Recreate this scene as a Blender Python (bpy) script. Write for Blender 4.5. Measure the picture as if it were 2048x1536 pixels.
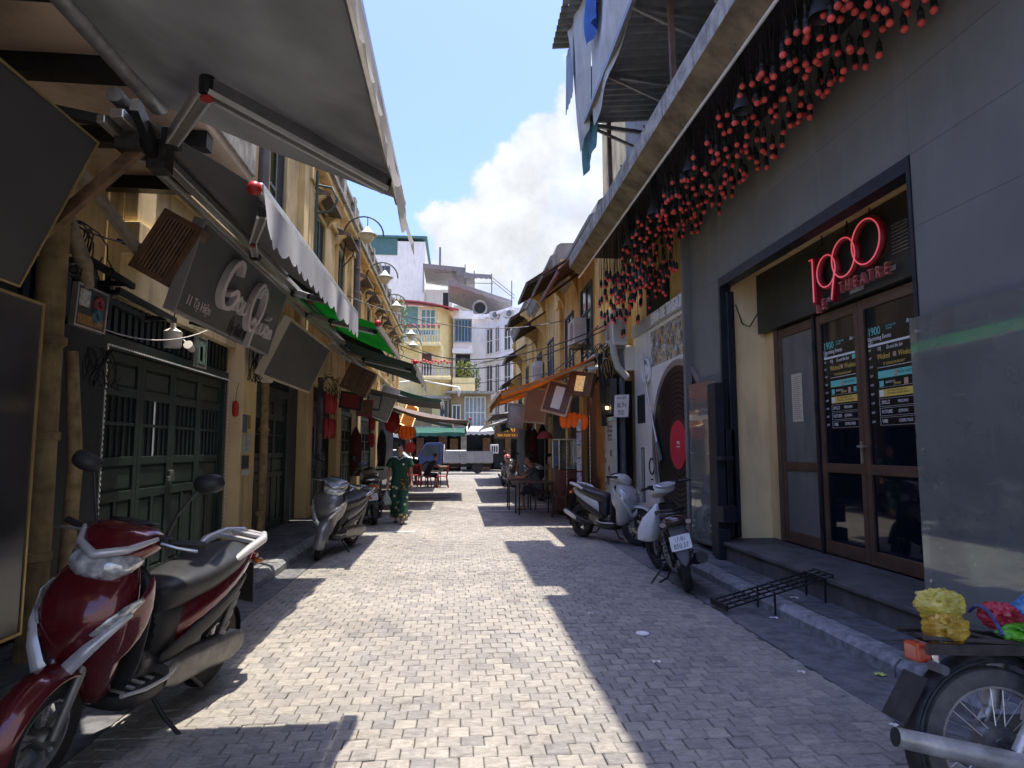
import bpy, bmesh, math, random
from mathutils import Matrix, Vector, Euler
random.seed(7)
SC = bpy.context.scene
for o in list(bpy.data.objects): bpy.data.objects.remove(o)
R_ = math.radians
PI = math.pi
# ------------------------------------------------------------------ camera
FPX, CAMH, PITCH, YAW = 1300.0, 1.5, R_(5.667), R_(4.7695)
cd = bpy.data.cameras.new('camera'); CAM = bpy.data.objects.new('camera', cd); SC.collection.objects.link(CAM)
cd.sensor_width = 36; cd.lens = FPX / 2048 * 36; cd.clip_start = .05; cd.clip_end = 2000
CAM.location = (0, 0, CAMH); CAM.rotation_euler = (PI / 2 + PITCH, 0, -YAW)
SC.camera = CAM
# ------------------------------------------------------------------ sky, sun, exposure
SUN_DIR = Vector((.10, .015, 1)).normalized()          # towards the sun: nearly overhead, a little to the right
W = bpy.data.worlds.new('World'); SC.world = W; W.use_nodes = True
def world():
    nt = W.node_tree; N = nt.nodes; L = nt.links; N.clear()
    out = N.new('ShaderNodeOutputWorld'); bg = N.new('ShaderNodeBackground'); bg.inputs[1].default_value = .15
    sky = N.new('ShaderNodeTexSky'); sky.sky_type = 'NISHITA'; sky.sun_disc = False
    sky.sun_elevation = math.asin(SUN_DIR.z); sky.sun_rotation = math.atan2(SUN_DIR.x, SUN_DIR.y)
    sky.air_density = 1.25; sky.dust_density = 3.0; sky.ozone_density = 1.3
    tc = N.new('ShaderNodeTexCoord')
    def mth(op, a, b=None, c=None, clamp=False):
        n = N.new('ShaderNodeMath'); n.operation = op; n.use_clamp = clamp
        for i, v in enumerate((a, b, c)):
            if v is None: continue
            if isinstance(v, (int, float)): n.inputs[i].default_value = v
            else: L.new(v, n.inputs[i])
        return n.outputs[0]
    sep = N.new('ShaderNodeSeparateXYZ'); L.new(tc.outputs['Generated'], sep.inputs[0])
    x, y, z = sep.outputs
    h = mth('SQRT', mth('ADD', mth('MULTIPLY', x, x), mth('MULTIPLY', y, y)))
    h = mth('MAXIMUM', h, .02)
    el = mth('DIVIDE', z, h); ax = mth('DIVIDE', x, h)
    def noise(scale, det, rough, vec=None, dist=0.0):
        n = N.new('ShaderNodeTexNoise'); n.inputs['Scale'].default_value = scale; n.inputs['Detail'].default_value = det
        n.inputs['Roughness'].default_value = rough; n.inputs['Distortion'].default_value = dist
        L.new(vec or tc.outputs['Generated'], n.inputs['Vector']); return n.outputs[0]
    n1 = noise(4.2, 9, .56, dist=.25); n2 = noise(15, 6, .6); n3 = noise(2.1, 2, .5)
    vo = N.new('ShaderNodeTexVoronoi'); vo.feature = 'SMOOTH_F1'; vo.inputs['Scale'].default_value = 17; vo.inputs['Smoothness'].default_value = .6
    L.new(tc.outputs['Generated'], vo.inputs['Vector'])
    puff = mth('SUBTRACT', .5, vo.outputs['Distance'])
    # a bank of cumulus all round, its tops higher towards +X
    top = mth('ADD', mth('MULTIPLY', ax, 1.35), .40)
    top = mth('ADD', top, mth('MULTIPLY', mth('SUBTRACT', n3, .5), .12))
    d = mth('SUBTRACT', top, el)
    d = mth('ADD', d, mth('MULTIPLY', mth('SUBTRACT', n1, .5), .62))
    d = mth('ADD', d, mth('MULTIPLY', puff, .14)); d = mth('ADD', d, mth('MULTIPLY', mth('SUBTRACT', n2, .5), .30))
    m = N.new('ShaderNodeMapRange'); m.interpolation_type = 'SMOOTHSTEP'; L.new(d, m.inputs[0])
    m.inputs[1].default_value = .0; m.inputs[2].default_value = .065
    gaps = N.new('ShaderNodeMapRange'); gaps.interpolation_type = 'SMOOTHSTEP'; L.new(mth('ADD', n1, mth('MULTIPLY', n2, .08)), gaps.inputs[0])
    gaps.inputs[1].default_value = .37; gaps.inputs[2].default_value = .60; gaps.inputs[3].default_value = .45
    dens = mth('MULTIPLY', m.outputs[0], gaps.outputs[0])
    lit = N.new('ShaderNodeMapRange'); L.new(mth('ADD', mth('MULTIPLY', n2, .9), mth('MULTIPLY', puff, .25)), lit.inputs[0])
    lit.inputs[1].default_value = .25; lit.inputs[2].default_value = .75; lit.inputs[3].default_value = 1.38; lit.inputs[4].default_value = 2.15
    cc = N.new('ShaderNodeCombineColor')
    L.new(mth('MULTIPLY', lit.outputs[0], .955), cc.inputs[0]); L.new(mth('MULTIPLY', lit.outputs[0], .985), cc.inputs[1]); L.new(mth('MULTIPLY', lit.outputs[0], 1.03), cc.inputs[2])
    mix = N.new('ShaderNodeMix'); mix.data_type = 'RGBA'; L.new(dens, mix.inputs[0])
    hz = N.new('ShaderNodeMix'); hz.data_type = 'RGBA'; hz.blend_type = 'MULTIPLY'; hz.inputs[0].default_value = 1
    L.new(sky.outputs[0], hz.inputs[6]); hz.inputs[7].default_value = (.425, .465, .68, 1)     # hazy, milky summer sky
    L.new(hz.outputs[2], mix.inputs[6]); L.new(cc.outputs[0], mix.inputs[7])
    L.new(mix.outputs[2], bg.inputs[0]); L.new(bg.outputs[0], out.inputs[0])
world(); W.cycles.sampling_method = 'MANUAL'; W.cycles.sample_map_resolution = 256
ld = bpy.data.lights.new('sun', 'SUN'); ld.energy = 2.25; ld.angle = R_(.53); ld.color = (1, .92, .80)
SUN = bpy.data.objects.new('sun', ld); SC.collection.objects.link(SUN)
SUN.rotation_euler = SUN_DIR.to_track_quat('Z', 'Y').to_euler(); SUN.location = (2, 0, 30)
vs = SC.view_settings; vs.view_transform = 'Standard'; vs.look = 'None'; vs.exposure = 1.92; vs.gamma = 1; vs.use_curve_mapping = False
SC.cycles.max_bounces = 6; SC.cycles.diffuse_bounces = 4; SC.cycles.glossy_bounces = 3; SC.cycles.transparent_max_bounces = 12
SC.cycles.caustics_reflective = False; SC.cycles.caustics_refractive = False; SC.cycles.use_denoising = True
SC.cycles.sample_clamp_indirect = 6; SC.cycles.use_adaptive_sampling = True; SC.cycles.adaptive_threshold = .025

# ------------------------------------------------------------------ pixel of the photograph + a known plane -> point in the place
_F = Vector((math.sin(YAW) * math.cos(PITCH), math.cos(YAW) * math.cos(PITCH), math.sin(PITCH)))
_R = Vector((math.cos(YAW), -math.sin(YAW), 0)); _U = _R.cross(_F)
def at(px, py, X=None, Y=None, Z=None):
    r = _F + (px - 1024) / FPX * _R + (768 - py) / FPX * _U
    t = X / r.x if X is not None else Y / r.y if Y is not None else (Z - CAMH) / r.z
    return Vector((0, 0, CAMH)) + r * t
V = Vector
# ------------------------------------------------------------------ materials
MATS = {}
def mat(name, col, rough=.6, metal=0., var=.18, scale=3., bump=0., bscale=60., dirt=None, damt=.5, dscale=1.5, streak=True,
        spec=.5, coat=0., emit=None, estr=0., trans=0., alpha=1., rnd=0., translucent=0., sss=0., ior=1.45):
    if name in MATS: return MATS[name]
    m = bpy.data.materials.new(name); m.use_nodes = True; MATS[name] = m
    nt = m.node_tree; N = nt.nodes; L = nt.links; b = N['Principled BSDF']; out = N['Material Output']
    col = tuple(col)[:3]
    b.inputs['Roughness'].default_value = rough; b.inputs['Metallic'].default_value = metal
    b.inputs['Specular IOR Level'].default_value = spec; b.inputs['Coat Weight'].default_value = coat; b.inputs['Coat Roughness'].default_value = .06
    b.inputs['Transmission Weight'].default_value = trans; b.inputs['Alpha'].default_value = alpha; b.inputs['IOR'].default_value = ior
    if emit: b.inputs['Emission Color'].default_value = (*emit, 1); b.inputs['Emission Strength'].default_value = estr
    tc = N.new('ShaderNodeTexCoord')
    def noise(s, det=5, r=.55, vec=None):
        n = N.new('ShaderNodeTexNoise'); n.inputs['Scale'].default_value = s; n.inputs['Detail'].default_value = det; n.inputs['Roughness'].default_value = r
        L.new(vec or tc.outputs['Object'], n.inputs['Vector']); return n
    def mix(fac, a, c, mode='MIX'):
        x = N.new('ShaderNodeMix'); x.data_type = 'RGBA'; x.blend_type = mode
        for i, v in ((0, fac), (6, a), (7, c)):
            if isinstance(v, (int, float)): x.inputs[i].default_value = v
            elif isinstance(v, tuple): x.inputs[i].default_value = (*v[:3], 1)
            else: L.new(v, x.inputs[i])
        return x.outputs[2]
    c = col
    if var:
        n = noise(scale); rp = N.new('ShaderNodeMapRange'); L.new(n.outputs[0], rp.inputs[0]); rp.inputs[1].default_value = .3; rp.inputs[2].default_value = .7
        c = mix(rp.outputs[0], tuple(v * (1 - var) for v in col), tuple(min(1, v * (1 + var)) for v in col))
    if rnd:
        oi = N.new('ShaderNodeObjectInfo'); rp = N.new('ShaderNodeMapRange'); L.new(oi.outputs['Random'], rp.inputs[0]); rp.inputs[3].default_value = 1 - rnd; rp.inputs[4].default_value = 1 + rnd
        hs = N.new('ShaderNodeHueSaturation'); L.new(rp.outputs[0], hs.inputs['Value'])
        if isinstance(c, tuple): hs.inputs['Color'].default_value = (*c, 1)
        else: L.new(c, hs.inputs['Color'])
        c = hs.outputs[0]
    if dirt:
        mp = N.new('ShaderNodeMapping'); L.new(tc.outputs['Object'], mp.inputs[0]); mp.inputs['Scale'].default_value = (3, 3, .5) if streak else (1, 1, 1)
        n = noise(dscale, 8, .65, mp.outputs[0]); rp = N.new('ShaderNodeMapRange'); L.new(n.outputs[0], rp.inputs[0])
        rp.inputs[1].default_value = .5; rp.inputs[2].default_value = .75; rp.inputs[4].default_value = damt
        c = mix(rp.outputs[0], c, dirt)
    if isinstance(c, tuple): b.inputs['Base Color'].default_value = (*c, 1)
    else: L.new(c, b.inputs['Base Color'])
    if var and not trans:
        n = noise(scale * 3.3, 4); rp = N.new('ShaderNodeMapRange'); L.new(n.outputs[0], rp.inputs[0])
        rp.inputs[3].default_value = max(.02, rough - .1); rp.inputs[4].default_value = min(1, rough + .12); L.new(rp.outputs[0], b.inputs['Roughness'])
    if bump:
        n = noise(bscale, 6, .6); bp = N.new('ShaderNodeBump'); bp.inputs['Strength'].default_value = bump; bp.inputs['Distance'].default_value = .01
        L.new(n.outputs[0], bp.inputs['Height']); L.new(bp.outputs[0], b.inputs['Normal'])
    if translucent:
        t = N.new('ShaderNodeBsdfTranslucent'); ms = N.new('ShaderNodeMixShader'); ms.inputs[0].default_value = translucent
        if isinstance(c, tuple): t.inputs[0].default_value = (*c, 1)
        else: L.new(c, t.inputs[0])
        L.new(b.outputs[0], ms.inputs[1]); L.new(t.outputs[0], ms.inputs[2]); L.new(ms.outputs[0], out.inputs[0])
    return m
def glass(name, col, mixf=.25, rough=.02):
    """thin pane: mostly see-through, tinted, mirror-like at grazing angles"""
    if name in MATS: return MATS[name]
    m = bpy.data.materials.new(name); m.use_nodes = True; MATS[name] = m
    nt = m.node_tree; N = nt.nodes; L = nt.links; N.clear(); out = N.new('ShaderNodeOutputMaterial')
    tr = N.new('ShaderNodeBsdfTransparent'); tr.inputs[0].default_value = (*col, 1)
    gl = N.new('ShaderNodeBsdfGlossy'); gl.inputs['Roughness'].default_value = rough; gl.inputs[0].default_value = (.9, .95, .93, 1)
    df = N.new('ShaderNodeBsdfDiffuse'); df.inputs[0].default_value = (.33, .34, .31, 1)
    lw = N.new('ShaderNodeLayerWeight'); lw.inputs[0].default_value = .22
    mx = N.new('ShaderNodeMath'); mx.operation = 'ADD'; mx.inputs[1].default_value = .06; mx.use_clamp = True; L.new(lw.outputs['Fresnel'], mx.inputs[0])
    tc = N.new('ShaderNodeTexCoord'); n = N.new('ShaderNodeTexNoise'); n.inputs['Scale'].default_value = 2.5; n.inputs['Detail'].default_value = 8; L.new(tc.outputs['Object'], n.inputs['Vector'])
    rp = N.new('ShaderNodeMapRange'); L.new(n.outputs[0], rp.inputs[0]); rp.inputs[1].default_value = .35; rp.inputs[2].default_value = .8; rp.inputs[3].default_value = mixf * .82; rp.inputs[4].default_value = mixf * 1.18
    a = N.new('ShaderNodeMixShader'); L.new(rp.outputs[0], a.inputs[0]); L.new(tr.outputs[0], a.inputs[1]); L.new(df.outputs[0], a.inputs[2])
    c = N.new('ShaderNodeMixShader'); L.new(mx.outputs[0], c.inputs[0]); L.new(a.outputs[0], c.inputs[1]); L.new(gl.outputs[0], c.inputs[2]); L.new(c.outputs[0], out.inputs[0])
    return m
# ------------------------------------------------------------------ mesh helpers
COL = SC.collection
def frame(o, x=None, y=None, z=None):
    """matrix from an origin and two or three axes"""
    o = V(o)
    if x is None: x = V(y).cross(V(z))
    if y is None: y = V(z).cross(V(x))
    if z is None: z = V(x).cross(V(y))
    x, y, z = V(x).normalized(), V(y).normalized(), V(z).normalized()
    return Matrix(((x.x, y.x, z.x, o.x), (x.y, y.y, z.y, o.y), (x.z, y.z, z.z, o.z), (0, 0, 0, 1)))
def T(x=0, y=0, z=0, rx=0, ry=0, rz=0): return Matrix.Translation((x, y, z)) @ Euler((R_(rx), R_(ry), R_(rz))).to_matrix().to_4x4()
class MB:
    def __init__(s, M=None): s.v = []; s.f = []; s.m = []; s.M = M; s.k = 0
    def add(s, vs, fs, M=None):
        o = len(s.v); A = s.M
        if M is not None: A = M if A is None else A @ M
        s.v += [(A @ V(p))[:] if A is not None else tuple(p) for p in vs]
        s.f += [tuple(i + o for i in f) for f in fs]; s.m += [s.k] * len(fs); return s
    def box(s, c, d, M=None, t=1., tt=None):
        x, y, z = d[0] / 2, d[1] / 2, d[2] / 2; c = V(c); tt = t if tt is None else tt
        vs = [(c.x + a * x * (t if e > 0 else 1), c.y + b * y * (tt if e > 0 else 1), c.z + e * z) for e in (-1, 1) for a, b in ((-1, -1), (1, -1), (1, 1), (-1, 1))]
        return s.add(vs, [(3, 2, 1, 0), (4, 5, 6, 7), (0, 1, 5, 4), (1, 2, 6, 5), (2, 3, 7, 6), (3, 0, 4, 7)], M)
    def bx(s, x0, x1, y0, y1, z0, z1, M=None): return s.box(((x0 + x1) / 2, (y0 + y1) / 2, (z0 + z1) / 2), (abs(x1 - x0), abs(y1 - y0), abs(z1 - z0)), M)
    def beam(s, a, b, w, h, up=(0, 0, 1), M=None):
        a, b = V(a), V(b); d = b - a; up = V(up)
        if abs(d.normalized().dot(up.normalized())) > .98: up = V((1, 0, 0))
        x = d.cross(up); F_ = frame((a + b) / 2, x=x, y=d)
        return s.box((0, 0, 0), (w, d.length, h), F_ if M is None else M @ F_)
    def tube(s, pts, r, n=8, cap=True, M=None):
        pts = [V(p) for p in pts]; rs = r if isinstance(r, (list, tuple)) else [r] * len(pts)
        vs = []; up = V((0, 0, 1)); d0 = (pts[1] - pts[0]).normalized()
        if abs(d0.dot(up)) > .95: up = V((1, 0, 0))
        x = d0.cross(up).normalized()
        for i, p in enumerate(pts):
            d = (pts[min(i + 1, len(pts) - 1)] - pts[max(i - 1, 0)])
            d = d.normalized() if d.length > 1e-9 else d0
            x = (x - d * x.dot(d)); x = x.normalized() if x.length > 1e-6 else d.orthogonal().normalized()
            y = d.cross(x)
            vs += [p + (x * math.cos(2 * PI * k / n) + y * math.sin(2 * PI * k / n)) * rs[i] for k in range(n)]
        fs = [(i * n + k, i * n + (k + 1) % n, (i + 1) * n + (k + 1) % n, (i + 1) * n + k) for i in range(len(pts) - 1) for k in range(n)]
        if cap: fs += [tuple(range(n))[::-1], tuple(range((len(pts) - 1) * n, len(pts) * n))]
        return s.add(vs, fs, M)
    def cyl(s, a, b, r, r2=None, n=12, M=None): return s.tube([a, b], [r, r if r2 is None else r2], n, True, M)
    def lathe(s, prof, n=16, M=None, cap=True):
        vs = [(r * math.cos(2 * PI * k / n), r * math.sin(2 * PI * k / n), z) for r, z in prof for k in range(n)]
        fs = [(i * n + k, i * n + (k + 1) % n, (i + 1) * n + (k + 1) % n, (i + 1) * n + k) for i in range(len(prof) - 1) for k in range(n)]
        if cap: fs += [tuple(range(n))[::-1], tuple(range((len(prof) - 1) * n, len(prof) * n))]
        return s.add(vs, fs, M)
    def torus(s, R, r, n=24, m=8, M=None, sq=1.):
        vs = [((R + r * math.cos(2 * PI * j / m)) * math.cos(2 * PI * i / n), (R + r * math.cos(2 * PI * j / m)) * math.sin(2 * PI * i / n), r * sq * math.sin(2 * PI * j / m)) for i in range(n) for j in range(m)]
        fs = [(i * m + j, ((i + 1) % n) * m + j, ((i + 1) % n) * m + (j + 1) % m, i * m + (j + 1) % m) for i in range(n) for j in range(m)]
        return s.add(vs, fs, M)
    def sph(s, c, r, n=12, m=8, M=None):
        r = r if isinstance(r, (list, tuple)) else (r, r, r)
        vs = [(c[0], c[1], c[2] - r[2])] + [(c[0] + r[0] * math.sin(PI * j / m) * math.cos(2 * PI * i / n), c[1] + r[1] * math.sin(PI * j / m) * math.sin(2 * PI * i / n), c[2] - r[2] * math.cos(PI * j / m)) for j in range(1, m) for i in range(n)] + [(c[0], c[1], c[2] + r[2])]
        fs = [(0, 1 + (i + 1) % n, 1 + i) for i in range(n)]
        fs += [(1 + j * n + i, 1 + j * n + (i + 1) % n, 1 + (j + 1) * n + (i + 1) % n, 1 + (j + 1) * n + i) for j in range(m - 2) for i in range(n)]
        e = len(vs) - 1; b = 1 + (m - 2) * n; fs += [(b + i, b + (i + 1) % n, e) for i in range(n)]
        return s.add(vs, fs, M)
    def loft(s, rings, cap=True, closed=True, M=None):
        n = len(rings[0]); vs = [p for r in rings for p in r]; q = n if closed else n - 1
        fs = [(i * n + k, i * n + (k + 1) % n, (i + 1) * n + (k + 1) % n, (i + 1) * n + k) for i in range(len(rings) - 1) for k in range(q)]
        if cap and closed: fs += [tuple(range(n))[::-1], tuple(range((len(rings) - 1) * n, len(rings) * n))]
        return s.add(vs, fs, M)
    def prism(s, poly, t, M=None):
        """poly in local XY, extruded from z=0 to z=t"""
        n = len(poly); vs = [(p[0], p[1], 0) for p in poly] + [(p[0], p[1], t) for p in poly]
        fs = [tuple(range(n))[::-1], tuple(range(n, 2 * n))] + [(i, (i + 1) % n, (i + 1) % n + n, i + n) for i in range(n)]
        return s.add(vs, fs, M)
    def quad(s, a, b, c, d, t=.0, M=None):
        a, b, c, d = V(a), V(b), V(c), V(d)
        if not t: return s.add([a, b, c, d], [(0, 1, 2, 3)], M)
        nrm = (b - a).cross(d - a).normalized() * t
        vs = [a, b, c, d, a - nrm, b - nrm, c - nrm, d - nrm]
        return s.add(vs, [(0, 1, 2, 3), (7, 6, 5, 4), (1, 0, 4, 5), (2, 1, 5, 6), (3, 2, 6, 7), (0, 3, 7, 4)], M)
    def sheet(s, fn, nu, nv, t=0., M=None):
        """fn(u,v)->point for u,v in 0..1; optional thickness along -z"""
        vs = [V(fn(i / nu, j / nv)) for j in range(nv + 1) for i in range(nu + 1)]; w = nu + 1
        fs = [(j * w + i, j * w + i + 1, (j + 1) * w + i + 1, (j + 1) * w + i) for j in range(nv) for i in range(nu)]
        if t:
            n0 = len(vs); vs = vs + [p - V((0, 0, t)) for p in vs]; fs = fs + [tuple(x + n0 for x in f[::-1]) for f in fs]
            bd = list(range(w)) + [j * w + nu for j in range(1, nv + 1)] + [nv * w + i for i in range(nu - 1, -1, -1)] + [j * w for j in range(nv - 1, 0, -1)]
            fs = fs + [(bd[(k + 1) % len(bd)], bd[k], bd[k] + n0, bd[(k + 1) % len(bd)] + n0) for k in range(len(bd))]
        return s.add(vs, fs, M)
    def mesh(s, name, mats, smooth=0):
        me = bpy.data.meshes.new(name); me.from_pydata(s.v, [], s.f)
        mats = mats if isinstance(mats, (list, tuple)) else [mats]
        for m in mats: me.materials.append(m)
        if len(mats) > 1: me.polygons.foreach_set('material_index', s.m)
        me.update()
        bm = bmesh.new(); bm.from_mesh(me); bmesh.ops.recalc_face_normals(bm, faces=bm.faces); bm.to_mesh(me); bm.free()
        if smooth:
            me.shade_smooth(); me.set_sharp_from_angle(angle=R_(smooth))
        return me
    def build(s, name, mats, parent=None, smooth=0, bevel=0., seg=2, sub=0, label=None):
        o = bpy.data.objects.new(name, s.mesh(name, mats, smooth)); COL.objects.link(o)
        if parent is not None: o.parent = parent
        if bevel:
            b = o.modifiers.new('bevel', 'BEVEL'); b.width = bevel; b.segments = seg; b.limit_method = 'ANGLE'; b.angle_limit = R_(40)
        if sub:
            b = o.modifiers.new('sub', 'SUBSURF'); b.levels = b.render_levels = sub
        if label: o['label'] = label
        return o
def tag(o, label=None, cat=None, group=None, kind=None):
    if label: o['label'] = label
    if cat: o['category'] = cat
    if group: o['group'] = group
    if kind: o['kind'] = kind
    return o
def thing(name, label, cat, loc=(0, 0, 0), rz=0, group=None, M=None):
    o = bpy.data.objects.new(name, None); COL.objects.link(o); o.empty_display_size = .1
    if M is not None: o.matrix_world = M
    else: o.location = loc; o.rotation_euler = (0, 0, R_(rz))
    return tag(o, label, cat, group)
def struct(o): o['kind'] = 'structure'; return o
def copy_tree(o, parent=None):
    c = o.copy(); COL.objects.link(c)
    if parent is not None: c.parent = parent
    for ch in o.children: copy_tree(ch, c)
    return c
TS = bpy.data.scenes.new('lettering')
def text(mb, s, size, M, ext=.002, align='CENTER', shear=0., sx=1., space=1.):
    """lettering as real geometry in the XY plane of M"""
    cu = bpy.data.curves.new('t', 'FONT'); cu.body = s; cu.size = size; cu.extrude = ext; cu.align_x = align; cu.align_y = 'CENTER'; cu.shear = shear; cu.space_character = space
    cu.resolution_u = 3
    o = bpy.data.objects.new('t', cu); TS.collection.objects.link(o); TS.view_layers[0].update(); dg = TS.view_layers[0].depsgraph; dg.update(); me = bpy.data.meshes.new_from_object(o.evaluated_get(dg))
    mb.add([(v.co.x * sx, v.co.y, v.co.z) for v in me.vertices], [tuple(p.vertices) for p in me.polygons], M)
    bpy.data.objects.remove(o); bpy.data.meshes.remove(me); bpy.data.curves.remove(cu)
def rr(w, h, r, n=4):
    """rounded rectangle outline"""
    pts = []
    for cx, cy, a0 in ((w / 2 - r, h / 2 - r, 0), (-w / 2 + r, h / 2 - r, 90), (-w / 2 + r, -h / 2 + r, 180), (w / 2 - r, -h / 2 + r, 270)):
        pts += [(cx + r * math.cos(R_(a0 + 90 * k / n)), cy + r * math.sin(R_(a0 + 90 * k / n))) for k in range(n + 1)]
    return pts
def ring(c, hw, hh, p=2.5, n=16, x=(1, 0, 0), y=(0, 0, 1)):
    """superellipse ring round c with half sizes hw (along x) and hh (along y; a pair = up, down)"""
    c, x, y = V(c), V(x), V(y); up, dn = hh if isinstance(hh, tuple) else (hh, hh); out = []
    for k in range(n):
        a = 2 * PI * k / n; ca, sa = math.cos(a), math.sin(a)
        e = 2 / p; u = math.copysign(abs(ca) ** e, ca) * hw; w = math.copysign(abs(sa) ** e, sa) * (up if sa > 0 else dn)
        out.append(c + x * u + y * w)
    return out
def lerp(a, b, t): return a + (b - a) * t
def sag(a, b, drop, n=10):
    a, b = V(a), V(b); return [a.lerp(b, i / n) - V((0, 0, drop * 4 * (i / n) * (1 - i / n))) for i in range(n + 1)]
def mesh_obj(name, me, parent=None, loc=None):
    o = bpy.data.objects.new(name, me); COL.objects.link(o)
    if parent is not None: o.parent = parent
    if loc is not None: o.location = loc
    return o
# ------------------------------------------------------------------ palette
YEL = mat('ochre_plaster', (.74, .51, .20), .85, var=.14, scale=1.6, bump=.25, bscale=25, dirt=(.12, .09, .06), damt=.75, dscale=1.3)
YELP = mat('pale_ochre_plaster', (.78, .57, .28), .85, var=.10, scale=1.6, bump=.2, bscale=25, dirt=(.16, .12, .08), damt=.55, dscale=1.1)
YELC = mat('weathered_yellow_wall', (.72, .56, .30), .9, var=.25, scale=1.2, bump=.3, bscale=20, dirt=(.16, .125, .09), damt=.9, dscale=1.4)
CONC = mat('weathered_concrete', (.34, .325, .30), .9, var=.45, scale=7, bump=1., bscale=60, dirt=(.05, .046, .042), damt=.9, dscale=3.2)
BROWNC = mat('stained_concrete', (.19, .145, .095), .9, var=.5, scale=3, bump=.6, bscale=30, dirt=(.05, .045, .04), damt=.8, dscale=2)
GREEN = mat('dark_green_paint', (.017, .031, .026), .42, var=.2, scale=5, bump=.1, bscale=30, dirt=(.015, .02, .02), damt=.6)
GREEND = mat('deep_green_paint', (.008, .014, .017), .5, var=.2, scale=5)
DARK = mat('dark_interior', (.012, .014, .017), .8, var=.3)
BLACKM = mat('black_metal', (.016, .016, .018), .45, .3, var=.3, scale=12)
GREYM = mat('grey_metal', (.22, .22, .22), .45, .7, var=.2, scale=10)
ALU = mat('aluminium', (.62, .61, .58), .32, .9, var=.15, scale=14)
WHITEP = mat('white_paint', (.72, .72, .70), .5, var=.08, scale=4, dirt=(.35, .33, .30), damt=.5)
CREAM = mat('cream_plastic', (.66, .62, .52), .5, var=.08)
GOLD = mat('gold_trim', (.42, .31, .13), .35, .6, var=.12, scale=12)
CABLE = mat('black_cable', (.013, .013, .014), .5, var=0)
RUBBER = mat('tyre_rubber', (.020, .020, .021), .75, var=.3, scale=20, bump=.3, bscale=120, dirt=(.10, .09, .075), damt=.35, streak=False, dscale=6)
CHROME = mat('chrome', (.75, .75, .75), .12, 1., var=.0)
RUST = mat('rusty_metal', (.20, .12, .07), .8, .2, var=.45, scale=9, bump=.4, bscale=60)
RED = mat('red_plastic', (.42, .025, .022), .35, var=.1)
WOOD = mat('brown_wood', (.16, .085, .05), .55, var=.35, scale=6, bump=.3, bscale=30)
PAPER = mat('aged_paper', (.60, .53, .40), .8, var=.08)
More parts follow.
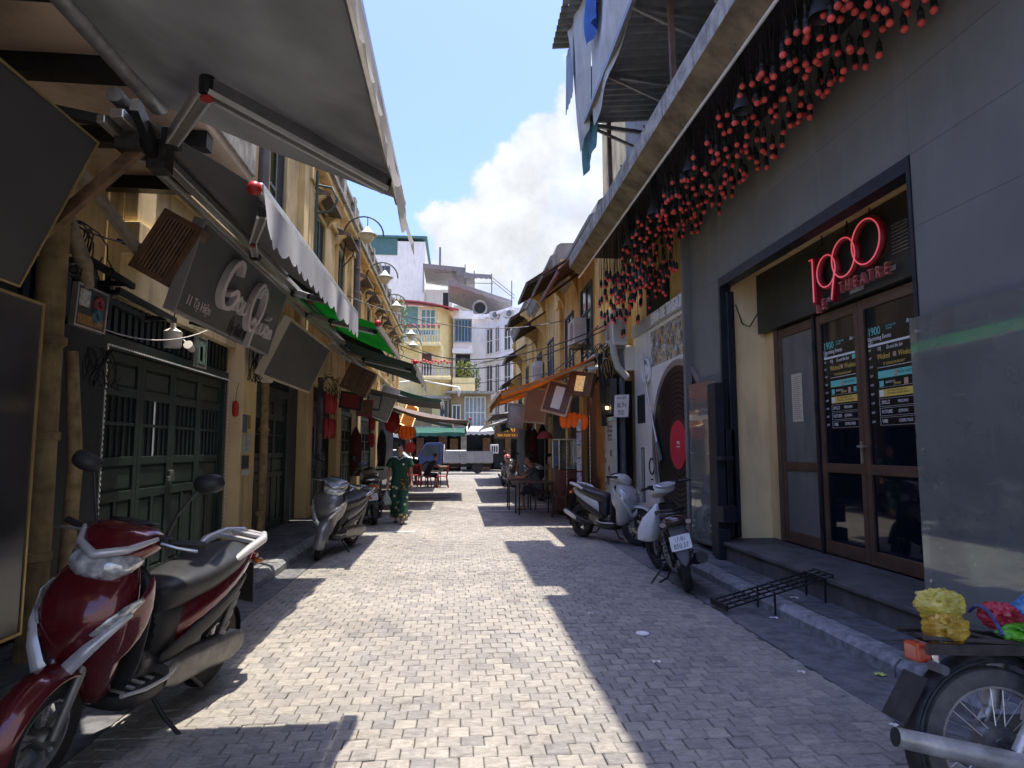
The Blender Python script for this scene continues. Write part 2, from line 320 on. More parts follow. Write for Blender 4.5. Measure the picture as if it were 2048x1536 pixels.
# ================================================================== ground, road, kerbs, pavements
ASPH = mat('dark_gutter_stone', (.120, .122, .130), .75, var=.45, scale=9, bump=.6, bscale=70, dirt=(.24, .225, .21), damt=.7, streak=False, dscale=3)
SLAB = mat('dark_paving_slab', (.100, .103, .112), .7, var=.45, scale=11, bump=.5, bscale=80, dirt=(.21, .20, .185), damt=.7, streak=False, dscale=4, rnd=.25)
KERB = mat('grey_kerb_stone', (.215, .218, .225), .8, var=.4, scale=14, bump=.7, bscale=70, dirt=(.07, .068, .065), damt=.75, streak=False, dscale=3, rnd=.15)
GROUT = mat('grout', (.075, .070, .064), .95, var=.3, scale=8, bump=.4, bscale=80)
PAINT = mat('white_road_paint', (.62, .62, .60), .7, var=.15, scale=20, dirt=(.2, .19, .18), damt=.7, streak=False, dscale=9)
def cobble_mat(name, use_obj):
    m = mat(name, (.3, .3, .3), .78, var=0, bump=.5, bscale=90); nt = m.node_tree; N = nt.nodes; L = nt.links; b = N['Principled BSDF']
    if use_obj: src = N.new('ShaderNodeObjectInfo').outputs['Random']
    else: src = N.new('ShaderNodeAttribute'); src.attribute_name = 'tone'; src = src.outputs['Fac']
    cr = N.new('ShaderNodeValToRGB'); L.new(src, cr.inputs[0]); e = cr.color_ramp; e.interpolation = 'LINEAR'
    for p, c in ((.0, (.200, .192, .183)), (.08, (.240, .227, .209)), (.45, (.272, .254, .226)), (.75, (.290, .270, .235)), (1., (.322, .297, .256))):
        if p in (0., 1.): k = e.elements[0 if p == 0 else -1]
        else: k = e.elements.new(p)
        k.color = (*c, 1)
    geo = N.new('ShaderNodeNewGeometry'); n = N.new('ShaderNodeTexNoise'); n.inputs['Scale'].default_value = 9; n.inputs['Detail'].default_value = 8; n.inputs['Roughness'].default_value = .7; n.inputs['Distortion'].default_value = 1.6
    mp = N.new('ShaderNodeMapping'); L.new(geo.outputs['Position'], mp.inputs[0]); mp.inputs['Scale'].default_value = (1, 2.2, 1)
    cb = N.new('ShaderNodeCombineXYZ'); mu = N.new('ShaderNodeMath'); mu.operation = 'MULTIPLY'; mu.inputs[1].default_value = 37; L.new(src, mu.inputs[0]); L.new(mu.outputs[0], cb.inputs[2]); L.new(cb.outputs[0], mp.inputs['Location'])
    L.new(mp.outputs[0], n.inputs['Vector'])
    rp = N.new('ShaderNodeMapRange'); L.new(n.outputs[0], rp.inputs[0]); rp.inputs[1].default_value = .36; rp.inputs[2].default_value = .64; rp.inputs[3].default_value = .68; rp.inputs[4].default_value = 1.2
    big = N.new('ShaderNodeTexNoise'); big.inputs['Scale'].default_value = .55; big.inputs['Detail'].default_value = 4; L.new(geo.outputs['Position'], big.inputs['Vector'])
    rb = N.new('ShaderNodeMapRange'); L.new(big.outputs[0], rb.inputs[0]); rb.inputs[1].default_value = .3; rb.inputs[2].default_value = .7; rb.inputs[3].default_value = .82; rb.inputs[4].default_value = 1.12
    mm0 = N.new('ShaderNodeMath'); mm0.operation = 'MULTIPLY'; L.new(rp.outputs[0], mm0.inputs[0]); L.new(rb.outputs[0], mm0.inputs[1])
    stn = N.new('ShaderNodeTexNoise'); stn.inputs['Scale'].default_value = 1.7; stn.inputs['Detail'].default_value = 7; stn.inputs['Roughness'].default_value = .65; stn.inputs['Distortion'].default_value = .8; L.new(geo.outputs['Position'], stn.inputs['Vector'])
    rs = N.new('ShaderNodeMapRange'); L.new(stn.outputs[0], rs.inputs[0]); rs.inputs[1].default_value = .56; rs.inputs[2].default_value = .70; rs.inputs[3].default_value = 1.; rs.inputs[4].default_value = .70
    mm = N.new('ShaderNodeMath'); mm.operation = 'MULTIPLY'; L.new(mm0.outputs[0], mm.inputs[0]); L.new(rs.outputs[0], mm.inputs[1])
    x = N.new('ShaderNodeMix'); x.data_type = 'RGBA'; x.blend_type = 'MULTIPLY'; x.inputs[0].default_value = 1; L.new(cr.outputs[0], x.inputs[6]); L.new(mm.outputs[0], x.inputs[7])
    L.new(x.outputs[2], b.inputs['Base Color']); return m
COBM = cobble_mat('cobble_stone_single', True); COBS = cobble_mat('cobble_stone_mass', False)
struct(MB().add([(-300, -60, -.06), (300, -60, -.06), (300, 500, -.06), (-300, 500, -.06)], [(0, 1, 2, 3)]).build('ground', mat('street_ground', (.20, .19, .175), .9, var=.2, scale=.8, bump=.3)))
XL, XR = -2.12, 2.86           # kerb faces
ROADL, ROADR = -1.86, 2.42     # cobbled carriageway
road = struct(MB().bx(XL - .02, XR + .02, -3, 37.8, -.05, -.009).build('road', GROUT))
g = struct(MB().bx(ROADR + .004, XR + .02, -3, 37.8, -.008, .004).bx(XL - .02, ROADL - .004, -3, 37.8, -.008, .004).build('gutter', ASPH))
PITCHC, GAP = .118, .0036
def cobble_verts(cx, cy, w, d, z, h, rng):
    jx, jy = rng.uniform(-.0012, .0012), rng.uniform(-.0012, .0012); a = w / 2; b = d / 2; c = .005
    t = [rng.uniform(-.0022, .0022) for _ in range(4)]; dz = rng.uniform(-.0025, .0025)
    cs = ((-1, -1), (1, -1), (1, 1), (-1, 1)); jit = [(rng.uniform(-.0016, .0016), rng.uniform(-.0016, .0016)) for _ in cs]
    lo = [(cx + jx + s * a + q[0], cy + jy + u * b + q[1], z - h) for (s, u), q in zip(cs, jit)]
    mi = [(cx + jx + s * a + q[0], cy + jy + u * b + q[1], z + dz + tt - .005) for (s, u), q, tt in zip(cs, jit, t)]
    hi = [(cx + jx + s * (a - c) + q[0], cy + jy + u * (b - c) + q[1], z + dz + tt) for (s, u), q, tt in zip(cs, jit, t)]
    return lo + mi + hi
CF = [(8, 9, 10, 11)] + [(i, (i + 1) % 4, 4 + (i + 1) % 4, 4 + i) for i in range(4)] + [(4 + i, 4 + (i + 1) % 4, 8 + (i + 1) % 4, 8 + i) for i in range(4)]
def cobbles():
    rng = random.Random(3)
    # six shared shapes for the 300 nearest stones in view
    shapes = []
    for k in range(8):
        me = bpy.data.meshes.new('cobble'); me.from_pydata(cobble_verts(0, 0, PITCHC - GAP, PITCHC - GAP, 0, .03, rng), [], CF); me.materials.append(COBM); me.update(); shapes.append(me)
    vs, fs, tone = [], [], []; n = 0; y = 2.2; row = 0
    while y < 37.7:
        off = (row % 2) * .5 + rng.uniform(-.05, .05); x = ROADL + PITCHC * (off - .5)
        while x < ROADR - .02:
            w = PITCHC * rng.uniform(.97, 1.035); x1 = x + w; xa, xb = max(x, ROADL), min(x1, ROADR)
            if xb - xa > .03:
                cx, cw = (xa + xb) / 2, xb - xa - GAP; wob = .004 * math.sin(cx * 1.7 + row * .21) + .006 * math.sin(row * .13)
                z = .004 + .004 * math.sin(cx * 2.1 + y * .9) + .003 * math.sin(y * 2.3)
                if n < 300 and y > 2.98 and -1.28 < cx < 1.92 and cw > .08:
                    o = mesh_obj('cobble', rng.choice(shapes), road); o.location = (cx, y + wob, z); o.scale = (cw / (PITCHC - GAP), 1, 1); o.rotation_euler = (0, 0, rng.uniform(-.012, .012)); n += 1
                else:
                    b = len(vs); vs += cobble_verts(cx, y + wob, cw, PITCHC - GAP, z, .03, rng); fs += [tuple(i + b for i in f) for f in CF]; t = rng.random(); tone += [t] * 12
            x = x1
        y += PITCHC; row += 1
    me = bpy.data.meshes.new('cobbles'); me.from_pydata(vs, [], fs); me.materials.append(COBS)
    at_ = me.attributes.new('tone', 'FLOAT', 'POINT'); at_.data.foreach_set('value', tone); me.update()
    o = mesh_obj('cobbles', me, road); o['kind'] = 'stuff'
cobbles()
PH = .125
pvR = struct(MB().bx(XR + .17, 3.62, -3, 38, -.05, PH - .012).build('pavement_right', GROUT))
pvL = struct(MB().bx(-3.6, XL - .17, -3, 38, -.05, PH - .012).build('pavement_left', GROUT))
def kerb(parent, x0, s):
    rng = random.Random(5 if s > 0 else 6); y = 1.2
    while y < 38:
        l = rng.uniform(.92, 1.06); dz = rng.uniform(-.004, .004); e = .045
        P = [(0, 0), (0, PH - e), (e, PH), (.165, PH), (.165, 0)]
        if s < 0: P = [(-a, b) for a, b in P][::-1]
        m = MB(); m.prism([(a, b - .0) for a, b in P], l - .012, frame((x0 + rng.uniform(-.004, .004), y + l, dz), x=(1, 0, 0), y=(0, 0, 1)))
        m.build('kerb_stone', KERB, parent); y += l
kerb(pvR, XR, 1); kerb(pvL, XL, -1)
def slabs(parent, x0, x1, y1):
    rng = random.Random(9); nx = 1 if x1 - x0 < .6 else 3; w = (x1 - x0) / nx; y = 1.6
    while y < y1:
        d = .6 if nx == 1 else .4
        for i in range(nx):
            m = MB(); z = PH + rng.uniform(-.003, .003)
            m.box((x0 + (i + .5) * w, y + d / 2, z - .011), (w - .006, d - .006, .022)); m.build('paving_slab', SLAB, parent)
        y += d
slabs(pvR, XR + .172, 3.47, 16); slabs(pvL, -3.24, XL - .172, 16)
# painted parking lines on the left, seen through the awning shade
for k, (px0, py0, px1, py1) in enumerate(((725, 1065, 835, 1058), (762, 1018, 960, 1011), (800, 994, 985, 989), (810, 984, 1000, 981))):
    y = at(px0, py0, Z=0).y; m = MB(); xr = -.75 if k == 0 else -.55 if k == 1 else -.1
    m.bx(-1.80, xr, y - .05, y + .05, .008, .0125); struct(m.build('road_marking', PAINT))
for py in (1011, 1023):
    y = at(960, py, Z=0).y; struct(MB().bx(.55, 2.3, y - .05, y + .05, .008, .0125).build('road_marking', PAINT))
# small round drain plate and scraps of litter
p = at(1285, 1270, Z=0); m = MB(); m.lathe([(.055, 0), (.055, .006), (.047, .008), (.042, .004), (.0, .004)], 20, T(p.x, p.y, .010))
tag(m.build('drain_plate', WHITEP, smooth=40), 'small round pale plate set in the shaded cobbles', 'drain cover')
LIT = mat('litter_paper', (.72, .70, .66), .8, var=.1)
for i, (px, py) in enumerate(((1590, 1222), (1604, 1345), (1762, 1350), (1790, 1452), (1180, 1228), (1312, 1325), (1548, 1237), (1655, 1192), (1440, 1113))):
    rng = random.Random(i); p = at(px, py, Z=.01 if i not in (0, 2, 6, 7) else .01)
    if p.x > XR: p.z = PH
    s = rng.uniform(.018, .035); m = MB()
    m.sheet(lambda u, v: (p.x + (u - .5) * 2 * s + .006 * math.sin(v * 5), p.y + (v - .5) * s * 1.3 + .005 * math.sin(u * 7), p.z + .008 + .008 * math.sin(u * 6 + i) * math.cos(v * 5)), 4, 3, .001)
    where = ['under the grid ramp', 'on the shaded cobbles near the gutter', 'by the kerb near the bag-laden motorbike', 'at the gutter edge by the exhaust pipe', 'on the shadow border of the cobbles', 'in the middle of the shaded cobbles', 'in the gutter below the grid ramp', 'on the pavement beside the door step', 'beside the tall glass screen'][i]
    tag(m.build('paper_scrap', LIT if i != 2 else mat('leaf_scrap', (.45, .52, .12), .7)), 'tiny crumpled scrap lying ' + where, 'litter', 'litter on the ground')
# ================================================================== left side of the street
LX = -3.12
GAWN = mat('grey_awning_fabric', (.31, .31, .312), .8, var=.2, scale=2.2, bump=.9, bscale=5, dirt=(.05, .05, .05), damt=.5, dscale=1.0, streak=False, translucent=.22)
GAWN2 = mat('charcoal_awning_fabric', (.19, .19, .195), .8, var=.16, scale=1.2, translucent=.18)
VALW = mat('pale_valance_fabric', (.86, .86, .87), .8, var=.06, scale=6, dirt=(.35, .34, .33), damt=.4, translucent=.35)
VALG = mat('grey_valance_fabric', (.48, .47, .46), .8, var=.1, scale=6, dirt=(.16, .15, .14), damt=.6, translucent=.3)
GRAWN = mat('green_awning_fabric', (.012, .26, .050), .7, var=.2, scale=2, translucent=.5)
DGAWN = mat('dark_green_awning_fabric', (.020, .060, .040), .75, var=.2, scale=2, translucent=.10)
TEALA = mat('teal_awning_fabric', (.045, .15, .115), .75, var=.2, scale=2, translucent=.4)
BRAWN = mat('brown_tarpaulin', (.21, .165, .14), .75, var=.25, scale=2, dirt=(.08, .07, .07), damt=.6, translucent=.25)
ORAWN = mat('orange_tarpaulin', (.62, .26, .035), .75, var=.2, scale=2.5, dirt=(.25, .11, .03), damt=.6, translucent=.35)
NAVYF = mat('navy_stripe_fabric', (.06, .065, .12), .8, var=.1, translucent=.2)
TUBEG = mat('galvanised_tube', (.24, .24, .245), .5, .5, var=.35, scale=9, bump=.2)
SOFF = mat('beige_soffit', (.62, .47, .34), .85, var=.12, scale=2, dirt=(.12, .09, .07), damt=.6, dscale=1.4, streak=False)
BOARD = mat('charcoal_sign_board', (.056, .053, .054), .55, var=.14, scale=1.2, bump=.03, bscale=5, dirt=(.09, .088, .085), damt=.3, streak=False, dscale=.8)
BOARDG = mat('glossy_black_board', (.035, .035, .038), .12, var=.1, scale=1.2, spec=.6, dirt=(.07, .07, .07), damt=.25, streak=False, dscale=2)
SIGNB = mat('slate_green_sign_board', (.095, .10, .098), .5, var=.25, scale=1.4)
LETTER = mat('pinkish_white_letter', (.60, .55, .55), .4, var=.06)
LEDW = mat('white_led_segment', (.85, .85, .82), .4, var=0)
def valance(m, xf, zf, y0, y1, drop, amp=.03, nscal=12, seed=0, blow=0.):
    rng = random.Random(seed); n = nscal * 4; ph = rng.uniform(0, 6)
    def fn(u, v):
        y = y0 + (y1 - y0) * u; sc = .05 * abs(math.sin(PI * u * nscal)) - .025
        x = xf + amp * v * math.sin(u * nscal * 1.7 + ph) * (.5 + .5 * math.sin(u * 9 + ph)) + blow * v * v
        return (x, y, zf - v * (drop + sc))
    m.sheet(fn, n, 4)
    return m
EDGEHL = mat('aluminium_edge_highlight', (.82, .80, .76), .35, .5, var=.1, scale=14)  # pale colour of added strips that stand in for highlights along the awning arms
def awning(name, label, y0, y1, xb, zb, xf, zf, fab, val=None, drop=.24, arms=(), tube=.045, sagz=.03, tone=ALU, tail=0., seed=0, group='awnings along the left side', blow=0., ball=None, tors=True, AK=1.):
    t = thing(name, label, 'awning', (0, 0, 0), group=group)
    def fn(u, v):
        x = lerp(xb, xf, u); y = lerp(y0, y1, v); z = lerp(zb, zf, u)
        return (x, y, z - sagz * math.sin(PI * u) * (.6 + .4 * math.sin(v * 9 + seed)) - .006 * math.sin(v * 31 + seed) * u - .010 * u * u * math.sin(v * 53 + u * 11 + seed) * (.5 + .5 * math.sin(v * 7 + seed * 2)))
    m = MB(); m.sheet(fn, 18, 72, .003); m.build('fabric', fab, t, smooth=60)
    MB().cyl((xb, y0 - .06, zb + .01), (xb, y1 + .06, zb + .01), tube, n=14).build('roller_tube', TUBEG, t, smooth=40)
    m = MB(); m.beam((xf, y0 - .02, zf - .01), (xf, y1 + .02, zf - .01), .055, .075); m.build('front_bar', tone, t, bevel=.015)
    if val: m = MB(); valance(m, xf + .03, zf - .03, y0, y1 + tail, drop, seed=seed, nscal=max(6, int((y1 - y0) * 5)), blow=blow); m.build('valance', val, t, smooth=60)
    if tors:
        m = MB(); m.beam((xb + .04, y0 - .1, zb - .13), (xb + .04, y1 + .8, zb - .13), .085, .06); m.build('torsion_bar', tone, t, bevel=.01); m = MB(); m.beam((xb - .05, y0 - .1, zb - .17), (xb - .05, y1 + .8, zb - .17), .05, .05); m.build('mounting_rail', tone, t, bevel=.006)
    for (a, b, c) in arms:
        arm = MB(); arm.beam(a, b, .055 * AK, .085 * AK); ao = arm.build('arm', tone, t, bevel=.01)
        m = MB(); m.beam(b, c, .05 * AK, .075 * AK); m.build('forearm', GREYM, ao, bevel=.01)
        for (p_, q_) in ((a, b), (b, c)):
            sd = (V(q_) - V(p_)).cross(V((0, 0, 1))).normalized() * .026 * AK
            for k_ in (-1, 1): MB().beam(V(p_) + sd * k_ - V((0, 0, .032 * AK)), V(q_) + sd * k_ - V((0, 0, .032 * AK)), .014, .022).build('edge_highlight', EDGEHL, ao)
        d = (V(b) - V(a)).normalized(); m = MB(); m.cyl(V(b) - V((0, 0, .045)), V(b) + V((0, 0, .045)), .036, n=12); m.beam(V(b) - d * .07, V(b) + d * .02, .06, .075); m.build('elbow_joint', BLACKM, ao, bevel=.006)
        m = MB(); m.cyl(V(b) - V((0, 0, .066)), V(b) - V((0, 0, .054)), .028, n=12); m.build('red_cap', RED, ao)
        d2 = (V(c) - V(b)).normalized(); m = MB(); m.beam(V(c) - d2 * .10, V(c) + d2 * .02, .05, .05); m.build('end_bracket', BLACKM, ao)
        m = MB(); m.beam(V(a) + V((0, -.05, 0)), V(a) + V((0, .05, 0)), .09, .12); m.build('shoulder_bracket', BLACKM, ao, bevel=.008)
    if ball:
        for b in ball: MB().sph(b, .045, 14, 10).build('end_ball', RED, t, smooth=60)
    return t
# ---- the big grey awning over the viewer
awning('retractable_awning', 'big grey folding-arm awning overhead at the left, nearest the viewer', .6, 3.82, -1.8, 3.54, -.36, 3.0, GAWN, VALG, .30,
       arms=[((-1.77, 4.0, 3.40), (-1.17, 2.97, 3.17), (-.40, 3.45, 2.93))], tube=.065, sagz=.05, tail=.10, seed=1, blow=.05, tors=False, AK=1.15)
# ---- second grey awning with the white scalloped valance
awning('retractable_awning', 'grey awning with bright white scalloped valance above the script-letter sign', 4.05, 7.95, -2.12, 3.66, -1.25, 3.13, GAWN2, VALW, .25,
       arms=[((-2.1, 6.75, 3.50), (-1.86, 5.9, 3.38), (-1.31, 4.32, 3.06)), ((-2.1, 8.4, 3.5), (-1.8, 8.0, 3.34), (-1.31, 7.0, 3.06))], tube=.05, sagz=.05, seed=4, ball=[(-1.27, 4.02, 3.11)], blow=0.)
m = MB(); m.quad((-1.62, 6.25, 3.33), (-1.35, 6.35, 3.175), (-1.35, 6.9, 3.175), (-1.62, 6.85, 3.33), .004)
st = thing('sticker_sheet', 'creased black, white and red printed sheet stuck under the grey awning', 'sticker', (0, 0, 0)); m.build('sheet', mat('sticker_grey', (.25, .25, .26), .5, var=.5, scale=14), st)
m = MB(); m.quad((-1.5, 6.55, 3.258), (-1.36, 6.6, 3.176), (-1.36, 6.88, 3.176), (-1.5, 6.84, 3.258), .004); m.build('red_print', RED, st)
# ---- green translucent awning, dark ones beyond
awning('retractable_awning', 'bright green see-through awning with a red ball at its bar end', 8.55, 11.6, -2.2, 3.62, -1.06, 3.12, GRAWN, None, arms=[((-2.2, 9.6, 3.48), (-1.75, 9.1, 3.25), (-1.12, 8.75, 3.06))], tube=.05, seed=7, ball=[(-1.05, 8.5, 3.13)])
awning('retractable_awning', 'dark green awning with a red ball, beyond the bright green one', 12.0, 16.1, -2.3, 3.55, -.80, 3.05, DGAWN, mat('pale_green_valance', (.42, .46, .42), .8, var=.1, translucent=.3), .16, arms=[((-2.3, 13.2, 3.45), (-1.8, 12.6, 3.2), (-.9, 12.4, 2.98))], tube=.05, seed=9, ball=[(-.79, 11.95, 3.08)])
awning('striped_awning', 'worn grey awning with torn front edge beyond the dark green one', 16.3, 18.8, -2.4, 3.05, -.42, 2.62, mat('worn_grey_fabric', (.16, .155, .15), .8, var=.3, scale=3, translucent=.2), NAVYF, .12, tube=.04, seed=12, sagz=.10)
awning('tarp_awning', 'sagging brown tarpaulin awning with navy striped front reaching over the street', 19.0, 22.4, -2.5, 2.95, .33, 2.32, BRAWN, NAVYF, .14, tube=.035, seed=15, sagz=.22, arms=[((-2.4, 22.2, 2.85), (-1.0, 22.2, 2.5), (.3, 22.2, 2.28))], ball=[(.36, 19.0, 2.36)])
awning('tarp_awning', 'teal green canvas awning seen between the dark green one and the brown tarpaulin', 23, 26, -2.6, 3.75, -.55, 3.2, TEALA, None, tube=.03, seed=19, sagz=.1, tors=False)
awning('tarp_awning', 'white-edged dark green awning over the seated people at the far left', 27, 31, -2.6, 3.0, -.2, 2.45, mat('deep_teal_fabric', (.02, .09, .075), .8, var=.2, translucent=.15), VALW, .14, tube=.03, seed=22, sagz=.05, tors=False)
# corrugated dark-green lean-to roofs above the awnings
def leanto(label, y0, y1, x0, z0, x1, z1, col):
    m = MB(); n = int((y1 - y0) / .07)
    m.sheet(lambda u, v: (lerp(x0, x1, v), lerp(y0, y1, u), lerp(z0, z1, v) + .016 * math.cos(u * n * PI)), n * 2, 2, .002)
    return tag(m.build('corrugated_roof', col, smooth=0), label, 'roof', 'corrugated lean-to roofs on the left')
LEAN = mat('dark_green_corrugated_sheet', (.022, .055, .042), .5, .2, var=.3, scale=4, dirt=(.02, .02, .02), damt=.5)
leanto('dark green corrugated lean-to roof above the bright green awning', 8.7, 13.0, -3.1, 4.55, -2.0, 4.05, LEAN)
leanto('shadowed green corrugated roof strip past the second drain pipe', 13.1, 19.0, -3.1, 4.3, -1.75, 3.75, LEAN)
# ---- soffit of the overhanging first floor with dark beams, right above the boards
sh = thing('shop_house', 'ochre shop house at the near left with beamed soffit and green doors', 'building', (0, 0, 0))
m = MB(); m.bx(-3.5, LX - .12, -1, 9.35, 2.98, 3.98); m.build('upper_wall', YELP, sh)
m = MB(); m.bx(-3.5, -1.95, -1, 6.1, 3.98, 4.06); m.build('soffit', SOFF, sh)
for y in (.6, 1.55, 2.5, 3.35, 4.15, 5.1, 6.03):
    MB().beam((-3.24, y, 3.925), (-1.97, y, 3.905), .12, .13).build('beam', BLACKM, sh)
m = MB(); m.bx(-3.5, -1.93, -1, 6.12, 4.062, 4.5); m.build('floor_edge', CONC, sh)
m = MB(); m.bx(-3.5, LX - .3, -1, 9.35, .05, 2.98); m.build('back_wall', DARK, sh)
m = MB(); m.bx(-3.5, LX - .1, -1, 4.95, .12, 2.98); m.build('dark_shutter', GREEND, sh)
# ---- green shop doors
def green_doors(name, label, y0, y1, z0, z1, n, X, grp):
    t = thing(name, label, 'door', (X, y0, z0), group=grp); W_ = (y1 - y0); h = z1 - z0; fr = .09
    m = MB(); m.bx(-.03, .07, 0, fr, 0, h); m.build('frame_post', GREEN, t, bevel=.004); m = MB(); m.bx(-.03, .07, W_ - fr, W_, 0, h); m.build('frame_post', GREEN, t, bevel=.004)
    m = MB(); m.bx(-.03, .08, 0, W_, h, h + .12); m.build('lintel', GREEN, t, bevel=.004)
    m = MB(); m.bx(-.03, .06, fr, W_ - fr, -.03, .03); m.build('sill', GREEN, t)
    lw = (W_ - 2 * fr) / n
    for i in range(n):
        a = fr + i * lw + .004; b = a + lw - .008; s = .075; x0, x1 = -.02, .03
        m = MB(); m.bx(x0, x1, a, a + s, .03, h - .004); m.bx(x0, x1, b - s, b, .03, h - .004)
        zs = (.03, .12, .86, .95, 1.20, 1.28, h - .42, h - .33, h - .10, h - .006)
        for k in range(0, 10, 2): m.bx(x0, x1 - .002, a + s, b - s, zs[k], zs[k + 1])
        m.bx(x0, x1 - .003, (a + b) / 2 - .03, (a + b) / 2 + .03, zs[1], zs[2])
        m.bx(x0 + .004, x1 - .006, a + s, b - s, lerp(zs[5], zs[6], .52), lerp(zs[5], zs[6], .52) + .03)
        lf = m.build('leaf', GREEN, t, bevel=.004)
        mid = (a + b) / 2
        for (p, q, u, v) in ((a + s, mid - .03, zs[1], zs[2]), (mid + .03, b - s, zs[1], zs[2]), (a + s, b - s, zs[3], zs[4]), (a + s, b - s, zs[7], zs[8])):
            m = MB(); cy, cz, w, hh = (p + q) / 2, (u + v) / 2, q - p, v - u
            m.box((-.006, cy, cz), (.012, w, hh)); m.add([(0, cy + sx * (w / 2 - .012), cz + sz * (hh / 2 - .012)) for sx, sz in ((-1, -1), (1, -1), (1, 1), (-1, 1))] + [(.018, cy + sx * (w / 2 - .035), cz + sz * (hh / 2 - .035)) for sx, sz in ((-1, -1), (1, -1), (1, 1), (-1, 1))], [(4, 5, 6, 7)] + [(k, (k + 1) % 4, 4 + (k + 1) % 4, 4 + k) for k in range(4)])
            m.build('panel', GREEN, lf)
        m = MB(); m.bx(-.028, -.018, a + s, b - s, zs[5], zs[6]); m.build('back_board', GREEND, lf)
        nb = 5
        for k in range(nb):
            y = lerp(a + s, b - s, (k + .5) / nb); m = MB(); m.cyl((.004, y, zs[5]), (.004, y, zs[6]), .013, n=8); m.build('bar', ALU if (k == 2 and i == 1) else GREEN, lf, smooth=40)
    return t
d1 = green_doors('folding_doors', 'dark green four-leaf folding doors with barred panels behind the red scooter', 6.05, 9.25, .14, 2.42, 4, LX - .13, 'green shop doors')
m = MB(); m.cyl((.055, 1.58, 1.05), (.055, 1.58, 1.12), .03, n=12); m.bx(.04, .07, 1.5, 1.66, 1.0, 1.05); m.build('padlock', GREYM, d1, bevel=.004)
# transom louvre above
m = MB(); m.bx(LX - .16, LX - .13, 4.95, 9.35, 2.56, 3.0); tr = tag(m.build('transom_board', GREEND), 'dark green slatted transom above the folding doors', 'transom')
for k in range(34):
    y = 5.0 + k * .128; MB().bx(LX - .13, LX - .09, y, y + .07, 2.57, 2.97).build('slat', GREEND, tr)
m = MB(); m.bx(LX - .2, LX - .02, 4.95, 6.04, .14, 2.5); m.build('side_panel', GREEND, sh, bevel=.01)
def ledrope(name, label, pts, step=.05):
    t = thing(name, label, 'light strip'); m = MB(); k = MB()
    for a, b in zip(pts[:-1], pts[1:]):
        a, b = V(a), V(b); n = max(1, int((b - a).length / step)); m.beam(a, b, .014, .006, up=(1, 0, 0))
        for i in range(n): p = a.lerp(b, (i + .1) / n); q = a.lerp(b, (i + .55) / n); k.beam(p + V((.004, 0, 0)), q + V((.004, 0, 0)), .014, .012, up=(1, 0, 0))
    m.build('strip', CREAM, t); k.build('light_segments', LEDW, t); return t
ledrope('light_strip', 'dashed white light strip round the green folding doors', [(LX - .04, 6.10, .3), (LX - .04, 6.10, 2.44), (LX - .04, 9.25, 2.44), (LX - .04, 9.25, .3)])
# ---- upper storeys in ochre with shutters
SHUT = mat('green_grey_shutter', (.13, .17, .155), .6, var=.15, scale=8)
SHUTD = mat('teal_shutter', (.055, .095, .09), .6, var=.2, scale=8)
HOOD = mat('dark_tile_hood', (.17, .13, .105), .85, var=.35, scale=10, bump=.4)
def window(parent, y, w, z0, z1, X, s, shut, hood=None, frame_m=YELP, depth=.12):
    """a shuttered window on a facade at X; s=+1 faces +X"""
    m = MB(); f = .10
    for a, b, c, d in ((y - w / 2 - f, y - w / 2, z0 - f, z1 + f), (y + w / 2, y + w / 2 + f, z0 - f, z1 + f), (y - w / 2, y + w / 2, z1, z1 + f)): m.bx(X, X + s * .07, a, b, c, d)
    wo = m.build('window', frame_m, parent, bevel=.006)
    m = MB(); m.bx(X, X + s * .13, y - w / 2 - f - .05, y + w / 2 + f + .05, z0 - f - .05, z0 - .02); m.build('sill', frame_m, wo, bevel=.006)
    for q in (0, 1):
        a = y - w / 2 + q * w / 2 + .01; b = a + w / 2 - .02; m = MB(); e = .05
        m.bx(X, X + s * .04, a, a + e, z0, z1 - .01); m.bx(X, X + s * .04, b - e, b, z0, z1 - .01)
        zz = (z0 + z1) / 2
        for c, d in ((z0, z0 + .07), (zz - .03, zz + .03), (z1 - .08, z1 - .01)): m.bx(X, X + s * .039, a + e, b - e, c, d)
        n = int((z1 - z0) / .065)
        for k in range(n):
            z = z0 + .08 + k * (z1 - z0 - .16) / n
            m.add([(X + s * .005, a + e, z + .045), (X + s * .034, a + e, z), (X + s * .034, b - e, z), (X + s * .005, b - e, z + .045)], [(0, 1, 2, 3)])
        if q and s > 0:                                                  # the far leaf stands open, its face towards the street
            h = V((X + .05, y + w / 2, 0)); Rz = Matrix.Translation(h) @ Matrix.Rotation(R_(-68), 4, 'Z') @ Matrix.Translation(-h); m.v = [(Rz @ V(p))[:] for p in m.v]
            MB().bx(X - .0, X + .006, a, b, z0, z1).build('dark_opening', DARK, wo)
        m.build('shutter', shut, wo)
    if hood:
        m = MB(); P = [(0, z1 + .48), (.08, z1 + .47), (.40, z1 + .34), (.40, z1 + .27), (.05, z1 + .34), (0, z1 + .24)]
        m.prism([(s * a, b) for a, b in P], w + .46, frame((X, y + w / 2 + .23, 0), x=(1, 0, 0), y=(0, 0, 1))); m.build('hood', hood, wo)
        for q in (-1, 1):
            m = MB(); m.prism([(0, z1 + .02), (s * .10, z1 + .06), (s * .16, z1 + .18), (s * .30, z1 + .27), (0, z1 + .30)], .12, frame((X, y + q * (w / 2 + .2) + .05, 0), x=(1, 0, 0), y=(0, 0, 1))); m.build('bracket', frame_m, wo)
    return wo
